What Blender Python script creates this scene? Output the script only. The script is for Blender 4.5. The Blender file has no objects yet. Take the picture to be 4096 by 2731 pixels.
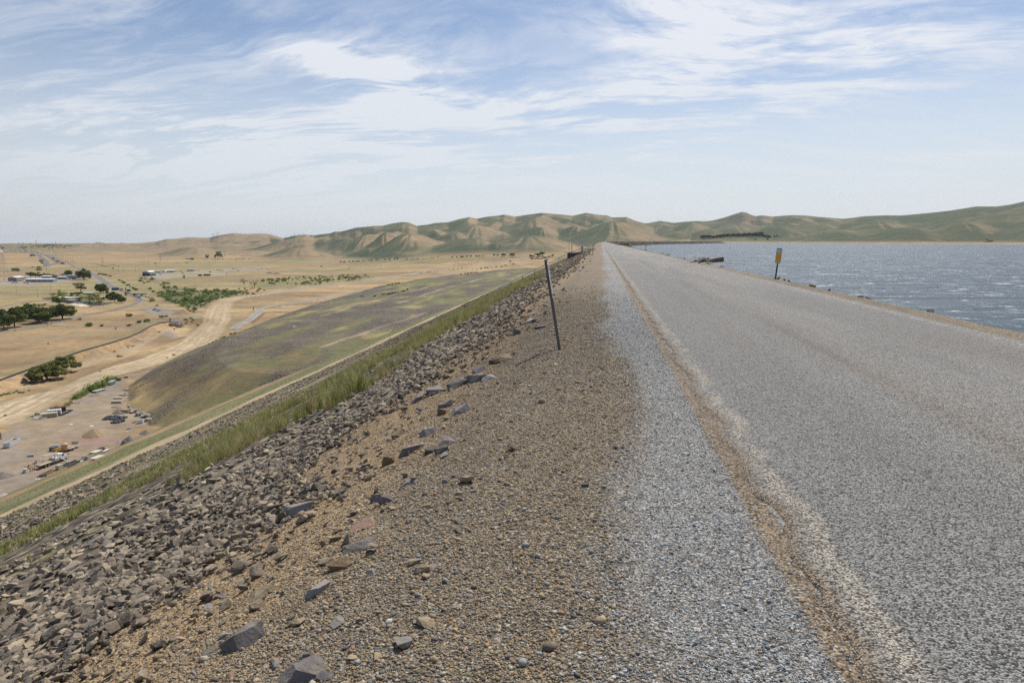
import bpy, math, random
import numpy as np
from mathutils import Vector, Matrix
R = math.radians
random.seed(7); rng = np.random.default_rng(7)
scene = bpy.context.scene

# ------------------------------------------------------------------ camera
CAMZ = 1.65
PITCH = math.atan(0.1474); YAW = math.atan(0.13*math.cos(PITCH))
cd = bpy.data.cameras.new('camera'); cam = bpy.data.objects.new('camera', cd)
scene.collection.objects.link(cam); scene.camera = cam
cd.sensor_width = 36; cd.lens = 24.0; cd.clip_start = 0.05; cd.clip_end = 80000
cam.location = (0, 0, CAMZ); cam.rotation_euler = (math.pi/2-PITCH, 0, YAW)

# ------------------------------------------------------------------ sun, sky, exposure
SUN_EL, SUN_AZ = R(53), R(17)          # azimuth from +Y towards +X
sd = bpy.data.lights.new('sun', 'SUN'); so = bpy.data.objects.new('sun', sd)
scene.collection.objects.link(so)
sd.energy = 4.1; sd.angle = R(0.55); sd.color = (1.0, 0.95, 0.87)
sdir = Vector((math.sin(SUN_AZ)*math.cos(SUN_EL), math.cos(SUN_AZ)*math.cos(SUN_EL), math.sin(SUN_EL)))
so.rotation_euler = (-sdir).to_track_quat('-Z', 'Y').to_euler()
scene.view_settings.view_transform = 'Standard'; scene.view_settings.look = 'None'
scene.view_settings.exposure = 0.08; scene.view_settings.gamma = 1.0
scene.cycles.use_denoising = False
scene.cycles.sample_clamp_indirect = 4.0
scene.cycles.max_bounces = 6; scene.cycles.volume_bounces = 0
scene.cycles.diffuse_bounces = 2; scene.cycles.glossy_bounces = 2
scene.cycles.volume_step_rate = 4.0

class NT:
    """small helper for node trees"""
    def __init__(s, tree): s.t = tree; s.n = tree.nodes; s.l = tree.links
    def node(s, typ, **kw):
        n = s.n.new(typ)
        for k, v in kw.items(): setattr(n, k, v)
        return n
    def set(s, sock, v):
        if isinstance(v, bpy.types.NodeSocket): s.l.new(v, sock)
        elif v is not None: sock.default_value = v
    def math(s, op, a, b=None, c=None, clamp=False):
        n = s.node('ShaderNodeMath', operation=op, use_clamp=clamp)
        s.set(n.inputs[0], a)
        if b is not None: s.set(n.inputs[1], b)
        if c is not None: s.set(n.inputs[2], c)
        return n.outputs[0]
    def vmath(s, op, a, b=None):
        n = s.node('ShaderNodeVectorMath', operation=op)
        s.set(n.inputs[0], a)
        if b is not None: s.set(n.inputs[1], b)
        return n.outputs['Value'] if op in ('DOT_PRODUCT', 'LENGTH') else n.outputs[0]
    def ramp(s, f, lo, hi, a=0.0, b=1.0):
        n = s.node('ShaderNodeMapRange', interpolation_type='SMOOTHSTEP')
        s.set(n.inputs[0], f); s.set(n.inputs[1], lo); s.set(n.inputs[2], hi); s.set(n.inputs[3], a); s.set(n.inputs[4], b)
        return n.outputs[0]
    def mix(s, f, a, b, blend='MIX'):
        n = s.node('ShaderNodeMix', data_type='RGBA', blend_type=blend)
        s.set(n.inputs[0], f)
        s.set(n.inputs[6], a if isinstance(a, bpy.types.NodeSocket) else (*a[:3], 1))
        s.set(n.inputs[7], b if isinstance(b, bpy.types.NodeSocket) else (*b[:3], 1))
        return n.outputs[2]
    def noise(s, v, scale, detail=4, rough=0.55, dist=0.0):
        n = s.node('ShaderNodeTexNoise'); s.set(n.inputs['Vector'], v)
        n.inputs['Scale'].default_value = scale; n.inputs['Detail'].default_value = detail
        n.inputs['Roughness'].default_value = rough; n.inputs['Distortion'].default_value = dist
        return n.outputs['Fac']
    def mapping(s, v, loc=(0,0,0), rot=(0,0,0), scale=(1,1,1)):
        n = s.node('ShaderNodeMapping'); s.set(n.inputs[0], v)
        n.inputs[1].default_value = loc; n.inputs[2].default_value = rot; n.inputs[3].default_value = scale
        return n.outputs[0]

# camera basis only used to survey where things of the photograph stand
_f = np.array([-math.sin(YAW)*math.cos(PITCH), math.cos(YAW)*math.cos(PITCH), -math.sin(PITCH)])
_r = np.array([math.cos(YAW), math.sin(YAW), 0.0])
_u = np.cross(_r, _f)
def ray(px, py):
    d = _f + _r*((px-2048)/2731.0) + _u*((1365.5-py)/2731.0)
    return d/np.linalg.norm(d)

w = bpy.data.worlds.new('World'); scene.world = w; w.use_nodes = True
N = NT(w.node_tree); N.n.clear()
out = N.node('ShaderNodeOutputWorld'); bg = N.node('ShaderNodeBackground')
N.l.new(bg.outputs[0], out.inputs[0])
tc = N.node('ShaderNodeTexCoord'); D = N.node('ShaderNodeVectorMath', operation='NORMALIZE')
N.l.new(tc.outputs['Generated'], D.inputs[0]); Dv = D.outputs[0]
sky = N.node('ShaderNodeTexSky', sky_type='NISHITA', sun_disc=False)
sky.sun_elevation = SUN_EL; sky.sun_rotation = SUN_AZ; sky.altitude = 100
sky.air_density = 1.0; sky.dust_density = 0.6; sky.ozone_density = 2.2
sep = N.node('ShaderNodeSeparateXYZ'); N.l.new(Dv, sep.inputs[0])
el = sep.outputs[2]
zz = N.math('ADD', N.math('MAXIMUM', el, 0.0), 0.20)
flat = N.node('ShaderNodeCombineXYZ')
N.set(flat.inputs[0], N.math('DIVIDE', sep.outputs[0], zz)); N.set(flat.inputs[1], N.math('DIVIDE', sep.outputs[1], zz))
P = flat.outputs[0]
wp = N.node('ShaderNodeTexNoise'); N.l.new(P, wp.inputs['Vector']); wp.inputs['Scale'].default_value = 0.45; wp.inputs['Detail'].default_value = 3
warp = N.vmath('ADD', P, N.mapping(wp.outputs['Color'], loc=(-0.6, -0.6, 0), scale=(1.2, 1.2, 0)))
cir = N.noise(N.mapping(warp, rot=(0, 0, R(22)), scale=(0.8, 2.6, 1)), 1.5, 9, 0.6, 0.35)
fine = N.noise(N.mapping(warp, rot=(0, 0, R(35)), scale=(1.5, 4.2, 1)), 3.2, 8, 0.66, 0.5)
tex = N.math('ADD', N.math('MULTIPLY', cir, 0.62), N.math('MULTIPLY', fine, 0.38))
tex = N.ramp(tex, 0.37, 0.68)
acc = None
# (display x, y, half width, half height, tilt degrees, weight) of the cloud banks
for (bx, by, a, b, tilt, wt) in [(820,168,100,26,-18,1.7),(905,215,80,44,-40,1.7),(1010,215,190,30,-8,.45),(760,300,420,60,8,.55),(480,345,360,55,2,.75),
        (1560,35,210,55,-4,.9),(1590,135,80,36,20,1.3),(1470,100,70,50,-50,.45),(1660,215,360,50,4,.42),(2050,50,380,75,8,.8),(2150,365,300,26,4,.62),
        (1350,265,420,55,2,.36),(380,45,560,80,-3,.45),(120,220,320,85,-4,.5),(1150,330,420,90,0,.36),(1480,345,70,12,24,.35),(2000,190,330,55,8,.32),
        (980,120,160,60,25,.3),(300,430,600,40,0,.5),(1500,440,500,24,2,.6),(2050,420,360,22,-2,.5),(820,400,420,34,4,.6)]:
    c = ray(bx*1.7415, by*1.7415); tt = R(tilt)
    rr = np.array([c[1], -c[0], 0]); rr /= np.linalg.norm(rr); uu = np.cross(rr, c)
    r2 = rr*math.cos(tt)+uu*math.sin(tt); u2 = -rr*math.sin(tt)+uu*math.cos(tt)
    k = 1568.0/np.dot(c, _f)
    du = N.math('MULTIPLY', N.vmath('DOT_PRODUCT', Dv, tuple(r2)), k/a)
    dv = N.math('MULTIPLY', N.vmath('DOT_PRODUCT', Dv, tuple(u2)), k/b)
    s2 = N.math('ADD', N.math('MULTIPLY', du, du), N.math('MULTIPLY', dv, dv))
    g = N.math('MULTIPLY', N.math('POWER', 2.718, N.math('MULTIPLY', s2, -0.6)), wt)
    acc = g if acc is None else N.math('ADD', acc, g)
cov = N.math('ADD', N.math('MULTIPLY', acc, N.math('ADD', N.math('MULTIPLY', tex, 1.5), 0.06)), N.math('MULTIPLY', tex, 0.16))
cov = N.math('MULTIPLY', N.math('MINIMUM', cov, 1.0), 0.88, clamp=True)
veil = N.math('MULTIPLY', N.ramp(el, 0.0, 0.30, 0.92, 0.0), N.math('ADD', N.math('MULTIPLY', tex, 0.42), 0.68))
cov = N.math('MAXIMUM', cov, veil, clamp=True)
cov2 = N.math('SUBTRACT', 1.0, N.math('MULTIPLY', N.math('SUBTRACT', 1.0, cov), N.math('SUBTRACT', 1.0, N.math('MULTIPLY', veil, 0.55))))
CL = N.mix(N.ramp(el, 0.02, 0.32), (8.5, 9.0, 9.6), (10.0, 10.25, 10.8))
near_sun = N.ramp(N.vmath('DOT_PRODUCT', Dv, tuple(sdir)), -0.35, 0.55, 0.42, 1.0)
cc_ = N.node('ShaderNodeVectorMath', operation='SCALE'); N.set(cc_.inputs[0], CL); N.set(cc_.inputs['Scale'], near_sun); CL = cc_.outputs[0]
skyc = N.mix(1.0, sky.outputs[0], (1.06, 1.06, 1.10), 'MULTIPLY')
col = N.mix(cov2, skyc, CL)
N.l.new(col, bg.inputs[0]); bg.inputs[1].default_value = 0.082

# ------------------------------------------------------------------ numpy noise
def _h(ix, iy, s):
    n = (ix.astype(np.int64)*374761393 + iy.astype(np.int64)*668265263 + s*1274126177) & 0x7fffffff
    n = ((n ^ (n >> 13))*1274126177) & 0x7fffffff
    return ((n ^ (n >> 16)) & 0xffff)/65535.0
def vnoise(x, y, s=0):
    x = np.asarray(x, float); y = np.asarray(y, float)
    ix = np.floor(x); iy = np.floor(y); fx = x-ix; fy = y-iy
    fx = fx*fx*(3-2*fx); fy = fy*fy*(3-2*fy)
    a = _h(ix, iy, s); b = _h(ix+1, iy, s); c = _h(ix, iy+1, s); d = _h(ix+1, iy+1, s)
    return a+(b-a)*fx+(c-a)*fy+(a-b-c+d)*fx*fy
def fbm(x, y, o=4, s=0, g=0.5):
    t = 0; a = 1; n = 0
    for k in range(o):
        t = t+a*vnoise(np.asarray(x)*2**k+17.3*k, np.asarray(y)*2**k-9.1*k, s+k); n += a; a *= g
    return t/n
def sst(a, b, x):
    t = np.clip((x-a)/(b-a), 0, 1); return t*t*(3-2*t)

# ------------------------------------------------------------------ the lie of the land
VZ = -78.0; WZ = -7.35
def crest_c(y): return 1.5e-4*np.maximum(y-800, 0)**2
PX = np.array([-60., -8.2, -7.75, -7.4, -7.0, -0.2, 0.9, 1.8, 6.3, 45.9, 74, 78, 143, 147, 186, 230])
PZ = np.array([-20., -0.38, -.02, .03, -0.02, 0, -.02, -.25, -2.15, -21.85, -33.0, -34.2, -60.8, -61.8, -78, -96])
def prof(xp): return np.interp(xp, PX, PZ)
# toe berm outline
def gnd(px, py, z=VZ):
    d = ray(px, py); t = (z-CAMZ)/d[2]; return np.array([d[0]*t, d[1]*t])
BERM = np.array([np.array([-118., 252.])]+[gnd(*p) for p in [(598,1703),(545,1660),(504,1618),(513,1546),(560,1510),(620,1470),(700,1428),(804,1386),(1000,1311),(1219,1240),(1400,1190),(1600,1150),(2003,1097)]] + [np.array([-100., 1500.]), np.array([-100., 260.])])
def poly_in(x, y, poly):
    x = np.asarray(x); ins = np.zeros(x.shape, bool); n = len(poly)
    for i in range(n):
        x1, y1 = poly[i]; x2, y2 = poly[(i+1) % n]
        if y1 == y2: continue
        c = ((y1 > y) != (y2 > y)) & (x < (x2-x1)*(y-y1)/(y2-y1)+x1); ins ^= c
    return ins
def pl_dist(x, y, pts, closed=False):
    x = np.asarray(x, float); best = np.full(x.shape, 1e9); n = len(pts)
    for i in range(n if closed else n-1):
        ax, ay = pts[i]; bx, by = pts[(i+1) % n]; dx, dy = bx-ax, by-ay; L = dx*dx+dy*dy+1e-9
        t = np.clip(((x-ax)*dx+(y-ay)*dy)/L, 0, 1)
        best = np.minimum(best, np.hypot(x-ax-t*dx, y-ay-t*dy))
    return best
def prange(px, py):  # image column/row -> polar azimuth of column (used only to survey)
    d = ray(px, py); return math.atan2(d[0], d[1])
def az_of(px, py=963): return prange(px, py)

# hills: (px, py of the top, half width left, half width right, distance, depth towards us, depth behind)
HILLS = [
 (1636,933,150,190,3000,700,500),(1819,931,150,80,3400,600,500),(1904,905,150,150,3750,700,500),(1889,953,210,130,2650,420,420),
 (2112,942,210,240,2650,500,500),(1985,974,60,190,2350,160,300),(2150,876,160,190,3950,700,500),(2166,913,110,120,3450,500,500),
 (2461,887,210,230,3300,700,600),(2300,905,120,140,3500,500,500),(2759,890,120,110,4300,700,400),(2823,917,110,90,3700,400,400),(2690,925,90,110,3700,400,400),
 (3100,904,160,130,3700,700,400),(3235,893,70,100,4200,500,300),(3290,896,100,80,4000,500,300),(2940,900,170,190,4100,900,400),
 (3485,885,260,200,3600,800,500),(3615,910,240,260,2750,500,400),(3809,884,200,230,3050,600,500),(4030,857,270,330,3500,700,500),(4230,875,230,300,2600,500,500),
 (3330,920,200,260,3100,500,400),
 (1202,989,165,130,3300,420,400),(1351,967,130,110,4200,500,500),(1213,952,230,150,4700,600,500),(1308,960,90,170,4450,500,400),
 (1480,994,95,230,3000,300,400),(1640,1000,180,150,2850,250,300),(787,985,170,130,4000,700,500),(1000,1003,140,170,3900,500,400),(405,963.5,52,52,7600,500,700),
 (1470,940,90,120,3900,600,300),(1395,955,110,110,4000,600,400),(1550,930,90,110,3500,500,400),(1740,925,60,90,3900,500,300),(1990,905,90,110,4100,500,300)]
SIL = np.array([(-700,974),(300,974),(560,972),(600,968),(622,966),(668,956),(711,954),(758,948),(804,951),(838,951),(872,942),(918,935),(940,933),(966,935),(1000,936),(1040,934),(1079,937),(1136,953),(1159,947),(1181,942),(1223,938),(1253,942),
 (1283,937),(1319,934),(1340,927),(1366,926),(1395,919),(1423,911),(1468,907),(1495,904),(1534,903),(1570,894),(1610,888),(1636,890),(1670,904),(1689,901),(1712,899),(1742,892),(1795,889),(1840,876),(1878,869),(1910,875),(1946,868),(2000,862),(2016,858),
 (2062,867),(2110,859),(2166,852),(2250,859),(2288,864),(2342,852),(2400,861),(2427,862),(2444,870),(2504,869),(2538,883),(2578,894),(2610,889),(2640,884),(2695,892),(2740,887),(2785,884),(2817,886),(2850,882),(2895,870),(2930,858),(2963,848),
 (2980,851),(2997,859),(3018,865),(3044,862),(3087,867),(3130,863),(3172,861),(3220,863),(3269,868),(3370,876),(3453,865),(3540,862),(3595,863),(3714,852),(3793,843),(3892,827),(3971,827),(4030,819),(4096,804),(4200,792),(4400,800),(4700,820),(5400,850)], float)
SILA = np.array([az_of(p[0]) for p in SIL])
# height per metre of range at the crest
def tanel(px, py):
    d = ray(px, py); return d[2]/math.hypot(d[0], d[1])
SILT = np.array([tanel(*p) for p in SIL])
SILD = np.interp(SIL[:, 0], [-700,1100,1180,1500,2550,2620,3400,3500,4200,5400], [7000,6300,5300,4700,4600,5200,5000,4600,4000,4000])
SHX = [(2200,969),(2853,970.3),(3200,971.3),(3600,973),(4096,975.7),(4700,979),(5400,983)]
SHA = np.array([az_of(*p) for p in SHX]); SHR = np.array([np.linalg.norm(gnd(p[0], p[1], WZ)) for p in SHX])
def bumps(az, r, wx, wy):
    """height above the base given by the hill list, smooth maximum"""
    tot = np.zeros_like(az); 
    for i, (px, py, wl, wr, Dh, df, db) in enumerate(HILLS):
        a0 = az_of(px); dpx = math.cos(a0+YAW)**2/2731.0
        u = (az-a0+ (wx-.5)*0.02)/np.where(az < a0, wl*dpx, wr*dpx)
        v = (r-Dh+(wy-.5)*260)/np.where(r < Dh, df, db)
        m = (abs(u) < 1.25) & (v > -1.3) & (v < 2.6)
        g = np.exp(-(np.abs(u)**2.3)*1.9)*np.exp(-(np.abs(v)**2.2)*1.7)
        zt = CAMZ+tanel(px, py)*Dh
        tot = np.maximum(tot, np.where(m, (zt)*0+g, 0)*0)
        yield g, zt
CANAL = None
def valley_base(x, y, az, r):
    z = np.full(x.shape, VZ)
    ramp = sst(1450, 2500, r)*sst(az_of(1250), az_of(2050), az)*50
    z = z+ramp
    z = z+(fbm(x/420, y/420, 3, 5)-.5)*10*sst(1100, 2400, r)
    z = z+9*np.exp(-((r-9000)/1500)**2)*0
    return z
def relief(x, y):
    x = np.asarray(x, float); y = np.asarray(y, float)
    az = np.arctan2(x, y); r = np.hypot(x, y)
    cx = crest_c(np.minimum(y, 2400))
    left = (x < cx+0) | ((y > 2400) & (az < az_of(2760)))
    base = valley_base(x, y, az, r)
    shr = np.interp(az, SHA, SHR)
    rb = WZ+np.where(r < shr, -np.minimum((shr-r)*.05, 7), np.minimum((r-shr)*.035, 24))+(fbm(x/150, y/150, 3, 9)-.5)*6*sst(60, 400, r-shr)
    base = np.where(left, base, rb)
    # merge where the dam meets the hills
    k = sst(az_of(2560), az_of(2760), az)*sst(2200, 2600, r)
    base = np.where(left, base*(1-k)+np.maximum(base, -3)*k, base)
    z = base.copy()
    wx = fbm(x/700, y/700, 2, 21); wy = fbm(x/600+5, y/600, 2, 31)
    acc = np.zeros_like(z)
    far = r > 1700
    if far.any():
        A = az[far]; Rr = r[far]; B = base[far]; WX = wx[far]; WY = wy[far]; p = 5.0
        s = np.full(A.shape, 0.0)
        X = x[far]; Y = y[far]
        # main range
        Aw = A+(WX-.5)*0.0
        ct = np.interp(Aw, SILA, SILT); cD = np.interp(Aw, SILA, SILD)
        v = (Rr-cD)
        zc = CAMZ+ct*cD
        fr = np.where(v < 0, np.exp(-(np.abs(v)/1050)**1.7), np.exp(-(v/1500)**2))
        low = 1-fr
        warp = (fbm(X/500, Y/500, 3, 44)-.5)*0.10
        spur = np.abs(((A+warp+ v*0.000035)*17 + 2*(fbm(X/900, Y/900, 2, 45)-.5)) % 1 - .5)*2
        spur2 = np.abs(((A-warp*.6 - v*0.00002)*41) % 1 - .5)*2
        cut = (0.14*(spur**1.3)+0.04*spur2)*np.clip(low*3.2, 0, 1)*np.clip(fr*2.2, 0, 1)
        h = (zc-B)*fr*(1-cut)
        h = h+(fbm(X/170, Y/170, 3, 47)-.5)*6*np.clip(fr*2, 0, 1)*np.clip(low*4+.12, 0, 1)
        s += np.maximum(h, 0)**p
        for i, (px, py, wl, wr, Dh, df, db) in enumerate(HILLS):
            a0 = az_of(px); dpx = math.cos(a0+YAW)**2/2731.0
            bend = (Rr-Dh)*0.000018*(1 if i % 2 else -1)
            u = (A-a0+(WX-.5)*0.03*np.clip(np.abs(Rr-Dh)/df, 0, 1)+bend)
            u = u/np.where(u < 0, wl*dpx, wr*dpx)
            vv = (Rr-Dh+(WY-.5)*120)/np.where(Rr < Dh, df, db)
            g = np.exp(-(np.abs(u)**2.1)*1.7)*np.exp(-(np.abs(vv)**2.0)*1.6)
            hh = (CAMZ+tanel(px, py)*Dh-B)*g
            ang = np.arctan2(vv, u); gul = np.abs((ang*(1.9+.35*(i % 3))+1.2*(WX-.5)*3+i) % 1-.5)*2; gul2 = np.abs((ang*4.3+2*WY+i*.3) % 1-.5)*2
            hh = hh*(1-(.045*gul+.02*gul2)*4*g*(1-g))
            hh = hh*(1+ (fbm(X/260+i, Y/260, 2, 60)-.5)*.14*np.clip((1-g)*2, 0, 1))
            s += np.maximum(hh, 0)**p
        hh = s**(1/p)
        acc[far] = hh
        z[far] = B+hh
    return z, acc
# canal / trench beside the black pipe, and the berm at the toe
def W2(pts, z=VZ): return [tuple(gnd(a, b, z)) for a, b in pts]
PIPE = W2([(-60,1545),(0,1523),(120,1478),(250,1432),(340,1402),(440,1374),(510,1352),(560,1331),(600,1306),(640,1293),(684,1289)])
def side(x, y, pts):
    """signed distance: positive on the right-hand/dam side of the line"""
    best = np.full(np.shape(x), 1e9); sg = np.zeros(np.shape(x))
    for i in range(len(pts)-1):
        ax, ay = pts[i]; bx, by = pts[i+1]; dx, dy = bx-ax, by-ay; L = dx*dx+dy*dy
        t = np.clip(((x-ax)*dx+(y-ay)*dy)/L, 0, 1); d = np.hypot(x-ax-t*dx, y-ay-t*dy)
        c = np.sign(-(dx*(y-ay)-dy*(x-ax))); m = d < best
        best = np.where(m, d, best); sg = np.where(m, c, sg)
    return best*sg
MOUNDS = []   # (x, y, radius, height)
def zvalley(x, y):
    z, h = relief(x, y)
    x = np.asarray(x, float); y = np.asarray(y, float); r = np.hypot(x, y)
    near = (r < 1600) & (x < 0)
    if near.any():
        X = x[near]; Y = y[near]; Z = z[near]
        s = side(X, Y, PIPE)
        tr = sst(1.5, 9, s)*(1-sst(30, 48, s))*3.6
        Z = Z-tr
        # erosion gullies in the bank
        Z = Z-(fbm(X/3.5, Y/3.5, 2, 71)-.5)*2.0*sst(1, 4, s)*(1-sst(9, 13, s))
        ins = poly_in(X, Y, BERM); d = pl_dist(X, Y, BERM[:14])*ins
        bz = VZ+np.minimum(d/2.7, 16.5)+np.clip(d-45, 0, 100)*.035+(fbm(X/26, Y/26, 3, 72)-.5)*2.2*np.clip(d/20, 0, 1)
        Z = np.where(ins, np.maximum(Z, bz), Z)
        for (mx, my, mr, mh) in MOUNDS:
            q = np.hypot(X-mx, Y-my)/mr
            q = q*(0.85+0.3*fbm(X/3+mx, Y/3, 2, 5))
            Z = Z+mh*np.clip(1-q, 0, 1)**.85
        z[near] = Z
    return z, h
def zdam(x, y):
    cx = crest_c(y); xp = -(x-cx)
    z = prof(xp)
    z = z+(fbm(x/14, y/14, 3, 81)-.5)*.9*sst(9, 40, xp)
    z = z+(fbm(x/1.7, y/1.7, 3, 82)-.5)*.22*sst(1.0, 3.2, xp)
    z = z+(fbm(x/.35, y/.35, 2, 83)-.5)*.035*sst(-1.0, 0.3, xp)*(1-sst(20, 30, xp))
    z = z+(fbm(x/1.2, y/1.2, 2, 84)-.5)*.12*sst(7.2, 8.2, -xp)
    return z
def zall(x, y):
    x = np.atleast_1d(np.asarray(x, float)); y = np.atleast_1d(np.asarray(y, float))
    z, _ = zvalley(x, y)
    m = (y < 2400) & (y > -60)
    zd = np.where(m, zdam(x, y), -1e3)
    return np.maximum(z, zd)
def drop(px, py, tmin=2.0):
    """point of the land seen at a place of the photograph (survey of positions)"""
    d = ray(px, py); t = np.geomspace(tmin, 26000, 420)
    for _ in range(3):
        x = d[0]*t; y = d[1]*t; z = CAMZ+d[2]*t; h = zall(x, y); hit = z < h
        k = int(np.argmax(hit)) if hit.any() else len(t)-1
        t = np.linspace(t[max(k-1, 0)], t[k], 24)
    t_ = t[-1]; p = np.array([d[0]*t_, d[1]*t_]); return Vector((p[0], p[1], float(zall(p[0], p[1])[0])))
# ------------------------------------------------------------------ mesh helpers
def fast_mesh(name, V, F, mats=(), colors=None, extra=None, smooth=False, mi=None):
    V = np.asarray(V, np.float32); F = np.asarray(F, np.int32); k = F.shape[1]; n = len(F)
    me = bpy.data.meshes.new(name)
    me.vertices.add(len(V)); me.vertices.foreach_set('co', V.ravel())
    me.loops.add(n*k); me.loops.foreach_set('vertex_index', F.ravel())
    me.polygons.add(n); me.polygons.foreach_set('loop_start', np.arange(0, n*k, k, dtype=np.int32))
    me.polygons.foreach_set('loop_total', np.full(n, k, np.int32))
    for m in mats: me.materials.append(m)
    if mi is not None: me.polygons.foreach_set('material_index', np.asarray(mi, np.int32))
    me.update(calc_edges=True)
    me.polygons.foreach_set('use_smooth', np.full(n, smooth, bool))
    for nm, arr in (('col', colors), ('mixa', extra)):
        if arr is not None:
            a = me.color_attributes.new(nm, 'FLOAT_COLOR', 'POINT')
            c = np.ones((len(V), 4), np.float32); c[:, :arr.shape[1]] = arr; a.data.foreach_set('color', c.ravel())
    return me
def link(name, me, parent=None):
    o = bpy.data.objects.new(name, me); scene.collection.objects.link(o)
    if parent is not None: o.parent = parent
    return o
def tag(o, label=None, cat=None, group=None, kind=None):
    if label: o['label'] = label
    if cat: o['category'] = cat
    if group: o['group'] = group
    if kind: o['kind'] = kind
    return o
def grid_faces(nr, nc):
    i = np.arange(nr-1)[:, None]*nc+np.arange(nc-1)[None, :]
    return np.stack([i, i+1, i+nc+1, i+nc], -1).reshape(-1, 4)

# ------------------------------------------------------------------ materials
def newmat(name):
    m = bpy.data.materials.new(name); m.use_nodes = True; n = NT(m.node_tree)
    b = n.n['Principled BSDF']; return m, n, b
def plain(name, c, rough=0.7, metal=0.0, var=0.12, vscale=3.0, spec=0.4, rust=0.0):
    m, n, b = newmat(name)
    g = n.node('ShaderNodeTexCoord').outputs['Object']
    f = n.noise(g, vscale, 5, 0.6)
    v = n.math('ADD', n.math('MULTIPLY', f, 2*var), 1-var)
    cc = n.node('ShaderNodeVectorMath', operation='SCALE'); cc.inputs[0].default_value = c[:3]; n.set(cc.inputs['Scale'], v)
    colr = cc.outputs[0]
    if rust: colr = n.mix(n.math('MULTIPLY', n.ramp(n.noise(g, vscale*1.7, 6, .7), .52, .62), rust), colr, (.13, .06, .03))
    n.l.new(colr, b.inputs['Base Color']); b.inputs['Roughness'].default_value = rough; b.inputs['Metallic'].default_value = metal
    b.inputs['Specular IOR Level'].default_value = spec
    return m
def pos(n): return n.node('ShaderNodeNewGeometry').outputs['Position']
def attr(n, nm): return n.node('ShaderNodeVertexColor', layer_name=nm)

def pebble_layer(n, v, scale, base, strength, pal_lo=0.22, pal_hi=1.9):
    """grains: every cell its own tone; returns colour and height"""
    vo = n.node('ShaderNodeTexVoronoi', feature='F1'); n.set(vo.inputs['Vector'], v); vo.inputs['Scale'].default_value = scale
    vo.inputs['Randomness'].default_value = 1.0
    sp = n.node('ShaderNodeSeparateColor'); n.l.new(vo.outputs['Color'], sp.inputs[0])
    val = n.ramp(sp.outputs[0], 0, 1, pal_lo, pal_hi)
    val = n.math('ADD', n.math('MULTIPLY', n.math('SUBTRACT', val, 1.0), strength), 1.0)
    cc = n.node('ShaderNodeVectorMath', operation='SCALE'); n.set(cc.inputs[0], base); n.set(cc.inputs['Scale'], val)
    warm = n.mix(n.math('MULTIPLY', n.ramp(sp.outputs[1], .55, .95), n.math('MULTIPLY', strength, .55)), cc.outputs[0], (.34, .22, .11))
    cool = n.mix(n.math('MULTIPLY', n.ramp(sp.outputs[2], .78, .98), n.math('MULTIPLY', strength, .6)), warm, (.55, .55, .52))
    gap = n.ramp(vo.outputs['Distance'], .42, .72, 1.0, .45)
    gap = n.math('ADD', n.math('MULTIPLY', n.math('SUBTRACT', gap, 1.0), strength), 1.0)
    c2 = n.node('ShaderNodeVectorMath', operation='SCALE'); n.set(c2.inputs[0], cool); n.set(c2.inputs['Scale'], gap)
    return c2.outputs[0], vo.outputs['Distance']

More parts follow.
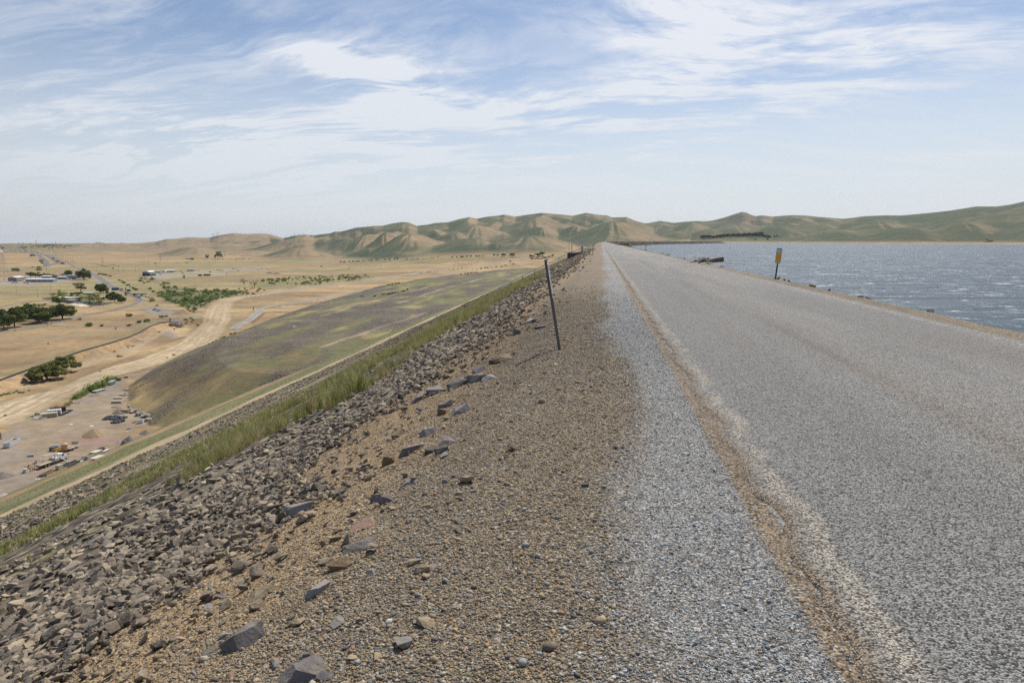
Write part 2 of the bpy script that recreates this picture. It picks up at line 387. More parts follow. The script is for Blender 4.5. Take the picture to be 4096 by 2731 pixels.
def land_material(name, peb_scale=62.0):
    m, n, b = newmat(name)
    c = attr(n, 'col').outputs[0]; mx = n.node('ShaderNodeSeparateColor'); n.l.new(attr(n, 'mixa').outputs[0], mx.inputs[0])
    peb, rocky, grassy = mx.outputs
    p = pos(n)
    big = n.noise(p, 0.02, 5, .6); mid = n.noise(n.mapping(p, rot=(0,0,.5), scale=(1, 1, 1)), 0.17, 5, .62); sm = n.noise(p, 1.3, 5, .7)
    v = n.math('ADD', n.math('MULTIPLY', n.ramp(big, .3, .7), .32), n.math('ADD', n.math('MULTIPLY', n.ramp(mid, .3, .7), .28), n.math('ADD', n.math('MULTIPLY', sm, .3), .55)))
    cc = n.node('ShaderNodeVectorMath', operation='SCALE'); n.set(cc.inputs[0], c); n.set(cc.inputs['Scale'], v)
    c = cc.outputs[0]
    # stubbly grass: streaks
    gs = n.noise(n.mapping(p, rot=(0, 0, .35), scale=(.25, 1.0, .25)), 1.1, 6, .75)
    gv = n.math('ADD', n.math('MULTIPLY', n.math('SUBTRACT', n.ramp(gs, .3, .7), .5), n.math('MULTIPLY', grassy, .55)), 1.0)
    cc = n.node('ShaderNodeVectorMath', operation='SCALE'); n.set(cc.inputs[0], c); n.set(cc.inputs['Scale'], gv); c = cc.outputs[0]
    # rocks of a hand to half a metre
    vr = n.node('ShaderNodeTexVoronoi', feature='F1'); n.set(vr.inputs['Vector'], n.mapping(p, scale=(1, 1, 1.4))); vr.inputs['Scale'].default_value = 2.1
    rs = n.node('ShaderNodeSeparateColor'); n.l.new(vr.outputs['Color'], rs.inputs[0])
    rv = n.ramp(rs.outputs[0], 0, 1, .45, 1.7)
    rv = n.math('ADD', n.math('MULTIPLY', n.math('SUBTRACT', rv, 1.0), rocky), 1.0)
    gap = n.math('ADD', n.math('MULTIPLY', n.ramp(vr.outputs['Distance'], .3, .6, 0, -.6), rocky), 1.0)
    cc = n.node('ShaderNodeVectorMath', operation='SCALE'); n.set(cc.inputs[0], c); n.set(cc.inputs['Scale'], n.math('MULTIPLY', rv, gap)); c = cc.outputs[0]
    pc, ph = pebble_layer(n, p, peb_scale, c, peb)
    pc2, ph2 = pebble_layer(n, n.mapping(p, loc=(3.1, 7.7, 0)), peb_scale*2.1, c, peb)
    sel = n.ramp(n.noise(p, 9, 3), .46, .56)
    c = n.mix(sel, pc, pc2)
    n.l.new(c, b.inputs['Base Color']); b.inputs['Roughness'].default_value = .92; b.inputs['Specular IOR Level'].default_value = .25
    h = n.math('MULTIPLY', n.math('ADD', n.math('MULTIPLY', ph, -.008), n.math('MULTIPLY', ph2, -.003)), peb)
    h = n.math('ADD', h, n.math('MULTIPLY', n.math('MULTIPLY', vr.outputs['Distance'], -.30), rocky))
    h = n.math('ADD', h, n.math('MULTIPLY', n.math('MULTIPLY', gs, .30), grassy))
    bp = n.node('ShaderNodeBump'); bp.inputs['Strength'].default_value = 1.0; bp.inputs['Distance'].default_value = 1.0
    n.l.new(h, bp.inputs['Height']); n.l.new(bp.outputs[0], b.inputs['Normal'])
    return m
M_LAND = land_material('land'); 

def road_material():
    m, n, b = newmat('chip_seal'); p = pos(n)
    c = attr(n, 'col').outputs[0]; mx = n.node('ShaderNodeSeparateColor'); n.l.new(attr(n, 'mixa').outputs[0], mx.inputs[0])
    big = n.noise(n.mapping(p, scale=(1, .12, 1)), 0.9, 5, .6); sm = n.noise(p, 2.2, 4, .6)
    v = n.math('ADD', n.math('MULTIPLY', big, .30), n.math('ADD', n.math('MULTIPLY', sm, .22), .74))
    cc = n.node('ShaderNodeVectorMath', operation='SCALE'); n.set(cc.inputs[0], c); n.set(cc.inputs['Scale'], v)
    vo = n.node('ShaderNodeTexVoronoi', feature='F1'); n.set(vo.inputs['Vector'], p); vo.inputs['Scale'].default_value = 108
    sp = n.node('ShaderNodeSeparateColor'); n.l.new(vo.outputs['Color'], sp.inputs[0])
    cl = n.noise(p, 26, 3, .7)
    q = n.math('ADD', n.math('MULTIPLY', sp.outputs[0], .7), n.math('MULTIPLY', cl, .6))
    val = n.ramp(q, .30, .98, .12, 2.15)
    c2 = n.node('ShaderNodeVectorMath', operation='SCALE'); n.set(c2.inputs[0], cc.outputs[0]); n.set(c2.inputs['Scale'], val)
    tint = n.mix(n.ramp(sp.outputs[1], .7, .95, 0, .28), c2.outputs[0], (.40, .30, .20))
    gap = n.ramp(vo.outputs['Distance'], .45, .75, 1, .35)
    c3 = n.node('ShaderNodeVectorMath', operation='SCALE'); n.set(c3.inputs[0], tint); n.set(c3.inputs['Scale'], gap)
    n.l.new(c3.outputs[0], b.inputs['Base Color']); b.inputs['Roughness'].default_value = .8; b.inputs['Specular IOR Level'].default_value = .35
    bp = n.node('ShaderNodeBump'); bp.inputs['Strength'].default_value = 1; bp.inputs['Distance'].default_value = 1
    n.set(bp.inputs['Height'], n.math('MULTIPLY', vo.outputs['Distance'], -.006)); n.l.new(bp.outputs[0], b.inputs['Normal'])
    return m
M_ROAD = road_material()

def water_material():
    m, n, b = newmat('lake_water'); p = pos(n)
    b.inputs['Specular IOR Level'].default_value = .26; b.inputs['IOR'].default_value = 1.33
    w1 = n.noise(n.mapping(p, rot=(0,0,R(-12)), scale=(.28, 1.0, 1)), .16, 6, .62, .6)
    w2 = n.noise(n.mapping(p, rot=(0,0,R(10)), scale=(.45, 1.0, 1)), .9, 6, .7, .4)
    h = n.math('ADD', n.math('MULTIPLY', w1, 3.0), n.math('MULTIPLY', w2, .45))
    bp = n.node('ShaderNodeBump'); bp.inputs['Strength'].default_value = .9; bp.inputs['Distance'].default_value = 1.0
    n.l.new(h, bp.inputs['Height']); n.l.new(bp.outputs[0], b.inputs['Normal'])
    # whitecaps: broken short crests
    f1 = n.noise(n.mapping(p, rot=(0,0,R(-14)), scale=(.42, 1, 1)), .24, 5, .66, .9)
    f2 = n.noise(n.mapping(p, rot=(0,0,R(-6)), scale=(.5, 1, 1)), .75, 5, .75, .5)
    foam = n.math('MULTIPLY', n.ramp(f1, .53, .60), n.ramp(f2, .52, .60))
    f3 = n.noise(n.mapping(p, rot=(0,0,R(-20)), scale=(.35, 1, 1)), .55, 4, .7, .8)
    foam = n.math('MAXIMUM', foam, n.math('MULTIPLY', n.ramp(f3, .625, .66), .9))
    tone = n.mix(n.ramp(n.noise(p, .012, 4, .6), .3, .7), (.018, .040, .066), (.032, .062, .092))
    tone = n.mix(n.ramp(w1, .35, .62), tone, (.050, .085, .11))
    n.l.new(n.mix(foam, tone, (.80, .84, .86)), b.inputs['Base Color'])
    n.set(b.inputs['Roughness'], n.ramp(foam, 0, 1, .38, .8))
    return m
M_WATER = water_material()

# ------------------------------------------------------------------ colours of the ground
TAN = np.array([.415,.282,.138]); TAN2 = np.array([.26,.18,.096]); PALE = np.array([.49,.348,.185]); GRN = np.array([.105,.125,.045]); OLV = np.array([.19,.17,.075])
GREY = np.array([.27,.228,.172]); DIRT = np.array([.42,.315,.19]); ROCKC = np.array([.205,.178,.150]); ASPH = np.array([.165,.148,.122])
def lay(C, m, c): return C*(1-m[..., None])+np.asarray(c)*m[..., None]
def band(x, y, pts, wd, soft=1.0, jit=0):
    d = pl_dist(x, y, pts)
    if jit: d = d+(fbm(x/6, y/6, 3, 91)-.5)*jit
    return 1-sst(wd-soft, wd+soft, d)
def full(poly, z=VZ): return W3(poly)
Z1 = lambda L, s=2.94, ox=0, oy=900: [(ox+a/s, oy+b/s) for a, b in L]
HAULPX = [(-60,1690),(0,1662),(223,1560),(402,1497),(625,1439),(745,1392),(800,1362),(834,1325),(862,1285),(876,1245),(888,1214),(918,1198),(953,1190),(1072,1173),(1208,1153),(1412,1129),(1600,1102),(1740,1080),(1890,1060),(2040,1040),(2110,1030)]
def W3(pts):
    return [tuple(drop(a, b, 60)[:2]) if (a > 1150 and b < 1125) else tuple(gnd(a, b)) for a, b in pts]
HAUL = W3(HAULPX)
TRACKS = [ # (image polyline on the valley floor, half width m, colour, softness)
 ([(0,1373),(204,1349),(306,1337),(459,1317),(560,1299)], 3.2, GREY, 1.2),
 ([(-50,1560),(0,1540),(150,1500),(300,1450),(420,1408),(520,1375),(600,1335),(650,1305),(700,1290)], 5.5, DIRT*.92, 2),
 ([(-50,1640),(0,1622),(180,1560),(420,1480),(620,1420),(760,1370)], 1.6, TAN2*.75, 1.2),
 ([(700,1290),(730,1310),(760,1330),(800,1345)], 9, PALE, 3),
 ([(704,1283),(790,1268),(850,1258),(900,1245)], 5, GREY*1.1, 2),
 ([(0,1183),(80,1172),(180,1168),(150,1162)], 2.0, GREY*1.1, 1.5),
 ([(0,1228),(70,1215),(150,1205),(200,1200)], 4.0, ASPH*1.1, 1.5),
 ([(0,1098),(150,1095),(330,1088)], 1.2, TAN2*.6, 1), ([(0,1055),(200,1052),(420,1075)], 1.0, TAN2*.7, 1),
 ([(800,1080),(1000,1075),(1250,1052),(1500,1040),(1700,1030)], 2.0, GREY, 3),([(1058,1230),(1140,1222),(1230,1214),(1330,1200),(1440,1188)], 1.4, TAN2*.6, 1),
 ([(1010,1290),(1060,1250),(1100,1245),(1180,1252),(1250,1258)], 1.4, TAN2*.6, 1),([(1000,1248),(1200,1205),(1500,1175),(1650,1150)], 1.3, TAN2*.65, 1),
 ([(560,1100),(640,1135),(700,1165)], 2.2, OLV, 2),([(840,1300),(870,1270),(880,1240)], 3.0, TAN2*.7, 2),([(640,1000),(900,998),(1100,1010),(1300,1030)], 3, TAN2*.7, 4),
 ([(-40,978),(700,978)], 25, TAN2*.8, 20)]
POLYS = [ # painted areas on the valley floor
 ([(-120,1790),(0,1700),(120,1640),(240,1610),(330,1570),(440,1525),(520,1497),(600,1478),(560,1510),(513,1546),(504,1618),(540,1660),(598,1703),(560,1735),(0,2010),(-120,2070)], np.array([.30,.245,.185]), 5),
 ([(350,1094),(402,1145),(476,1172),(517,1169),(560,1175),(600,1192),(570,1204),(510,1182),(440,1120),(400,1095),(361,1084)], GREY*1.15, 3),
 ([(0,1120),(30,1103),(100,1100),(240,1110),(340,1118),(345,1122),(215,1135),(130,1143),(0,1142)], GREY*1.2, 2),
 ([(200,1190),(300,1186),(370,1195),(448,1218),(358,1226),(310,1216),(225,1206),(150,1190)], ASPH*.42, 1),
 ([(268,1212),(305,1209),(362,1225),(322,1226)], GREY*2.3, .6),
 ([(305,1196),(350,1192),(430,1188),(400,1205),(325,1208)], GRN*1.3, 2),
 ([(570,1104),(600,1095),(700,1090),(860,1078),(950,1075),(905,1090),(920,1098),(880,1103),(760,1108),(640,1118),(600,1110)], GREY*1.2, 3),
 ([(645,1104),(740,1096),(860,1090),(895,1094),(840,1100),(700,1110)], OLV*1.7, 3),
 ([(860,1080),(980,1070),(1080,1074),(1060,1082),(950,1086)], GREY*1.15, 4),
 ([(553,1232),(640,1222),(690,1240),(720,1262),(660,1268),(600,1262)], GREY*1.05, 3),
 ([(535,1180),(590,1178),(608,1190),(580,1196),(550,1192)], GREY*1.3, 1.5),
 ([(610,1175),(700,1150),(800,1160),(900,1160),(1000,1160),(930,1185),(860,1200),(800,1232),(770,1255),(740,1232),(680,1208),(640,1192)], np.array([.115,.125,.055]), 5),
 ([(1000,1175),(1100,1165),(1000,1182),(950,1200),(930,1190)], OLV, 4),
 ([(1000,1120),(1240,1104),(1440,1095),(1540,1098),(1460,1122),(1330,1132),(1180,1150),(1080,1160),(1000,1150)], OLV*1.25, 6),
 ([(1100,1085),(1250,1078),(1500,1085),(1400,1092),(1200,1092)], OLV*1.4, 8),
 ([(1350,1050),(1600,1035),(1800,1030),(2050,1020),(2050,1032),(1700,1050),(1400,1056)], OLV*1.2, 8),
 ([(0,983),(140,982),(290,990),(300,994),(160,998),(0,1002)], GREY*.8, 20),
 ([(0,1005),(150,1002),(330,1005),(150,1010),(0,1012)], OLV, 6),
 ([(0,1300),(60,1290),(210,1240),(300,1250),(260,1275),(120,1296)], TAN2*.8, 5),
 ([(620,1283),(700,1305),(760,1330),(700,1345),(640,1320)], GREY*1.1, 4),
 ([(0,1590),(90,1568),(170,1560),(100,1590),(0,1618)], OLV, 4)]
def land_color(x, y, z, h, nx, ny, nz):
    r = np.hypot(x, y); az = np.arctan2(x, y)
    C = np.zeros(x.shape+(3,)); n1 = fbm(x/260, y/60, 4, 101); n2 = fbm(x/60, y/25, 4, 102); n3 = fbm(x/900, y/500, 3, 103)
    C[:] = TAN
    C = lay(C, sst(.45, .68, n1)*.8, TAN2); C = lay(C, sst(.5, .7, n2)*.55, PALE); C = lay(C, sst(.54, .72, 1-n2)*.5, TAN2*.85)
    C = lay(C, sst(.47, .64, n3)*.7*sst(500, 1500, r), OLV*1.35); C = lay(C, sst(.5, .62, fbm(x/420+3, y/110, 4, 104))*.45, TAN2*.9)
    C = lay(C, sst(6500, 11000, r)*.9, np.array([.12,.145,.12])); C = lay(C, sst(9000, 12000, r)*(1-sst(14000, 17000, r))*sst(.5,.6,fbm(x/900, y/400, 3, 105))*.6, np.array([.28,.22,.14]))  # distance haze painted in: far plain turns bluish green, some tan patches kept
    # the hills: grass is green where the slope turns from the sun, dry on the spurs that face right
    hm = sst(3, 14, h)
    gb = np.interp(az, [az_of(560), az_of(1000), az_of(1500), az_of(1900), az_of(2300), az_of(2500), az_of(3000), az_of(3900)], [-.20, -.10, .14, .34, .55, .70, .66, .76])
    lx = np.clip(-(nx*math.cos(.2)+ny*math.sin(.2)*-1), -.17, .3)
    g = gb+lx*2.6+(fbm(x/160, y/160, 4, 111)-.5)*.8+(fbm(x/600, y/600, 2, 112)-.5)*.8
    green = sst(-.30, .62, g)
    pale_g = np.array([.125,.130,.064]); dk_g = np.array([.064,.085,.040])
    Hc = np.zeros_like(C); Hc[:] = np.array([.34,.248,.145]); Hc = lay(Hc, sst(.45, .65, n1)*.6, np.array([.25,.18,.11])); Hc = lay(Hc, sst(.5,.7,fbm(x/40,y/40,3,5))*.3, np.array([.48,.36,.22]))
    G = np.zeros_like(C); G[:] = dk_g; G = lay(G, sst(.4, .65, fbm(x/220, y/220, 4, 113)), pale_g)
    Hc = Hc*(1-green[..., None])+G*green[..., None]
    right = az > az_of(2620)
    shore = sst(10, 2, z-WZ)*right
    Hc = lay(Hc, shore*.85, np.array([.34,.24,.15]))
    Hc = Hc*np.array([.84,.84,.78])
    C = lay(C, hm, [0, 0, 0])+Hc*hm[..., None]
    rs = right & (h < 14)
    m = (1-hm)*right*(r > 1500); C = lay(C, m*.8, np.array([.22,.20,.09])); C = lay(C, m*shore, np.array([.36,.25,.15]))
    # valley greens near the foot of the hills
    vg = sst(az_of(1300), az_of(1700), az)*(~right)*sst(1600, 2600, r)*(1-hm)*sst(.42, .6, fbm(x/300, y/130, 3, 120))
    C = lay(C, vg*.7, OLV*1.1)
    mixa = np.zeros(x.shape+(3,)); mixa[..., 2] = .7
    near = (x < 0) & (r < 9000)
    X = x[near]; Y = y[near]; c = C[near]; mm = mixa[near]
    for poly, colr, soft in POLYS:
        pw = np.array(full(poly)); lo = pw.min(0)-40; hi = pw.max(0)+40
        s = (X > lo[0]) & (X < hi[0]) & (Y > lo[1]) & (Y < hi[1])
        if not s.any(): continue
        xs = X[s]; ys = Y[s]; d = pl_dist(xs, ys, pw, True); ins = poly_in(xs, ys, pw)
        sd_ = np.where(ins, d, -d)+(fbm(xs/14, ys/14, 5, 130)-.5)*soft*6.5
        t = sst(-soft*.5, soft*.9, sd_)*(1 if soft < 4 else .62+.38*sst(.35, .6, fbm(xs/22, ys/22, 4, 131))); c[s] = lay(c[s], t, colr)
        mm[s, 2] *= (1-t*.5)
    for pts, wd, colr, soft in TRACKS:
        pw = np.array(W3(pts)); lo = pw.min(0)-30-wd; hi = pw.max(0)+30+wd
        s = (X > lo[0]) & (X < hi[0]) & (Y > lo[1]) & (Y < hi[1])
        if s.any(): c[s] = lay(c[s], band(X[s], Y[s], list(pw), wd, soft, 2.0), colr)
    # haul road: wide graded dirt with wheel streaks
    dd = pl_dist(X, Y, HAUL)+(fbm(X/9, Y/9, 3, 140)-.5)*5
    k = 1-sst(10.5, 14.5, dd); st = fbm(dd/1.3, (X+Y)/90, 3, 141)
    hc = np.zeros(c.shape); hc[:] = np.array([.44,.33,.195]); hc = lay(hc, sst(.45, .7, st), np.array([.53,.42,.27])); hc = lay(hc, sst(.5,.7,1-st)*.5, np.array([.33,.245,.155]))
    k2 = (1-sst(14, 21, dd))*(1-k); c = lay(c, k2*.55*sst(.42,.6,fbm(X/12,Y/12,3,7)), OLV*1.2)
    farr = sst(1000, 1200, np.hypot(X, Y)); hc = lay(hc, farr*.75, GREY*1.05)
    c = c*(1-k[..., None])+hc*k[..., None]; mm[..., 2] *= (1-k)
    # cut bank below the pipe
    s_ = side(X, Y, PIPE); bk = sst(0, 2, s_)*(1-sst(8, 13, s_))*(np.hypot(X, Y) < 1500)
    c = lay(c, bk*.85, np.array([.40,.26,.13])); c = lay(c, bk*sst(.5, .64, fbm(X/4, Y/4, 3, 142)), np.array([.25,.19,.13]))
    c = lay(c, sst(-1, 0, -abs(s_+7)+2.5)*.6*(np.hypot(X, Y) < 1500), OLV*1.3)
    # red-stained patch in the yard
    q = np.array(gnd(368, 1763)); c = lay(c, np.exp(-(((X-q[0])/9)**2+((Y-q[1])/5)**2))*.55, np.array([.34,.17,.17]))
    q = np.array(gnd(345, 1598)); c = lay(c, np.exp(-(((X-q[0])/4)**2+((Y-q[1])/4)**2))*.5, np.array([.22,.25,.28]))
    # berm: rubble and grass in streaks along the dam
    ins = poly_in(X, Y, BERM); d = pl_dist(X, Y, BERM[:14])
    b = sst(-1, 2, np.where(ins, d, -d)+(fbm(X/5, Y/5, 3, 150)-.5)*3)
    bc = np.zeros(c.shape); bc[:] = ROCKC*.98*np.array([1.03,1.0,.90])
    s1 = fbm(X/15, Y/60, 4, 151); s2 = fbm(X/40, Y/170, 3, 152)
    gg = sst(.40, .60, s1*.6+s2*.4)
    bc = lay(bc, gg*.85, np.array([.165,.160,.060])); bc = lay(bc, sst(.62, .75, s1)*.8, np.array([.33,.26,.11]))
    nose = np.exp(-(((Y-330)/55)**2))*sst(-120, -180, X); bc = lay(bc, nose*sst(.35,.6,fbm(X/14,Y/14,3,153))*.85, np.array([.21,.145,.075]))
    bc = lay(bc, np.exp(-(((d-5)/5)**2))*nose*sst(.4,.6,s1), np.array([.46,.32,.14]))
    for pts, wd in [([(1293,1402),(1600,1304),(1700,1265)], 2.2), ([(1596,1225),(1760,1170),(1921,1125),(2043,1102)], 3.0), ([(1290,1270),(1400,1235),(1540,1197),(1700,1160)], 3.0)]:
        pw = [tuple(gnd(a, b_, -61.5)) for a, b_ in pts]; bc = lay(bc, band(X, Y, pw, wd, 1.5, 2), np.array([.36,.27,.19]))
    c = c*(1-b[..., None])+bc*b[..., None]
    mm[..., 1] = b*(.25+.75*(1-gg)); mm[..., 2] *= (1-b*.3)
    mm[..., 1] = np.maximum(mm[..., 1], k2*.0)
    C[near] = c; mixa[near] = mm
    # rocky outcrop on the pointed hill
    for px, py, Dh, sx, sy in [(2990,868,5000,330,480),(2985,905,4150,200,330),(2960,912,4000,150,240),(2965,893,4600,160,220)]:
        a0 = az_of(px); u = (az-a0)*r/sx*2.2; v = (r-Dh)/sy
        C = lay(C, np.exp(-(u*u+v*v))*sst(.45, .58, fbm(x/22+y/40, y/60, 4, 160))*.85, np.array([.115,.09,.08]))
    return C, mixa

def dam_color(x, y, z):
    xp = -(x-crest_c(y)); C = np.zeros(x.shape+(3,)); mx = np.zeros(x.shape+(3,))
    n = fbm(x/.9, y/2.2, 4, 201); n2 = fbm(x/3, y/9, 4, 202); n3 = fbm(x/10, y/30, 4, 203)
    blue = np.array([.33,.33,.315]); brown = np.array([.265,.212,.140]); sand = np.array([.39,.268,.138]); soil = np.array([.23,.185,.125])
    C[:] = blue; mx[..., 0] = 1.0
    C = lay(C, sst(-.50, .0, xp+(n-.5)*.7+(n2-.5)*.5), brown)
    C = lay(C, sst(1.1, 2.0, xp+(n2-.5)*1.6+(n-.5)*.8)*.9, sand); mx[..., 0] = 1-.25*sst(1.1, 2.0, xp)
    C = lay(C, sst(.35,.75,np.exp(-((xp+1.02+(n-.5)*.22)/.105)**2))*.95, np.array([.27,.20,.125]))   # worn gutter by the road edge
    rk = sst(2.5, 3.4, xp+(n2-.5)*1.2)
    C = lay(C, rk, soil); mx[..., 0] *= (1-rk*.6); mx[..., 1] = rk*.4
    # lower slope
    lo = sst(5.2, 7.5, xp+(n2-.5)*2.5)
    C = lay(C, lo, np.array([.255,.205,.145])); C = lay(C, lo*sst(.5,.68,fbm(x/1.5, y/7, 4, 209))*.6, np.array([.21,.19,.085])); mx[..., 1] = mx[..., 1]*(1-lo)+lo*.9; mx[..., 0] *= (1-lo)
    far = sst(25, 75, y+(n3-.5)*30)
    g1 = sst(8.2, 11.5, xp+(n3-.5)*3)*(1-sst(38, 46, xp+(n3-.5)*8))*np.clip(.05+.95*far, 0, 1)*sst(.30+.12*(1-far), .55, n2*.5+n3*.5+.12*far)
    C = lay(C, g1*.8, np.array([.215,.205,.08])); mx[..., 1] *= (1-g1*.85); mx[..., 2] = g1
    g2 = sst(42, 50, xp)*(1-sst(68, 73, xp))*sst(.36, .58, fbm(x/5, y/40, 4, 205))
    C = lay(C, g2*.75, OLV*1.1); mx[..., 1] *= (1-g2*.5)
    C = lay(C, sst(46,52,xp)*(1-sst(66,74,xp))*.35, np.array([.25,.20,.16]))
    C = lay(C, sst(44,50,xp)*(1-sst(70,74,xp))*sst(.45,.62,fbm(x/2.2, y/26, 4, 210))*.6, np.array([.33,.27,.17]))
    g3 = sst(78, 80, xp); s = fbm(x/4, y/50, 4, 206)
    C = lay(C, g3, np.array([.20,.21,.075])); C = lay(C, g3*sst(.5, .68, s)*.8, np.array([.27,.23,.13])); mx[..., 1] *= (1-g3*.75); mx[..., 2] = np.maximum(mx[..., 2], g3*.8)
    C = lay(C, g3*sst(.52, .68, 1-s)*.5, ROCKC*1.2)
    C = lay(C, sst(70, 72.5, xp)*(1-sst(73.5,75,xp))*.6, np.array([.16,.17,.06]))
    C = lay(C, sst(66,70,xp)*(1-sst(72.5,73.8,xp))*sst(.35,.55,fbm(x/2,y/25,3,212))*.7, np.array([.19,.20,.07]))
    t = sst(73.2, 74.0, xp+(n2-.5)*1.2)*(1-sst(79, 80, xp+(n2-.5)*1.2)); st = sst(.4,.65,fbm(x/.6, y/60, 3, 207))
    C = lay(C, t, np.array([.44,.33,.20])); C = lay(C, t*st*.5, np.array([.47,.36,.22])); mx[..., 1] *= (1-t); mx[..., 2] *= (1-t)
    t = sst(140, 142, xp+(n2-.5)*3)*(1-sst(147, 150, xp+(n2-.5)*3)); C = lay(C, t*.9, np.array([.36,.225,.125])); mx[..., 1] *= (1-t)
    # lake side: berm gravel, then dark riprap
    rr = sst(6.95, 7.2, -xp); C = lay(C, rr, brown*.85); C = lay(C, rr*sst(.45,.6,n), soil*1.2)
    rr = sst(7.9, 8.5, -xp); C = lay(C, rr, np.array([.105,.09,.095])); mx[..., 1] = np.maximum(mx[..., 1], rr); mx[..., 0] *= (1-rr)
    return C, mx
def normals(X, Y, Z):
    """grid normals"""
    du = np.stack([np.gradient(X, axis=1), np.gradient(Y, axis=1), np.gradient(Z, axis=1)], -1)
    dv = np.stack([np.gradient(X, axis=0), np.gradient(Y, axis=0), np.gradient(Z, axis=0)], -1)
    n = np.cross(du, dv); n /= np.linalg.norm(n, axis=-1, keepdims=True)+1e-12
    return n*np.sign(n[..., 2:3])

# ------------------------------------------------------------------ valley floor and hills
def build_land():
    az = np.arange(R(-66), R(46), R(0.085))
    rs = [70.0]
    while rs[-1] < 25500:
        r = rs[-1]; st = r*r*.00080/79.6
        if 1500 < r < 6800: st = min(st, 15)
        st = max(st, .9); st = min(st, 800); rs.append(r+st)
    rs = np.array(rs); A, Rr = np.meshgrid(az, rs)
    X = Rr*np.sin(A); Y = Rr*np.cos(A)
    Z, Hh = zvalley(X, Y)
    # nothing of it may rise through the dam
    m = (Y > -60) & (Y < 2300); cx = crest_c(Y); xp = -(X-cx)
    inside = m & (xp > -42) & (xp < 183)
    ib = poly_in(X.ravel(), Y.ravel(), BERM).reshape(X.shape); Z = np.where(inside & ~ib, np.minimum(Z, prof(xp)-.8), Z)
    nn = normals(X, Y, Z)
    C, mx = land_color(X.ravel(), Y.ravel(), Z.ravel(), Hh.ravel(), *[nn[..., i].ravel() for i in range(3)])
    V = np.stack([X, Y, Z], -1).reshape(-1, 3); F = grid_faces(*X.shape)
    hf = Hh.ravel()[F].mean(1) > 4.0
    rightland = (V[F, 0].mean(1) > crest_c(np.minimum(V[F, 1].mean(1), 2400))) 
    for name, sel in (('hills', hf), ('valley_ground', ~hf & ~rightland), ('lake_shore', ~hf & rightland)):
        f = F[sel]; u, inv = np.unique(f, return_inverse=True)
        o = link(name, fast_mesh(name, V[u], inv.reshape(f.shape), [M_LAND], C[u], mx[u], smooth=True)); tag(o, kind='structure')
    print('land', len(V))
build_land()

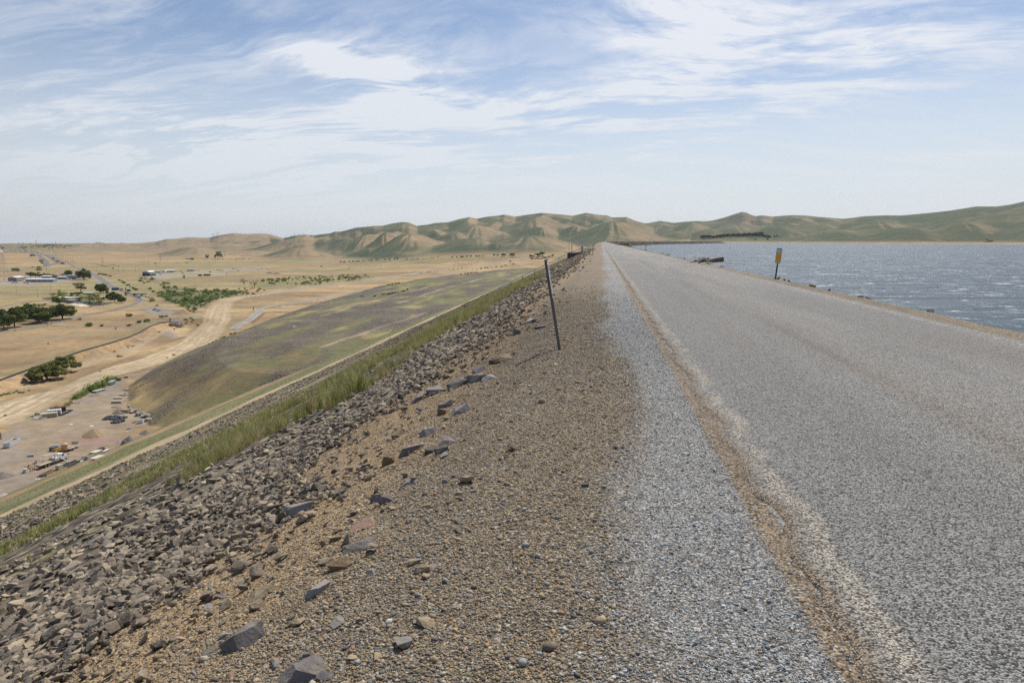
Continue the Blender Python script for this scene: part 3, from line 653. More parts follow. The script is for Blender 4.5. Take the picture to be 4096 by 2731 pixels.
# ------------------------------------------------------------------ embankment and road
def rows():
    ys = [-25., -12., -5., -1.0]; y = 0.5
    while y < 2450:
        ys.append(y); y += .035 if y < 8 else .035+(y-8)*.0085
    return np.array(ys)
YS = rows()
def build_dam():
    t = [0.0]
    while t[-1] < 190: t.append(t[-1]+(.045 if t[-1] < 4 else .045+(t[-1]-4)*.022))
    left = -np.array(t[1:])[::-1]
    rt = np.array([0, .05,.1,.15,.2,.25,.3,.35,.4,.45,.5,.55,.6,.65,.7,.75,.8,.85,.9,.95,1.0,1.05,1.1,1.15,1.3,2,4,6,6.6,6.8,6.9,7.0,7.1,7.25,7.4,7.6,7.8,8.0,8.2,8.5,8.9,9.4,10,11,12.5,14,16,19,23,28,34,41])
    xs = np.concatenate([left, rt]); U, Y = np.meshgrid(xs, YS); X = U+crest_c(Y)
    Z = zdam(X, Y)
    # toe tucked below the valley floor, bed of the road a little lower than its sheet
    Z = np.where((U > 1.0) & (U < 6.95), Z-.012, Z)
    C, mx = dam_color(X.ravel(), Y.ravel(), Z.ravel())
    o = link('embankment', fast_mesh('embankment', np.stack([X, Y, Z], -1).reshape(-1, 3), grid_faces(*X.shape), [M_LAND], C, mx, smooth=True))
    tag(o, kind='structure'); print('dam', X.size)
    xs = np.concatenate([np.arange(1.08, 2.2, .03), np.linspace(2.2, 6.4, 34), np.arange(6.45, 7.0, .05)]); U, Y = np.meshgrid(xs, YS)
    wob = (fbm(Y/.35, Y*0, 4, 301)-.5)*.20+(fbm(Y/4.5, Y*0, 3, 302)-.5)*.05
    wobr = (fbm(Y/.5, Y*0+3, 4, 303)-.5)*.12
    k = np.clip((U-1.08)/1.0, 0, 1); U = U+wob*(1-k); U = U+wobr*np.clip((U-6.4)/.5, 0, 1)
    X = U+crest_c(Y); Z = .010+(fbm(X/1.5, Y/3, 2, 304)-.5)*.012
    edge = np.minimum(np.arange(len(xs)), len(xs)-1-np.arange(len(xs)))
    Z = Z-(edge == 0)*.022
    C = np.zeros(X.shape+(3,)); C[:] = np.array([.182,.180,.168]); n = fbm(X/.5, Y/6, 4, 305); n2 = fbm(X/.14, Y/.3, 4, 306)
    xs0 = np.broadcast_to(xs, X.shape)
    wt = sum(np.exp(-((xs0-c0)/w0)**2) for c0, w0 in ((2.35,.28),(3.55,.22),(4.6,.25),(5.7,.3)))
    C = lay(C, sst(.4, .75, n*.6+wt*.35)*.35, np.array([.15,.145,.13]))
    C = lay(C, np.exp(-((xs0-3.25-.12*np.sin(Y/9))/.14)**2)*sst(.30,.55,n)*.95, np.array([.105,.095,.085])); C = lay(C, np.exp(-((xs0-3.75)/.5)**2)*.35, np.array([.14,.13,.115]))
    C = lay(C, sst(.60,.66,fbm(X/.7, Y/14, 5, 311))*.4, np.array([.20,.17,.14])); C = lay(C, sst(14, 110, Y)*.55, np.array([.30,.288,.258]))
    C = lay(C, sst(.35,.6,fbm(X/1.4, Y/18, 3, 309))*.3*sst(2.,4.,xs0), np.array([.34,.31,.265]))
    ln = np.exp(-((xs0-1.255)/.065)**4)*sst(.22, .5, n2); C = lay(C, ln*.6, np.array([.36,.31,.24]))
    fade = np.exp(-((xs0-1.09)/.07)**2); C = lay(C, fade*.75, .9*np.array([.26,.185,.105]))
    ln = np.exp(-((xs0-6.72)/.05)**4)*sst(.40, .52, n2); C = lay(C, ln*.35, np.array([.50,.47,.40]))
    C = lay(C, sst(6.8, 6.95, xs0)*.6, np.array([.27,.22,.16]))
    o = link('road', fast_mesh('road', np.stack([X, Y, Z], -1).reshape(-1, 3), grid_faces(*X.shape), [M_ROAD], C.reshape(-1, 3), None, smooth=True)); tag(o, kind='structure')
build_dam()

# ------------------------------------------------------------------ lake
def build_lake():
    ys = np.concatenate([np.arange(-600, 0, 60), np.arange(0, 2300, 25)])
    V = []; 
    for y in ys: V += [(crest_c(max(y, 0))+14, y, WZ), (7000, y, WZ)]
    V += [(crest_c(2275)+14, 2900, WZ), (7000, 6000, WZ)]
    F = [(2*i, 2*i+1, 2*i+3, 2*i+2) for i in range(len(V)//2-1)]
    o = link('water', fast_mesh('water', V, F, [M_WATER])); tag(o, kind='structure')
build_lake()
# valley roads as raised sheets
def road_sheet(name, px, wd, colr, z0=VZ, up=.22, res=6.0, scale=1.0):
    pts = [np.array(q_) for q_ in W3(px)]
    # smooth by Catmull-Rom
    P = []
    for i in range(len(pts)-1):
        p0 = pts[max(i-1, 0)]; p1 = pts[i]; p2 = pts[i+1]; p3 = pts[min(i+2, len(pts)-1)]
        L = np.linalg.norm(p2-p1); m = max(int(L/res), 1)
        for k in range(m):
            t = k/m; P.append(.5*((2*p1)+(-p0+p2)*t+(2*p0-5*p1+4*p2-p3)*t*t+(-p0+3*p1-3*p2+p3)*t**3))
    P.append(pts[-1]); P = np.array(P); T = np.gradient(P, axis=0); T /= np.linalg.norm(T, axis=1, keepdims=True)+1e-9; Nn = np.stack([-T[:, 1], T[:, 0]], -1)
    cols = np.array([-.5, -.46, -.3, -.03, .03, .3, .46, .5]); V = []; C = []
    s = np.cumsum(np.r_[0, np.linalg.norm(np.diff(P, axis=0), axis=1)])
    for j, u in enumerate(cols):
        q = P+Nn*u*wd; z = zvalley(q[:, 0], q[:, 1])[0]+up-(.3 if abs(u) == .5 else 0)
        V.append(np.c_[q, z]); cc = np.tile(np.asarray(colr)*(.9 if abs(u) < .2 else 1.05), (len(P), 1))*(0.92+.16*fbm(q[:, 0]/9, q[:, 1]/9, 3, 400))[:, None]; C.append(cc)
    V = np.stack(V, 1).reshape(-1, 3); C = np.stack(C, 1).reshape(-1, 3)
    o = link(name, fast_mesh(name, V, grid_faces(len(P), len(cols)), [M_LAND], C, np.zeros((len(V), 3)))); tag(o, kind='structure'); return P
ROAD_A = road_sheet('access_road', [(-40,1336),(0,1330),(102,1317),(218,1291),(306,1267),(442,1243),(510,1226),(551,1209),(560,1199),(531,1182),(476,1158)], 8.5, ASPH*1.25)
road_sheet('access_road', [(476,1157),(442,1143),(400,1112),(360,1090),(327,1081),(279,1053),(238,1036),(204,1022),(180,1018)], 12, ASPH*1.3, up=.3)
road_sheet('highway', [(-30,1086),(0,1085),(85,1073),(143,1067),(190,1060),(232,1051)], 16, ASPH*1.2, up=.4)
road_sheet('highway', [(188,1062),(180,1046),(163,1029),(143,1019),(102,1014),(51,1010.5),(-20,1009)], 22, ASPH*1.2, up=.5)
road_sheet('highway', [(236,1051),(215,1037),(185,1023),(150,1015.5),(110,1012),(60,1008),(-20,1006.5)], 26, ASPH*1.15, up=.45)
road_sheet('gravel_road', [(221,1303),(280,1305),(340,1305),(440,1302),(544,1296),(620,1288),(684,1283)], 5.5, GREY*1.05)
road_sheet('paved_track', [(930,1318),(953,1301),(1000,1277),(1030,1250),(1062,1230),(1208,1206),(1446,1162),(1500,1159),(1600,1137),(1653,1125),(1806,1095),(1921,1076),(2074,1053),(2128,1045)], 8.0, np.array([.30,.28,.25]), up=.3)
# ------------------------------------------------------------------ stones
import bmesh
def ico(sub):
    bm = bmesh.new(); bmesh.ops.create_icosphere(bm, subdivisions=sub, radius=1.0)
    V = np.array([v.co[:] for v in bm.verts]); F = np.array([[v.index for v in f.verts] for f in bm.faces]); bm.free(); return V, F
def stone(sub, seed, aniso=(1, .75, .5), cuts=9, depth=(.45, .8), rough=0.0):
    g = np.random.default_rng(seed); V, F = ico(sub); V = V.copy()
    for _ in range(cuts):
        n = g.normal(size=3); n /= np.linalg.norm(n); d = g.uniform(*depth); t = V@n-d
        V = V-np.maximum(t, 0)[:, None]*n
    if rough:
        q = fbm(V[:, 0]*3+seed, V[:, 1]*3+V[:, 2]*2.3, 3, seed); V = V*(1+(q-.5)*rough)[:, None]
    V = V*np.array(aniso); V = V/np.abs(V).max(); return V, F
def shard(seed, npts=11, aniso=(1, .75, .5), sub=0, rough=0.0):
    g = np.random.default_rng(seed); bm = bmesh.new()
    P_ = g.uniform(-1, 1, (npts, 3)); P_ /= (np.linalg.norm(P_, axis=1)[:, None])**.75
    for p in P_: bm.verts.new(p*np.array(aniso))
    r = bmesh.ops.convex_hull(bm, input=bm.verts)
    bmesh.ops.delete(bm, geom=[v for v in bm.verts if not v.link_faces], context='VERTS')
    bmesh.ops.triangulate(bm, faces=bm.faces)
    if sub:
        bmesh.ops.subdivide_edges(bm, edges=bm.edges, cuts=sub, use_grid_fill=True); bmesh.ops.triangulate(bm, faces=bm.faces)
        for v in bm.verts:
            c = v.co; q = float(fbm(c.x*3+seed, c.y*3+c.z*4, 3, seed))-.5; v.co = c*(1+q*rough)
    bm.verts.index_update(); V = np.array([v.co[:] for v in bm.verts]); F = np.array([[v.index for v in f.verts] for f in bm.faces]); bm.free()
    return V/np.abs(V).max(), F
def scatter(name, protos, P, S, rotz, tilt, cols=None, mats=(), smooth=False):
    """one mesh of many stones; P positions, S sizes (half length)"""
    VV = []; FF = []; CC = []; off = 0; k = len(protos); which = rng.integers(0, k, len(P))
    for j in range(k):
        s = np.where(which == j)[0]
        if not len(s): continue
        V, F = protos[j]; a = rotz[s]; ca, sa = np.cos(a), np.sin(a)
        # tilt about x then rotate about z, then lie on the slope by shear angle
        tx = tilt[s, 0]; cx, sx = np.cos(tx), np.sin(tx); ty = tilt[s, 1]; cy, sy = np.cos(ty), np.sin(ty)
        v = V[None]*S[s][:, None, None] if S.ndim == 1 else V[None]*S[s][:, None, :]
        x, y, z = v[..., 0], v[..., 1], v[..., 2]
        x, y = x*ca[:, None]-y*sa[:, None], x*sa[:, None]+y*ca[:, None]
        y, z = y*cx[:, None]-z*sx[:, None], y*sx[:, None]+z*cx[:, None]
        x, z = x*cy[:, None]+z*sy[:, None], -x*sy[:, None]+z*cy[:, None]
        v = np.stack([x, y, z], -1)+P[s][:, None, :]
        VV.append(v.reshape(-1, 3)); n = len(V)
        FF.append((F[None]+(np.arange(len(s))*n)[:, None, None]+off).reshape(-1, 3)); off += n*len(s)
        if cols is not None: CC.append(np.repeat(cols[s], n, axis=0))
    return fast_mesh(name, np.concatenate(VV), np.concatenate(FF), mats, np.concatenate(CC) if cols is not None else None, smooth=smooth)
def stone_material(name, use_attr=True, base=(.2, .17, .15), spread=.5, rnd=False):
    m, n, b = newmat(name); p = pos(n)
    if use_attr: c = attr(n, 'col').outputs[0]
    else:
        c = n.node('ShaderNodeRGB').outputs[0]; c.default_value = (*base, 1)
    if rnd:
        oi = n.node('ShaderNodeObjectInfo'); rr = oi.outputs['Random']
        c = n.mix(n.ramp(rr, .0, 1.0, 0, .75), c, (.30, .235, .17)); cc = n.node('ShaderNodeVectorMath', operation='SCALE'); n.set(cc.inputs[0], c)
        n.set(cc.inputs['Scale'], n.ramp(n.math('FRACT', n.math('MULTIPLY', rr, 7.31)), 0, 1, .6, 1.35)); c = cc.outputs[0]
    o = n.node('ShaderNodeTexCoord').outputs['Object'] if rnd else p
    f = n.noise(o, 9 if not rnd else 3.0, 6, .68); f2 = n.noise(p, 60, 4, .7)
    v = n.math('ADD', n.math('MULTIPLY', f, .8), n.math('ADD', n.math('MULTIPLY', f2, .5), .35))
    cc = n.node('ShaderNodeVectorMath', operation='SCALE'); n.set(cc.inputs[0], c); n.set(cc.inputs['Scale'], v)
    up = n.node('ShaderNodeSeparateXYZ'); n.l.new(n.node('ShaderNodeNewGeometry').outputs['Normal'], up.inputs[0])
    top_tan = n.math('MULTIPLY', n.ramp(n.noise(p, 14, 5, .7), .42, .66), n.ramp(up.outputs[2], .35, .95, 0, .45))  # noisy tan patches, stronger on upward faces
    c = n.mix(top_tan, cc.outputs[0], (.36, .29, .20))
    n.l.new(c, b.inputs['Base Color']); b.inputs['Roughness'].default_value = .88; b.inputs['Specular IOR Level'].default_value = .3
    bp = n.node('ShaderNodeBump'); bp.inputs['Strength'].default_value = .8; bp.inputs['Distance'].default_value = .02
    n.set(bp.inputs['Height'], n.math('ADD', n.noise(p, 22, 6, .7), n.math('MULTIPLY', f2, .3))); n.l.new(bp.outputs[0], b.inputs['Normal'])
    return m
M_STONE = stone_material('stone'); M_ROCK = stone_material('riprap_rock', False, (.235, .195, .145), rnd=True)
def palette(P, w, n, jit=.22):
    P = np.array(P); i = rng.choice(len(P), n, p=np.array(w)/sum(w)); return P[i]*(1+(rng.random((n, 1))-.5)*2*jit)

# pebbles of the shoulder, dense close to us
pebs = [stone(1, 900+i, (1, .72, .5), 3, (.6, .9)) for i in range(8)]; pebs0 = [stone(0, 930+i, (1, .72, .5), 2, (.6, .9)) for i in range(8)]
def pebbles():
    n = 420000
    y = 1.9+(rng.random(n)**2.3)*26; half = 0
    lo = -3.3-y*.02; x = lo+(1.09-lo)*rng.random(n)
    # keep what can be seen from about here
    m = (x > -y*1.05-.6) & (x < .35+y*.62)
    x, y = x[m], y[m]; xp = -x
    keep = rng.random(len(x)) < np.clip(1.05-sst(1.1, 2.4, xp)*.72, .2, 1)*(1-sst(12, 28, y)); x, y, xp = x[keep], y[keep], xp[keep]
    gut = (np.abs(x-1.03) < .09) & (rng.random(len(x)) < .75); x, y, xp = x[~gut], y[~gut], xp[~gut]
    z = zdam(x, y)
    blue = sst(-.1, .62, x-(fbm(x/.9, y/2.2, 4, 201)-.5)*.7-(fbm(x/3, y/9, 4, 202)-.5)*.5)
    s = np.exp(rng.normal(np.log(.0040), .44, len(x))); s = np.clip(s, .0028, .026); s = np.where(blue > .5, s*.78, s*1.06)
    s *= 1+.5*sst(4, 14, y)
    big = (rng.random(len(x)) < .006) & (blue < .4); s[big] *= rng.uniform(1.8, 3.2, big.sum())
    cb = palette([(.46,.48,.49),(.31,.335,.355),(.64,.65,.64),(.10,.115,.13),(.20,.22,.235),(.30,.25,.18),(.40,.27,.20)], [26,24,16,14,14,5,1], len(x))
    cw = palette([(.315,.252,.165),(.21,.172,.128),(.25,.24,.205),(.45,.34,.20),(.56,.51,.42),(.13,.12,.12),(.40,.235,.14),(.34,.34,.33),(.48,.32,.14)], [26,20,14,14,6,10,4,7,7], len(x))
    tan = sst(1.0, 1.9, xp)[:, None]; cw = cw*(1-tan*.35)+np.array([.38,.27,.14])*tan*.35
    pick = rng.random(len(x)) < blue; c = np.where(pick[:, None], cb*np.array([1.10,1.10,1.06]), cw*1.04)
    P_ = np.stack([x, y, z+s*.28], -1)
    for sel, pr in ((y < 4.2, pebs), (y >= 4.2, pebs0)):
        me = scatter('gravel', pr, P_[sel], s[sel], rng.random(sel.sum())*6.28, rng.normal(0, .22, (sel.sum(), 2)), c[sel], [M_STONE], True)
        tag(link('gravel', me), kind='stuff'); print('pebbles', sel.sum())
pebbles()

# ---- riprap on the upper slope
rk0 = [shard(300+i, 12, (1, .7, .45)) for i in range(12)]
rk1 = [shard(400+i, int(rng.integers(14, 22)), (1, rng.uniform(.55, .85), rng.uniform(.35, .6)), 1, .12) for i in range(18)]
RC = [(.255,.212,.160),(.180,.154,.122),(.33,.27,.19),(.40,.315,.21),(.29,.228,.170),(.125,.112,.095),(.46,.37,.25)]; RW = [26, 20, 19, 11, 14, 9, 6]
def rock_field():
    n = 62000; u = rng.random(n); y = 1.0*(170/1.0)**(u**.70)
    y = y-1.0+rng.random(n)*.6
    a = 2.85+(fbm(y/1.6, y*0, 4, 501)-.5)*2.4; b = 4.9+sst(12, 60, y)*4.1+(fbm(y/6, y*0+9, 3, 502)-.5)*1.6
    xp = a+(b-a)*rng.random(n); st = rng.random(n) < .035; xp = np.where(st, a-np.abs(rng.normal(0, .55, n)), xp)
    s = np.exp(rng.normal(np.log(.029), .45, n)); s = np.clip(s, .013, .068)
    s *= 1+1.1*sst(4, 24, y)+1.6*sst(30, 110, y)
    s = s*(1+.25*sst(4, 7, xp)); s = np.where(xp < a+.3, s*.8, s)
    return xp, y, s
xp, y, s = rock_field(); x = -xp+crest_c(y); z = zdam(x, y)
order = np.argsort(-(s/np.hypot(np.hypot(x, y), 1.65-z)))
vis = [i for i in order if (x[i] > -y[i]*1.0-.1) and y[i] > 1.6 and (1.65-z[i])*1568/max(y[i]*.99, .1) < 1050]
near = vis[:292]; rest = np.setdiff1d(np.arange(len(x)), near)
slope_tilt = np.stack([rng.normal(0, .35, len(x)), -.42+rng.normal(0, .32, len(x))], -1)
Pz = np.stack([x, y, z+s*.25+rng.random(len(x))*.03], -1)
cols = palette(RC, RW, len(x))
d2 = np.hypot(x, y); isfar = d2 > 22
rest_near = rest[~isfar[rest]]; rest_far = rest[isfar[rest]]
rk1m = [shard(600+i, int(rng.integers(11, 17)), (1, rng.uniform(.5, .9), rng.uniform(.28, .6))) for i in range(20)]
def sub(ix, protos, nm):
    me = scatter(nm, protos, Pz[ix], s[ix], rng.random(len(ix))*6.28, slope_tilt[ix], cols[ix], [M_STONE]); return me
# the rest of the riprap, and the sparse stones further down and on the lake side, are one mass
n3 = 42000; y3 = 3+rng.random(n3)**1.7*190; xp3 = 4.6+rng.random(n3)**1.6*41
keep = fbm(xp3/2.5, y3/9, 3, 503) > .40+.05*sst(10, 20, y3)+.13*sst(20, 70, y3); y3, xp3 = y3[keep], xp3[keep]; x3 = -xp3; z3 = zdam(x3, y3)
s3 = np.clip(np.exp(rng.normal(np.log(.075), .4, len(x3))), .03, .085)*(1+1.2*sst(25, 80, y3))*(1+.9*sst(15, 90, y3))
n4 = 9000; y4 = 2+rng.random(n4)**1.2*420; xr4 = 8.0+rng.random(n4)**.7*3.2; xr4 = np.where(rng.random(n4) < .05, 7.75+rng.random(n4)*.6, xr4); x4 = xr4+crest_c(y4); z4 = zdam(x4, y4)
s4 = np.clip(np.exp(rng.normal(np.log(.12), .5, n4)), .04, .45)*(1+.6*sst(40, 200, y4)); s4 = np.where(xr4 < 8.2, s4*.45, s4)
# far curve of the dam, lake side
n5 = 7000; y5 = 420*(2300/420)**rng.random(n5); xr5 = 8+rng.random(n5)*24; x5 = xr5+crest_c(y5); z5 = zdam(x5, y5); s5 = .5+rng.random(n5)*.8
def joined(parts, name):
    Ps = np.concatenate([p[0] for p in parts]); Ss = np.concatenate([p[1] for p in parts]); Cs = np.concatenate([p[2] for p in parts])
    T = np.concatenate([p[3] for p in parts]); return scatter(name, rk0, Ps, Ss, rng.random(len(Ps))*6.28, T, Cs, [M_STONE])
def tl(n_, t=-.42): return np.stack([rng.normal(0, .35, n_), t+rng.normal(0, .3, n_)], -1)
n6 = 26000; y6 = 40+rng.random(n6)**1.4*420; xp6 = 43+rng.random(n6)*31; k6 = fbm(xp6/3, y6/14, 3, 504) > .44; y6, xp6 = y6[k6], xp6[k6]; z6 = zdam(-xp6, y6); s6 = np.clip(np.exp(rng.normal(np.log(.17), .4, len(xp6))), .08, .5)
me = joined([(np.stack([-xp6, y6, z6+s6*.2], -1), s6, palette(RC, RW, len(xp6))*1.1, tl(len(xp6))), (Pz[rest_far], s[rest_far], cols[rest_far], slope_tilt[rest_far]), (np.stack([x3, y3, z3+s3*.2], -1), s3, palette(RC, RW, len(x3))*1.15, tl(len(x3)))], 'riprap')
tag(link('riprap', me), kind='stuff')
me = joined([(np.stack([x4, y4, z4+s4*.2], -1), s4, palette(RC, RW, n4), tl(n4, .3)), (np.stack([x5, y5, z5+s5*.2], -1), s5, palette(RC, RW, n5)*.7, tl(n5, .3))], 'riprap')
tag(link('riprap', me), kind='stuff')
tag(link('riprap', sub(rest_near, rk1m, 'riprap')), kind='stuff')
rock_meshes = [fast_mesh('rock', V, F, [M_ROCK]) for V, F in rk1]
M_PALE = None
for c_, i in enumerate(near):
    o = link('rock', rock_meshes[rng.integers(0, len(rock_meshes))]); o.location = Pz[i]; o.scale = (s[i],)*3
    o.rotation_euler = (slope_tilt[i, 0], slope_tilt[i, 1], rng.random()*6.28)
    tag(o, 'angular grey-brown rock packed among others in the riprap of the left slope', 'rock', 'riprap rocks on the slope')
def stone_mat_simple(nm, c):
    return stone_material(nm, False, c)
HM = {'dark': stone_mat_simple('dark_stone', (.14, .122, .112)), 'grey': stone_mat_simple('grey_stone', (.30, .275, .26)), 'tan': stone_mat_simple('tan_stone', (.34, .26, .16)),
      'brown': stone_mat_simple('brown_stone', (.22, .15, .08)), 'pink': stone_mat_simple('pink_stone', (.34, .21, .155)), 'slate': stone_mat_simple('slate_stone', (.205, .180, .168))}
# (x, y of the photograph at 2352 wide, width px, height factor, tone, tilt, label)
HERO = [(730,1352,62,.62,'grey',.5,'pale grey block with a black shaded side on the tan gravel, nearest big rock to the gutter of sand'),
 (778,1300,48,.8,'brown',.1,'knobbly yellow-brown rock just above the pale grey block'),
 (973,1308,36,.75,'tan',.2,'lone olive-tan cobble on the pebbles, right of the knobbly brown rock'),
 (560,1468,88,.55,'slate',1.0,'long dark slab standing on edge at the foot of the slope, pointing down-left'),
 (688,1548,100,.45,'slate',.2,'flat dark rock cut by the bottom edge of the picture'),
 (592,1392,32,.9,'tan',.8,'rounded tan-grey cobble with a white spot beside a flat brown stone'),
 (606,1355,70,.28,'tan',.3,'flat brown-tan slab lying above the rounded cobble with the white spot'),
 (690,1165,84,.42,'grey',.3,'broad overhanging grey slab with a deep shadow under it, at the edge of the riprap'),
 (706,1186,46,.5,'tan',.4,'pale tan broken stone tucked below the overhanging grey slab'),
 (770,1238,30,.7,'brown',.1,'small dark brown stone alone on the gravel above the flat slate'),
 (830,1205,60,.22,'pink',.2,'pink flat stone half buried in the gravel'),
 (825,1250,74,.24,'slate',.35,'long thin slate lying half buried in the gravel'),
 (866,1146,32,.8,'slate',.6,'upright purple-grey stone above the pink flat stone'),
 (884,1150,34,.8,'slate',.9,'leaning thin stone touching the upright purple-grey one'),
 (780,1128,46,.4,'dark',.6,'dark wedge on the gravel below the long embedded row of stones'),
 (944,1103,44,.32,'grey',.1,'light flat stone with chipped corners level with the gravel'),
 (838,1072,34,.6,'dark',.4,'dark pair-like split rock left of the squat brown rock'),
 (888,1062,40,.72,'brown',.5,'squat dark brown rock with a flat left face'),
 (942,1030,62,.5,'slate',.3,'long dark boulder lying across the slope, largest of the middle group'),
 (988,1036,28,.9,'dark',.2,'small block with a square face beside the next block of equal size'),
 (1016,1034,36,.75,'dark',.3,'two-horned dark block right of the square-faced one'),
 (983,992,42,.55,'grey',.5,'blue-grey wedge with a bright top above the long dark boulder'),
 (1026,1016,48,.38,'slate',.4,'flat slate stone above the two-horned dark block'),
 (915,998,30,.7,'tan',.2,'tan angular stone at the edge where the sand gives way to riprap'),
 (1060,940,56,.48,'grey',.6,'long grey slab leaning up the slope toward the marker post'),
 (1022,930,44,.55,'slate',.3,'grey stone over a darker one, left of the long leaning slab'),
 (1012,948,30,.7,'brown',.2,'rounded dark brown stone under the grey stones'),
 (962,912,52,.55,'slate',.7,'dark pointed rock at the lower left end of the embedded row'),
 (998,898,40,.8,'grey',.4,'pale upright rock standing in the embedded row'),
 (1052,880,56,.5,'slate',.4,'dark purple rock in the middle of the embedded row'),
 (1090,870,54,.5,'slate',.5,'flat-topped dark rock at the upper part of the embedded row'),
 (1122,868,36,.4,'grey',.5,'thin grey flake at the upper right end of the embedded row'),
 (1102,848,34,.5,'grey',.2,'grey flake above the embedded row'),
 (1158,822,52,.5,'tan',.2,'cream and grey stone on top of a small cluster left of the leaning post'),
 (1136,830,32,.7,'dark',.3,'dark stone on the left of the cream and grey stone'),
 (1184,765,30,.7,'slate',.3,'squarish purple-grey rock left of the leaning post, higher up'),
 (1213,738,36,.5,'grey',.3,'flat grey rock just left of the middle of the leaning post'),
 (1240,752,28,.6,'dark',.3,'dark rock close beside the leaning post'),
 (560,1300,40,.4,'slate',.3,'flat dark stone at the lower edge of the riprap')]
heromesh = [fast_mesh('boulder', *shard(700+i, 13, (1, rng.uniform(.6, .8), .9), 4, .12)) for i in range(9)]
for i, (px, py, wd, hf, tone, tilt, lab) in enumerate(HERO):
    p = drop(px*1.7415, (py+wd*.12)*1.7415, 1.5); d = (p-Vector((0, 0, CAMZ))).length
    L = wd/1568*d*.5
    me = heromesh[i % 9].copy(); me.materials.clear(); me.materials.append(HM[tone])
    o = link('rock', me); o.location = p+Vector((0, 0, L*hf*.25)); o.scale = (L*1.08, L*.95, L*hf*1.15)
    o.rotation_euler = (rng.normal(0, .15), -.35+rng.normal(0, .1), R(20)+tilt*.6+rng.normal(0, .2))
    tag(o, ' '.join(lab.split()[:16]), 'rock')
# stones scattered along the lake side of the road
for i, (px, py, wd, hf, tone, lab) in enumerate([(1786,632,18,.55,'tan','rounded yellow boulder on the lake edge, left of the near yellow marker'),
  (1803,636,11,.6,'dark','dark stone beside the rounded yellow boulder'),(1868,646,24,.42,'pink','pinkish flat rock on the berm right of the near yellow marker'),(1904,652,20,.4,'grey','grey-brown wedge right of the pinkish flat rock'),
  (1655,617,16,.4,'slate','low dark rock halfway between driftwood and yellow boulder'),(1628,611,14,.4,'dark','dark rock second from the driftwood'),(1600,606,12,.5,'dark','dark rock nearest the driftwood log'),
  (1975,712,24,.3,'dark','dark flat rock on the gravel edge far right'),(2137,716,30,.35,'slate','low dark slab on the edge of the berm near the right side')]):
    d = ray(px*1.7415, py*1.7415); t = 7.75/d[0] if d[0] > 0 else 20
    yy = d[1]*t; pz = float(zdam(np.array([7.75]), np.array([yy]))[0]); L = wd/1568*math.hypot(7.75, yy)*.5
    me = heromesh[(i*2+1) % 9].copy(); me.materials.clear(); me.materials.append(HM[tone])
    o = link('rock', me); L *= .72; o.location = (7.75, yy, pz+L*hf*.15); o.scale = (L*1.1, L, L*hf*1.4); o.rotation_euler = (0, .1, rng.random()*3); tag(o, lab, 'rock')
# mid-sized stones strewn over the shoulder
ns = 900; ys_ = 2+rng.random(ns)**1.5*24; xs_ = -.5-rng.random(ns)**.8*2.6; zs_ = zdam(xs_, ys_); ss_ = np.clip(np.exp(rng.normal(np.log(.022), .45, ns)), .012, .075)
me = scatter('cobbles', rk1m, np.stack([xs_, ys_, zs_+ss_*.25], -1), np.stack([ss_, ss_, ss_*.8], -1), rng.random(ns)*6.28, rng.normal(0, .25, (ns, 2)), palette([(.34,.26,.16),(.22,.19,.15),(.30,.28,.25),(.14,.13,.13),(.38,.25,.17)], [30,20,18,20,6], ns), [M_STONE])
tag(link('cobbles', me), kind='stuff')

# ------------------------------------------------------------------ grass on the slope
def leaf_material(name, jit=.35, trans=.25, attrname='col'):
    m, n, b = newmat(name); c = attr(n, attrname).outputs[0]
    f = n.noise(pos(n), .8, 4, .6); v = n.math('ADD', n.math('MULTIPLY', f, jit*2), 1-jit)
    cc = n.node('ShaderNodeVectorMath', operation='SCALE'); n.set(cc.inputs[0], c); n.set(cc.inputs['Scale'], v)
    n.l.new(cc.outputs[0], b.inputs['Base Color']); b.inputs['Roughness'].default_value = .7; b.inputs['Specular IOR Level'].default_value = .2
    tr = n.node('ShaderNodeBsdfTranslucent'); n.l.new(cc.outputs[0], tr.inputs[0]); mxn = n.node('ShaderNodeMixShader'); mxn.inputs[0].default_value = trans
    n.l.new(b.outputs[0], mxn.inputs[1]); n.l.new(tr.outputs[0], mxn.inputs[2]); n.l.new(mxn.outputs[0], n.n['Material Output'].inputs[0])
    return m
M_GRASS = leaf_material('grass')
def tuft(seed, nb=16, spread=.16, h=(.5, 1.0), wd=.012):
    g = np.random.default_rng(seed); V = []; F = []
    for k in range(nb):
        a = g.random()*6.28; r = g.random()**.7*spread; bx, by = r*math.cos(a), r*math.sin(a); H = g.uniform(*h); ln = g.normal(.12, .12)+.08; la = g.random()*6.28
        wa = g.random()*3.14; wx, wy = math.cos(wa)*wd, math.sin(wa)*wd; i = len(V)
        for q, ww in ((0, 1), (.55, .8), (1, .12)):
            ox = math.cos(la)*ln*q*q*H; oy = math.sin(la)*ln*q*q*H; zz = H*q*(1-.1*q)
            V += [(bx+ox-wx*ww, by+oy-wy*ww, zz), (bx+ox+wx*ww, by+oy+wy*ww, zz)]
        F += [(i, i+1, i+3), (i, i+3, i+2), (i+2, i+3, i+5), (i+2, i+5, i+4)]
    return np.array(V), np.array(F)
T1 = [tuft(i, 20) for i in range(8)]; T2 = [tuft(50+i, 9, .3, (.4, 1.0), .05) for i in range(6)]
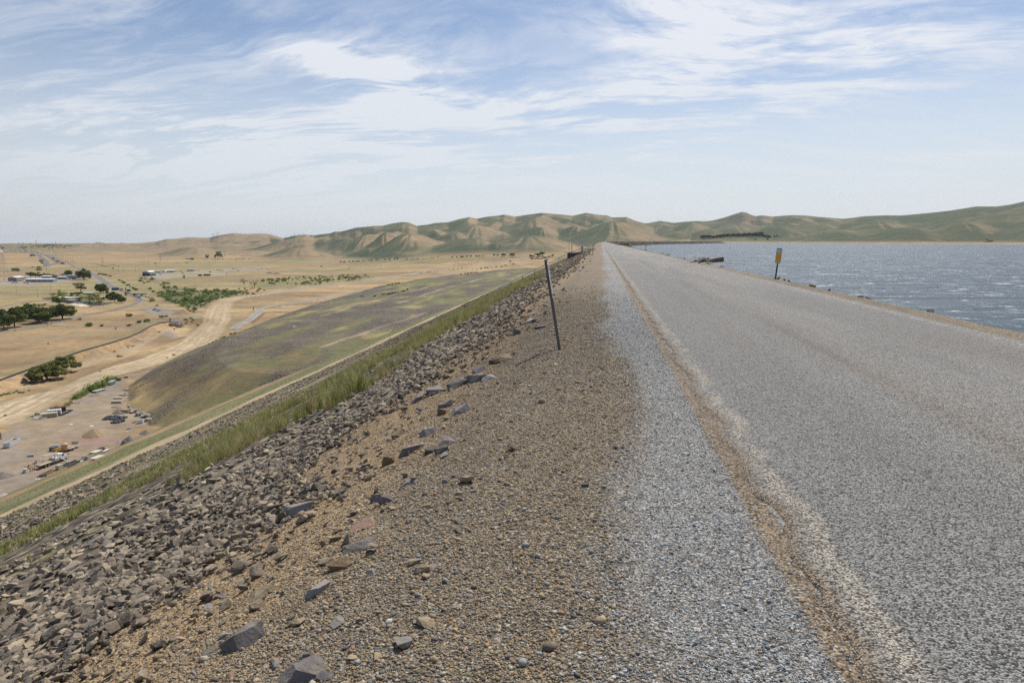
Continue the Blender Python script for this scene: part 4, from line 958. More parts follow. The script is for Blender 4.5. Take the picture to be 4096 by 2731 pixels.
def grass_field():
    GC = [(.36,.37,.14),(.44,.41,.17),(.54,.46,.24),(.28,.31,.11),(.58,.47,.29)]; 
    # near tufts along the lower edge of the riprap
    n = 20000; y = 3.5+rng.random(n)**1.5*60; xp = 4.9+rng.random(n)**1.0*(9+y*.14)
    d = fbm(xp/1.6, y/2.4, 3, 701)*.55+fbm(xp/6+3, y/5, 2, 702)*.45
    thr = .60-.05*sst(12, 45, y)-.12*sst(15, 60, y)-.09*sst(8, 40, y)*np.exp(-((xp-(5.1+sst(12, 60, y)*4.1+.6))/.9)**2); k = d > thr; y, xp, d = y[k], xp[k], d[k]; x = -xp; z = zdam(x, y)
    s = (.12+.42*rng.random(len(x)))*(.75+1.3*np.clip(d-thr[k], 0, .3)/.3)
    c = palette(GC, [30,26,18,16,6], len(x)); c = c*(1-sst(.5,.7,fbm(xp/3,y/6,2,703))[:, None]*.2)
    me = scatter('g', T1, np.stack([x, y, z-.03], -1), s, rng.random(len(x))*6.28, rng.normal(0, .12, (len(x), 2)), c, [M_GRASS])
    tag(link('grass', me), kind='stuff'); print('tufts', len(x))
    n = 26000; y = 22+rng.random(n)**1.2*330; xp = 8+rng.random(n)*(36); d = fbm(xp/4, y/14, 3, 704); k = (d > .40) & (xp > 8+1.5*rng.random(n)); y, xp = y[k], xp[k]; x = -xp; z = zdam(x, y)
    s = (.22+.35*rng.random(len(x)))*(1+.5*sst(60, 200, y)); c = palette(GC, [34,26,14,20,4], len(x))
    me = scatter('g', T2, np.stack([x, y, z-.03], -1), s, rng.random(len(x))*6.28, rng.normal(0, .12, (len(x), 2)), c, [M_GRASS])
    tag(link('grass', me), kind='stuff')
    n = 14000; y = 42+rng.random(n)**1.3*400; xp = 42+rng.random(n)*32; d = fbm(xp/3, y/18, 3, 707); k = (d > .47); y, xp = y[k], xp[k]; x = -xp; z = zdam(x, y)
    s = (.2+.3*rng.random(len(x))); c = palette(GC, [18,26,26,10,20], len(x))
    me = scatter('g', T2, np.stack([x, y, z-.03], -1), s, rng.random(len(x))*6.28, rng.normal(0, .12, (len(x), 2)), c, [M_GRASS])
    tag(link('grass', me), kind='stuff')
    n = 16000; y = 60+rng.random(n)**1.3*500; xp = 79+rng.random(n)*62; d = fbm(xp/4, y/50, 3, 706); k = (d > .5); y, xp = y[k], xp[k]; x = -xp; z = zdam(x, y)
    s = (.22+.3*rng.random(len(x))); c = palette(GC, [24,26,24,10,12], len(x))*1.1
    me = scatter('g', T2, np.stack([x, y, z-.03], -1), s, rng.random(len(x))*6.28, rng.normal(0, .12, (len(x), 2)), c, [M_GRASS])
    tag(link('grass', me), kind='stuff')
grass_field()

# ------------------------------------------------------------------ trees and shrubs
M_LEAF = leaf_material('foliage', .4, .15); M_BARK = plain('bark', (.16, .12, .085), .95, 0, .3, 6)
def tube(V, F, p0, p1, r0, r1, n=7):
    p0 = np.array(p0, float); p1 = np.array(p1, float); d = p1-p0; d /= np.linalg.norm(d)+1e-9
    a = np.cross(d, [0, 0, 1]) if abs(d[2]) < .95 else np.cross(d, [1, 0, 0]); a /= np.linalg.norm(a); b = np.cross(d, a); i = len(V)
    for p, r in ((p0, r0), (p1, r1)):
        for k in range(n): t = 6.2832*k/n; V.append(p+r*(a*math.cos(t)+b*math.sin(t)))
    for k in range(n): F.append((i+k, i+(k+1) % n, i+n+(k+1) % n, i+n+k))
    c = len(V); V.append(p1+d*r1*.3)
    for k in range(n): F.append((i+n+k, i+n+(k+1) % n, c, c))
def crown_mesh(name, g, clumps, size, per, leaf, cl):
    """clumps: (x,y,z,rx,rz) leaf clouds; every leaf its own small face"""
    V = []; F = []; C = []
    for (cx, cy, cz, rx, rz) in clumps:
        n = per; q = g.normal(size=(n, 3)); q /= np.linalg.norm(q, axis=1)[:, None]; q *= (g.random(n)**.45)[:, None]
        P_ = np.c_[cx+q[:, 0]*rx, cy+q[:, 1]*rx, cz+q[:, 2]*rz]
        nn = g.normal(size=(n, 3))+np.array([0, 0, .5]); nn /= np.linalg.norm(nn, axis=1)[:, None]
        t = np.cross(nn, g.normal(size=(n, 3))); t /= np.linalg.norm(t, axis=1)[:, None]; b = np.cross(nn, t)
        L = leaf*(.6+.8*g.random(n))[:, None]; i = len(V)*1
        quad = np.stack([P_-t*L-b*L*.6, P_+t*L-b*L*.6, P_+t*L*.7+b*L*.7, P_-t*L*.7+b*L*.7], 1).reshape(-1, 3)
        V.append(quad); tone = np.array(cl[g.integers(0, len(cl))])*(.8+.4*g.random()); C.append(np.repeat(tone[None]*(.75+.5*g.random((n, 1))), 4, axis=0))
    V = np.concatenate(V); C = np.concatenate(C); F = np.arange(len(V)).reshape(-1, 4)
    return fast_mesh(name, V, F, [M_LEAF], C)
def tree_proto(kind, seed):
    """returns trunk mesh, crown mesh for a tree one unit high"""
    g = np.random.default_rng(seed); V = []; F = []; cl = []
    if kind == 'pine':
        tube(V, F, (0, 0, -.03), (0.01, 0, .3), .035, .028); 
        for k in range(9):
            a = k*2.4+g.random(); rr = g.uniform(.22, .5); zt = g.uniform(.42, .80); e = (rr*math.cos(a), rr*math.sin(a), zt); tube(V, F, (0.01, 0, g.uniform(.14, .3)), e, .02, .007, 5); cl.append((e[0], e[1], e[2], g.uniform(.15, .22), g.uniform(.085, .12)))
        for k in range(46): a = g.random()*6.28; rr = g.random()**.6*.52; cl.append((rr*math.cos(a), rr*math.sin(a), .20+(.72*math.sqrt(max(0, 1-(rr/.64)**2)))*g.random()**.6, g.uniform(.12, .19), g.uniform(.06, .10)))
        tone = [(0.154,0.197,0.052),(0.105,0.139,0.040),(0.230,0.261,0.070)]; per = 240; leaf = .026
    elif kind == 'oak':
        tube(V, F, (0, 0, -.03), (.02, 0, .25), .05, .04)
        for k in range(8):
            a = k*.9+g.random()*.5; rr = g.uniform(.35, .8); e = (rr*math.cos(a), rr*math.sin(a), g.uniform(.4, .75)); tube(V, F, (.02, 0, g.uniform(.1, .25)), e, .028, .009, 5); cl.append((e[0], e[1], e[2], g.uniform(.15, .25), g.uniform(.09, .14)))
        for k in range(64): a = g.random()*6.28; rr = g.random()**.6*.95; cl.append((rr*math.cos(a), rr*math.sin(a), .15+(.74*math.sqrt(max(0, 1-(rr/1.08)**2)))*g.random()**.7, g.uniform(.12, .21), g.uniform(.07, .12)))
        tone = [(0.262,0.275,0.085),(0.185,0.203,0.064),(0.369,0.347,0.121)]; per = 200; leaf = .034
    elif kind == 'eucalyptus':
        tube(V, F, (0, 0, -.02), (.03, 0, .5), .028, .018); tube(V, F, (.03, 0, .5), (-.02, .02, .85), .018, .008)
        for k in range(9):
            a = g.random()*6.28; rr = g.uniform(.14, .42); e = (rr*math.cos(a), rr*math.sin(a), g.uniform(.38, .95)); tube(V, F, (.03, 0, e[2]*.55), e, .012, .005, 5); cl.append((e[0], e[1], e[2], g.uniform(.08, .15), g.uniform(.07, .11)))
        for k in range(11): a = g.random()*6.28; rr = g.random()*.35; cl.append((rr*math.cos(a), rr*math.sin(a), g.uniform(.4, .95), g.uniform(.08, .14), g.uniform(.06, .10)))
        tone = [(0.262,0.231,0.097),(0.185,0.173,0.072),(0.339,0.289,0.121)]; per = 170; leaf = .020
    elif kind == 'round':
        tube(V, F, (0, 0, -.03), (0, 0, .4), .03, .022)
        for k in range(6): a = k*1.05+g.random(); e = (.3*math.cos(a), .3*math.sin(a), .6); tube(V, F, (0, 0, .3), e, .014, .006, 5)
        for k in range(22): a = g.random()*6.28; rr = g.random()**.5*.42; cl.append((rr*math.cos(a), rr*math.sin(a), .62+g.uniform(-.85, 1)*.34*math.sqrt(max(0, 1-(rr/.5)**2)), g.uniform(.12, .18), g.uniform(.10, .14)))
        tone = [(0.154,0.246,0.052),(0.117,0.178,0.044),(0.230,0.318,0.070)]; per = 190; leaf = .028
    elif kind == 'olive':
        for k in range(5): a = k*1.3+g.random(); e = (.38*math.cos(a), .38*math.sin(a), .55); tube(V, F, (0, 0, -.02), e, .028, .010, 5)
        for k in range(20): a = g.random()*6.28; rr = g.random()**.5*.52; cl.append((rr*math.cos(a), rr*math.sin(a), .66+g.uniform(-.7, .9)*.27*math.sqrt(max(0, 1-(rr/.62)**2)), g.uniform(.13, .19), g.uniform(.09, .13)))
        tone = [(0.522,0.420,0.151),(0.400,0.331,0.117),(0.369,0.362,0.101)]; per = 110; leaf = .026
    elif kind == 'bare':
        tube(V, F, (0, 0, -.02), (.02, 0, .4), .03, .022)
        for k in range(14): a = g.random()*6.28; rr = g.uniform(.2, .5); e = (rr*math.cos(a), rr*math.sin(a), g.uniform(.45, .95)); tube(V, F, (.02, 0, e[2]*.45), e, .012, .003, 5); cl.append((e[0], e[1], e[2], g.uniform(.09, .16), g.uniform(.07, .11)))
        tone = [(0.369,0.216,0.110),(0.262,0.169,0.091)]; per = 42; leaf = .018
    F2 = np.array([f for f in F]); tm = fast_mesh('trunk', np.array(V), F2, [M_BARK]); cm = crown_mesh('crown', g, cl, 1, per, leaf, tone)
    return tm, cm
TP = {k: [tree_proto(k, 40+7*i+len(k)) for i in range(3 if k in ('pine', 'round', 'olive') else 2)] for k in ('pine', 'oak', 'eucalyptus', 'round', 'olive', 'bare')}
TREEN = {'pine': 'pine_tree', 'oak': 'oak_tree', 'eucalyptus': 'eucalyptus_tree', 'round': 'broadleaf_tree', 'olive': 'olive_tree', 'bare': 'dry_tree'}
EYE = Vector((0, 0, CAMZ))
def tree(kind, px, py, hpx, wpx, label, group=None, k=None):
    p = drop(px, py, 60); d = (p-EYE).length*.985; H = hpx/2731*d; Wd = wpx/2731*d
    tm, cm = TP[kind][rng.integers(0, len(TP[kind])) if k is None else k % len(TP[kind])]
    nat = {'pine': 1.25, 'oak': 2.0, 'eucalyptus': .95, 'round': .95, 'olive': 1.2, 'bare': 1.1}[kind]
    e = bpy.data.objects.new(TREEN[kind], None); scene.collection.objects.link(e); e.location = p; e.rotation_euler = (0, 0, rng.random()*6.28)
    e.scale = (Wd/nat, Wd/nat, H); tag(e, label, 'tree', group)
    link('trunk', tm, e); link('crown', cm, e); return e
TREES = [('pine',250,1277,54,84,'big spreading pine nearest the road bend, right end of the roadside pines'),('pine',158,1292,58,74,'wide dark pine in the middle of the roadside row'),('pine',184,1284,46,56,'darker pine just behind the wide middle pine'),
 ('pine',58,1308,66,74,'tall layered pine second from the left edge by the road'),('pine',15,1320,64,70,'dark pine at the left edge of the photo beside the road'),('pine',92,1284,44,50,'pine behind the tall layered roadside pine'),('round',126,1250,32,40,'bright green tree on the dry grass behind the roadside pines'),
 ('olive',168,1236,22,32,'pale grey-green small tree behind the wide roadside pine'),('pine',8,1262,24,26,'small pine at the left edge behind the roadside row'),('round',293,1262,28,24,'light green tree right of the big spreading pine'),('round',84,1250,22,30,'dull green tree behind the layered pine'),('olive',110,1278,24,22,'thin pale tree with bare stems beside the white-topped lamp'),
 ('round',238,1222,32,42,'round dark tree in front of the flat white-roofed building'),('eucalyptus',323,1171,33,46,'tall ragged eucalyptus behind the picnic lawn'),('round',311,1183,14,48,'low dark green tree below the ragged eucalyptus'),
 ('pine',401,1172,34,34,'left of the twin pines beside the dark booth'),('pine',413,1173,37,34,'right of the twin pines beside the dark booth'),('eucalyptus',431,1190,34,16,'slender sparse tree right of the twin pines'),('pine',459,1209,38,46,'broad pine above the road bend'),('pine',488,1213,27,30,'dark pine at the corner of the road bend'),
 ('eucalyptus',505,1192,22,14,'thin dark tree closest to the bend of the road'),('pine',442,1200,24,34,'pine behind the broad pine above the road bend'),('olive',323,1204,19,30,'grey-green tree at the end of the car park lawn'),('olive',358,1209,25,32,'olive-brown tree standing on the car park island'),('olive',383,1214,27,36,'largest brownish tree beside the parked cars'),
 ('olive',399,1219,16,24,'small brownish tree at the right of the car park'),('round',386,1191,13,24,'small bright round tree on the lawn'),('olive',212,1187,14,22,'thin bare tree behind the left end of the flat building'),('round',408,1204,14,18,'low tree right of the lawn'),('round',450,1196,14,22,'low dark tree under the pines'),
 ('pine',335,1120,39,50,'huge rounded tree at the right end of the shed compound'),('pine',275,1103,21,28,'dark tree rising behind the compound office'),('round',122,1111,20,30,'dark tree left in the clump behind the long shed'),('round',143,1110,18,32,'wide dark tree in the clump behind the long shed'),('round',158,1110,13,22,'small tree right of the clump behind the long shed'),
 ('round',187,1107,13,20,'round dark tree behind the middle white shed'),('round',206,1107,10,26,'low olive tree behind the middle white shed'),('round',255,1104,9,16,'small tree left of the dark tree behind the office'),('bare',243,1106,12,8,'brown bare tree by the compound'),
 ('eucalyptus',872,1037,29,26,'tallest dark eucalyptus beside the ranch house'),('eucalyptus',884,1037,22,16,'eucalyptus at the right of the ranch clump'),('eucalyptus',860,1037,16,12,'small eucalyptus at the left of the ranch clump'),('round',830,1036,17,13,'dark upright tree at the end of the ranch house'),('round',768,1042,10,14,'tree in front of the ranch sheds'),
 ('bare',977,1142,28,32,'leafy reddish tree, left of the three standing in the scrub'),('bare',1018,1153,31,36,'widest reddish tree of the three in the scrub'),('bare',1003,1142,16,12,'small bare tree between the two reddish trees'),('bare',1416,1124,21,26,'brown dry tree, left of the pair in the scrub by the far road'),('bare',1439,1122,22,22,'brown dry tree, right of the pair in the scrub by the far road'),
 ('oak',189,1519,56,118,'big oak with the wide low crown beside the cut bank, nearer one'),('oak',261,1485,56,108,'big oak with forked trunk beside the black pipe, farther one'),
 ('round',2014,1026,13,20,'round dark tree beside the far green thicket, left one'),('round',2050,1024,13,22,'round dark tree beside the far green thicket, right one'),('round',2150,1027,15,26,'grey-green tree in the grove behind the leaning post'),('round',2170,1024,18,26,'darkest tree of the grove behind the leaning post'),('round',2128,1030,12,22,'low tree at the left of the grove behind the leaning post'),
 ('olive',2042,1050,9,12,'pale round tree beside the far paved road'),('pine',3018,961,0,0,None),
 ('round',3070,961,9,10,'lone dark tree on the far shore, right of the grove'),('round',3021,961.5,6,7,'smaller lone tree on the far shore'),('eucalyptus',3097,953,12,12,'dark tree left in the small shore clump'),('eucalyptus',3108,953,13,12,'tallest dark tree in the small shore clump'),('eucalyptus',3118,954,7,6,'small tree at the end of the shore clump'),('bare',3128,949,9,8,'pale bare trees beside the shore clump'),
 ('eucalyptus',3947,967,9,8,'upright dark tree beside the far shore house')]
for t_ in TREES:
    if t_[5]: tree(*t_)

def shrub_proto(seed, tone, flat=.5):
    g = np.random.default_rng(seed); cl = []
    for k in range(9): a = g.random()*6.28; rr = g.random()**.6*.62; cl.append((rr*math.cos(a), rr*math.sin(a), flat*g.uniform(.25, .72)*math.sqrt(1-rr*rr), g.uniform(.26, .40), g.uniform(.16, .26)*flat*2))
    return crown_mesh('shrub', g, cl, 1, 55, .055, tone)
SHRUBS = []
SH = {'dark': [shrub_proto(i, [(0.123,0.173,0.040),(0.169,0.231,0.052),(0.099,0.139,0.037)], .75) for i in range(4)], 'green': [shrub_proto(20+i, [(0.230,0.318,0.064),(0.180,0.255,0.056),(0.306,0.376,0.091)], 1.0) for i in range(4)],
      'olive': [shrub_proto(40+i, [(0.352,0.331,0.110),(0.262,0.255,0.085),(0.431,0.376,0.131)], .7) for i in range(4)]}
def shrub(tone, px, py, wpx, label, group=None, zs=1.0):
    p = drop(px, py, 60); d = (p-EYE).length; SHRUBS.append((wpx, tone, p, wpx/2731*d*.5, label, group))
def plant_shrubs():
    S_ = sorted(SHRUBS, key=lambda q: -q[0]); V = []; C = []
    for i, (wpx, tone, p, W_, label, group) in enumerate(S_):
        me = SH[tone][rng.integers(0, 4)]; rot = rng.random()*6.28
        if i < 292:
            o = link('shrub', me); o.location = p-Vector((0, 0, .1*W_)); o.scale = (W_, W_, W_*1.05); o.rotation_euler = (0, 0, rot); tag(o, label, 'shrub', group)
        else:
            v = np.empty(len(me.vertices)*3, np.float32); me.vertices.foreach_get('co', v); v = v.reshape(-1, 3)*W_; c = np.empty(len(me.vertices)*4, np.float32); me.color_attributes['col'].data.foreach_get('color', c)
            ca, sa = math.cos(rot), math.sin(rot); v = np.stack([v[:, 0]*ca-v[:, 1]*sa, v[:, 0]*sa+v[:, 1]*ca, v[:, 2]], -1)+np.array(p); V.append(v); C.append(c.reshape(-1, 4)[:, :3])
    V = np.concatenate(V); o = link('scrub', fast_mesh('scrub', V, np.arange(len(V)).reshape(-1, 4), [M_LEAF], np.concatenate(C))); tag(o, kind='stuff')
# single shrubs, (tone, x, y, width)
for t_ in [('green',244,1187,48,'large dome of bright green shrub behind the flat white-roofed building'),('dark',66,1085,34,'long dark shrub mass beside the highway ramp'),('dark',158,1072,20,'dome-shaped dark shrub beside the highway'),('dark',163,1047,20,'upper dark shrub by the highway'),('dark',167,1054,15,'lower dark shrub touching another by the highway'),
  ('dark',129,1025,22,'dark shrub at the far curve of the highway'),('dark',214,1036,16,'dark shrub between highway and the dusty side road'),('dark',232,1047,14,'dark shrub left of the junction'),('dark',251,1056,20,'flat dark shrub at the junction of the side road'),('olive',155,1082,30,'olive shrub with pale leaves'),
  ('green',608,1206,34,'large green dome shrub beside the construction yard'),('olive',628,1224,18,'olive shrub on the rim of the gravel pit'),('dark',516,1266,34,'dark flat shrub alone on the dry slope above the track'),('dark',646,1270,26,'dark shrub pair by the gravel road, left'),('dark',665,1268,20,'dark shrub pair by the gravel road, right'),
  ('dark',562,1291,32,'left of two long dark shrubs by the gravel road'),('dark',585,1288,34,'right of two long dark shrubs by the gravel road'),('dark',358,1305,40,'long dark shrub on the gravel road verge'),('dark',411,1305,24,'oval dark shrub in the middle of the verge'),('dark',517,1304,24,'round dark shrub near the pipe bend'),('olive',318,1279,24,'pale green shrub beside the access road'),
  ('dark',740,1280,18,'dark shrub left of the road junction on the slope'),('dark',764,1275,18,'dark shrub at the top of the small dry triangle'),('dark',750,1284,12,'small dark shrub in the triangle'),('dark',771,1293,16,'dark shrub at the middle of the triangle'),('dark',792,1303,18,'dark shrub low in the triangle'),('dark',695,1318,12,'dark round shrub below the grey heap of brush'),
  ('olive',637,1329,14,'pale shrub beside the dirt track'),('olive',532,1386,14,'pale shrub on the stubble, lower'),('olive',512,1390,14,'pale shrub on the stubble, left'),('olive',457,1407,16,'pale shrub at the track edge'),('olive',479,1427,24,'wide pale shrub on the pink stubble'),('dark',694,1421,16,'dark shrub between haul road and rubble, larger'),('dark',668,1431,9,'dark shrub between haul road and rubble, smaller'),
  ('dark',400,1486,9,'small dark shrub on the verge of the haul road'),('dark',125,1533,26,'dark shrub below the nearer oak'),('dark',98,1541,11,'small dark shrub left of the one below the oak'),('dark',116,1563,12,'dark shrub above the sagebrush strip'),('dark',92,1572,16,'dark shrub at the end of the sagebrush strip'),('dark',79,1572,16,'dark shrub in the sagebrush strip'),
  ('dark',20,1663,14,'low shrub left of the white triangular frame'),('dark',148,1660,24,'low green shrub behind the cream panels'),('dark',130,1668,14,'small shrub left of the cream panels'),('dark',222,1632,30,'spreading green shrub behind the rusty panels'),
  ('dark',1375,1152,7,'small round dark shrub below the paved road'),('dark',1445,1186,12,'dark round shrub above the green berm, left one'),('dark',1452,1186,8,'dark round shrub above the green berm, right one'),('dark',1500,1186,18,'dark flat shrub above the green berm'),('dark',983,1322,10,'dark shrub at the top edge of the rubble'),('dark',1284,1067,14,'dome shrub in the plain before the hills')]:
    shrub(*t_)
def shrub_line(pts, n, tone, w, label, group, jit=4):
    pts = np.array(pts, float); sg = np.r_[0, np.cumsum(np.hypot(*np.diff(pts, axis=0).T))]
    for k in range(n):
        t = sg[-1]*(k+.5+rng.normal(0, .25))/n; x = np.interp(t, sg, pts[:, 0]); y = np.interp(t, sg, pts[:, 1])+rng.normal(0, jit*.35)
        shrub(tone, x, y, w*rng.uniform(.65, 1.3), label, group)
def shrub_area(poly, n, tones, w, label, group):
    poly = np.array(poly, float); lo, hi = poly.min(0), poly.max(0); k = 0
    while k < n:
        p = lo+(hi-lo)*rng.random(2)
        if poly_in(p[0:1], p[1:2], poly)[0]: shrub(tones[rng.integers(0, len(tones))], p[0], p[1], w*rng.uniform(.6, 1.4)*(.6+.4*(p[1]-lo[1])/(hi[1]-lo[1]+1)), label, group); k += 1
shrub_line([(472,1119),(490,1128),(510,1142),(530,1155),(552,1164)], 9, 'dark', 17, 'dark round shrub in the row between the wide road and the dirt track', 'shrubs in a row beside the wide road', 3)
shrub_line([(395,1097),(425,1103),(452,1110)], 5, 'olive', 22, 'grey-green shrub at the top of the row by the wide road', 'grey-green shrubs by the wide road', 4)
shrub_line([(240,1646),(262,1624),(290,1608)], 4, 'green', 34, 'olive-green shrub in the broken start of the yard hedge', 'shrubs at the broken end of the yard hedge', 2)
shrub_line([(297,1598),(330,1580),(355,1571),(385,1556),(410,1548),(432,1534),(462,1520)], 13, 'green', 48, 'dense dark green bush in the hedge along the upper side of the yard', 'bushes of the yard hedge', 3)
shrub_line([(820,1382),(850,1370),(870,1362),(905,1348),(925,1340),(950,1330)], 7, 'dark', 15, 'dark shrub on the edge between haul road and rubble slope', 'shrubs along the top of the rubble slope', 2)
shrub_line([(1525,1180),(1550,1178),(1580,1172),(1610,1166),(1635,1160)], 12, 'dark', 15, 'dark shrub in the clump beside the road on the green berm', 'shrubs of the clump by the berm', 5)
shrub_line([(1546,1142),(1570,1139),(1598,1133)], 5, 'dark', 13, 'dark shrub in the strip beside the paved road', 'shrubs beside the paved road', 2)
shrub_line([(1840,1098),(1870,1095),(1905,1090),(1925,1087)], 7, 'dark', 13, 'dark shrub of the far strip by the paved road', 'far shrubs by the paved road', 3)
shrub_line([(1880,1082),(1940,1073),(2010,1066),(2070,1053)], 12, 'dark', 11, 'dark shrub in the line above the paved road', 'shrubs in the line above the paved road', 2)
shrub_line([(1660,1098),(1720,1089),(1760,1085)], 7, 'dark', 9, 'dark low shrub on the bank of the far track', 'shrubs on the bank of the far track', 1)
shrub_line([(1790,1078),(1850,1073)], 4, 'dark', 9, 'dark low shrub by the far track', 'shrubs by the far track', 1)
shrub_line([(1805,1060),(1850,1053),(1880,1053),(1920,1049)], 8, 'olive', 8, 'brownish bush on the dry rise behind the far track', 'brownish bushes on the dry rise', 2)
shrub_line([(1360,1049),(1430,1047),(1500,1042),(1600,1037)], 16, 'dark', 12, 'dark bush in the line below the hills', 'bushes in the line below the hills', 2)
shrub_line([(1620,1040),(1700,1036),(1760,1030)], 9, 'dark', 9, 'dark bush in the broken line below the hills', 'bushes in the broken line below the hills', 2)
shrub_line([(1800,1029),(1860,1028),(1940,1025)], 9, 'dark', 13, 'dark bush of the far hedge-like band', 'bushes of the far band', 1)
shrub_line([(1960,1021),(2000,1021),(2060,1021)], 7, 'dark', 13, 'dark bush around the two far round trees', 'bushes around the far round trees', 1)
shrub_line([(2120,1038),(2170,1036),(2220,1022)], 12, 'dark', 13, 'dark green bush of the grove behind the leaning post', 'bushes of the grove', 2)
shrub_line([(0,1583),(30,1577),(70,1570)], 9, 'green', 12, 'low green bush in the strip of sagebrush at the left edge', 'low bushes of the sagebrush strip', 5)
shrub_line([(480,1620),(505,1600),(525,1570)], 5, 'green', 6, 'tiny green weed bush at the foot of the rubble nose', 'weed bushes at the foot of the rubble nose', 3)
shrub_area([(612,1174),(700,1148),(800,1160),(900,1163),(960,1172),(930,1185),(860,1200),(800,1232),(770,1255),(740,1232),(680,1208),(640,1192)], 105, ['green','green','dark','olive'], 27, 'green bush crowded in the large thicket left of the haul road', 'bushes of the large thicket')
shrub_area([(612,1174),(700,1148),(800,1160),(900,1163),(960,1172),(930,1185),(860,1200),(800,1232),(770,1255),(740,1232),(680,1208),(640,1192)], 150, ['green','dark','green'], 17, 'green bush crowded in the large thicket left of the haul road', 'bushes of the large thicket')
shrub_area([(1030,1125),(1120,1112),(1240,1106),(1330,1104),(1440,1098),(1500,1100),(1460,1116),(1360,1128),(1250,1140),(1120,1142)], 90, ['olive','dark','green'], 13, 'bush of the scrub band between the haul road and the plain', 'bushes of the scrub band')
shrub_area([(540,1110),(600,1112),(660,1130),(700,1148),(612,1172),(590,1150),(560,1130)], 26, ['olive','dark','green'], 20, 'separate bush on the dry ground above the large thicket', 'bushes above the large thicket')
shrub_area([(1030,1125),(1120,1112),(1240,1106),(1330,1104),(1440,1098),(1500,1100),(1460,1116),(1360,1128),(1250,1140),(1120,1142)], 85, ['olive','dark','green','olive'], 21, 'bush of the scrub band between the haul road and the plain', 'bushes of the scrub band')
shrub_area([(820,1170),(960,1150),(1080,1158),(1000,1182),(880,1190)], 40, ['olive','green','dark'], 19, 'bush of the scrub joining the thicket and the band', 'bushes joining thicket and band')
shrub_area([(600,1050),(760,1046),(760,1052),(610,1058)], 12, ['dark','olive'], 7, 'tiny bush on the plain in front of the ranch', 'tiny bushes in front of the ranch')
shrub_area([(900,1030),(1000,1034),(1000,1042),(900,1040)], 10, ['dark','olive'], 6, 'tiny bush on the plain right of the ranch', 'tiny bushes right of the ranch')
shrub_area([(0,985),(290,985),(290,993),(0,1002)], 34, ['dark'], 11, 'dark far bush around the grey switchyard', 'bushes around the switchyard')
shrub_area([(720,1158),(760,1150),(800,1140),(720,1138)], 8, ['dark'], 8, 'small dark bush below the loop yard', 'small bushes below the loop yard')
plant_shrubs()
# eucalyptus grove on the far shore: reads as one mass
def treeline(name, pts, hpx, n, label_kind='stuff'):
    V = []; C = []; pts = np.array(pts, float); g = rng
    sg = np.linspace(0, 1, n); 
    for t in sg:
        i = t*(len(pts)-1); k = min(int(i), len(pts)-2); q = pts[k]+(pts[k+1]-pts[k])*(i-k); p = drop(q[0], q[1]-g.random()*1.5, 500); d = (p-EYE).length; H = hpx/2731*d*g.uniform(.65, 1.1); m = 60
        w_ = g.normal(size=(m, 3)); w_ /= np.linalg.norm(w_, axis=1)[:, None]; c = np.array(p)+np.array([0, 0, H*.58])+w_*(g.random((m, 1))**.5)*np.array([H*.42, H*.42, H*.48])
        t1 = g.normal(size=(m, 3)); t1 /= np.linalg.norm(t1, axis=1)[:, None]; b = np.cross(t1, g.normal(size=(m, 3))); b /= np.linalg.norm(b, axis=1)[:, None]; L = H*.07
        V.append(np.stack([c-t1*L-b*L, c+t1*L-b*L, c+t1*L+b*L, c-t1*L+b*L], 1).reshape(-1, 3)); C.append(np.tile(np.array([.045, .060, .032])*g.uniform(.7, 1.3), (4*m, 1)))
    V = np.concatenate(V); o = link(name, fast_mesh(name, V, np.arange(len(V)).reshape(-1, 4), [M_LEAF], np.concatenate(C))); tag(o, kind='stuff')
treeline('grove', [(2803,954),(2850,955),(2900,950),(2960,947.5),(3010,946),(3050,943)], 13, 110)
treeline('grove', [(3045,948),(3084,953)], 9, 24); treeline('grove', [(3955,969),(3970,969)], 5, 8)
treeline('grove', [(150,988),(180,985),(200,985),(230,986),(285,987)], 5, 40)
print('objects', len(bpy.data.objects))
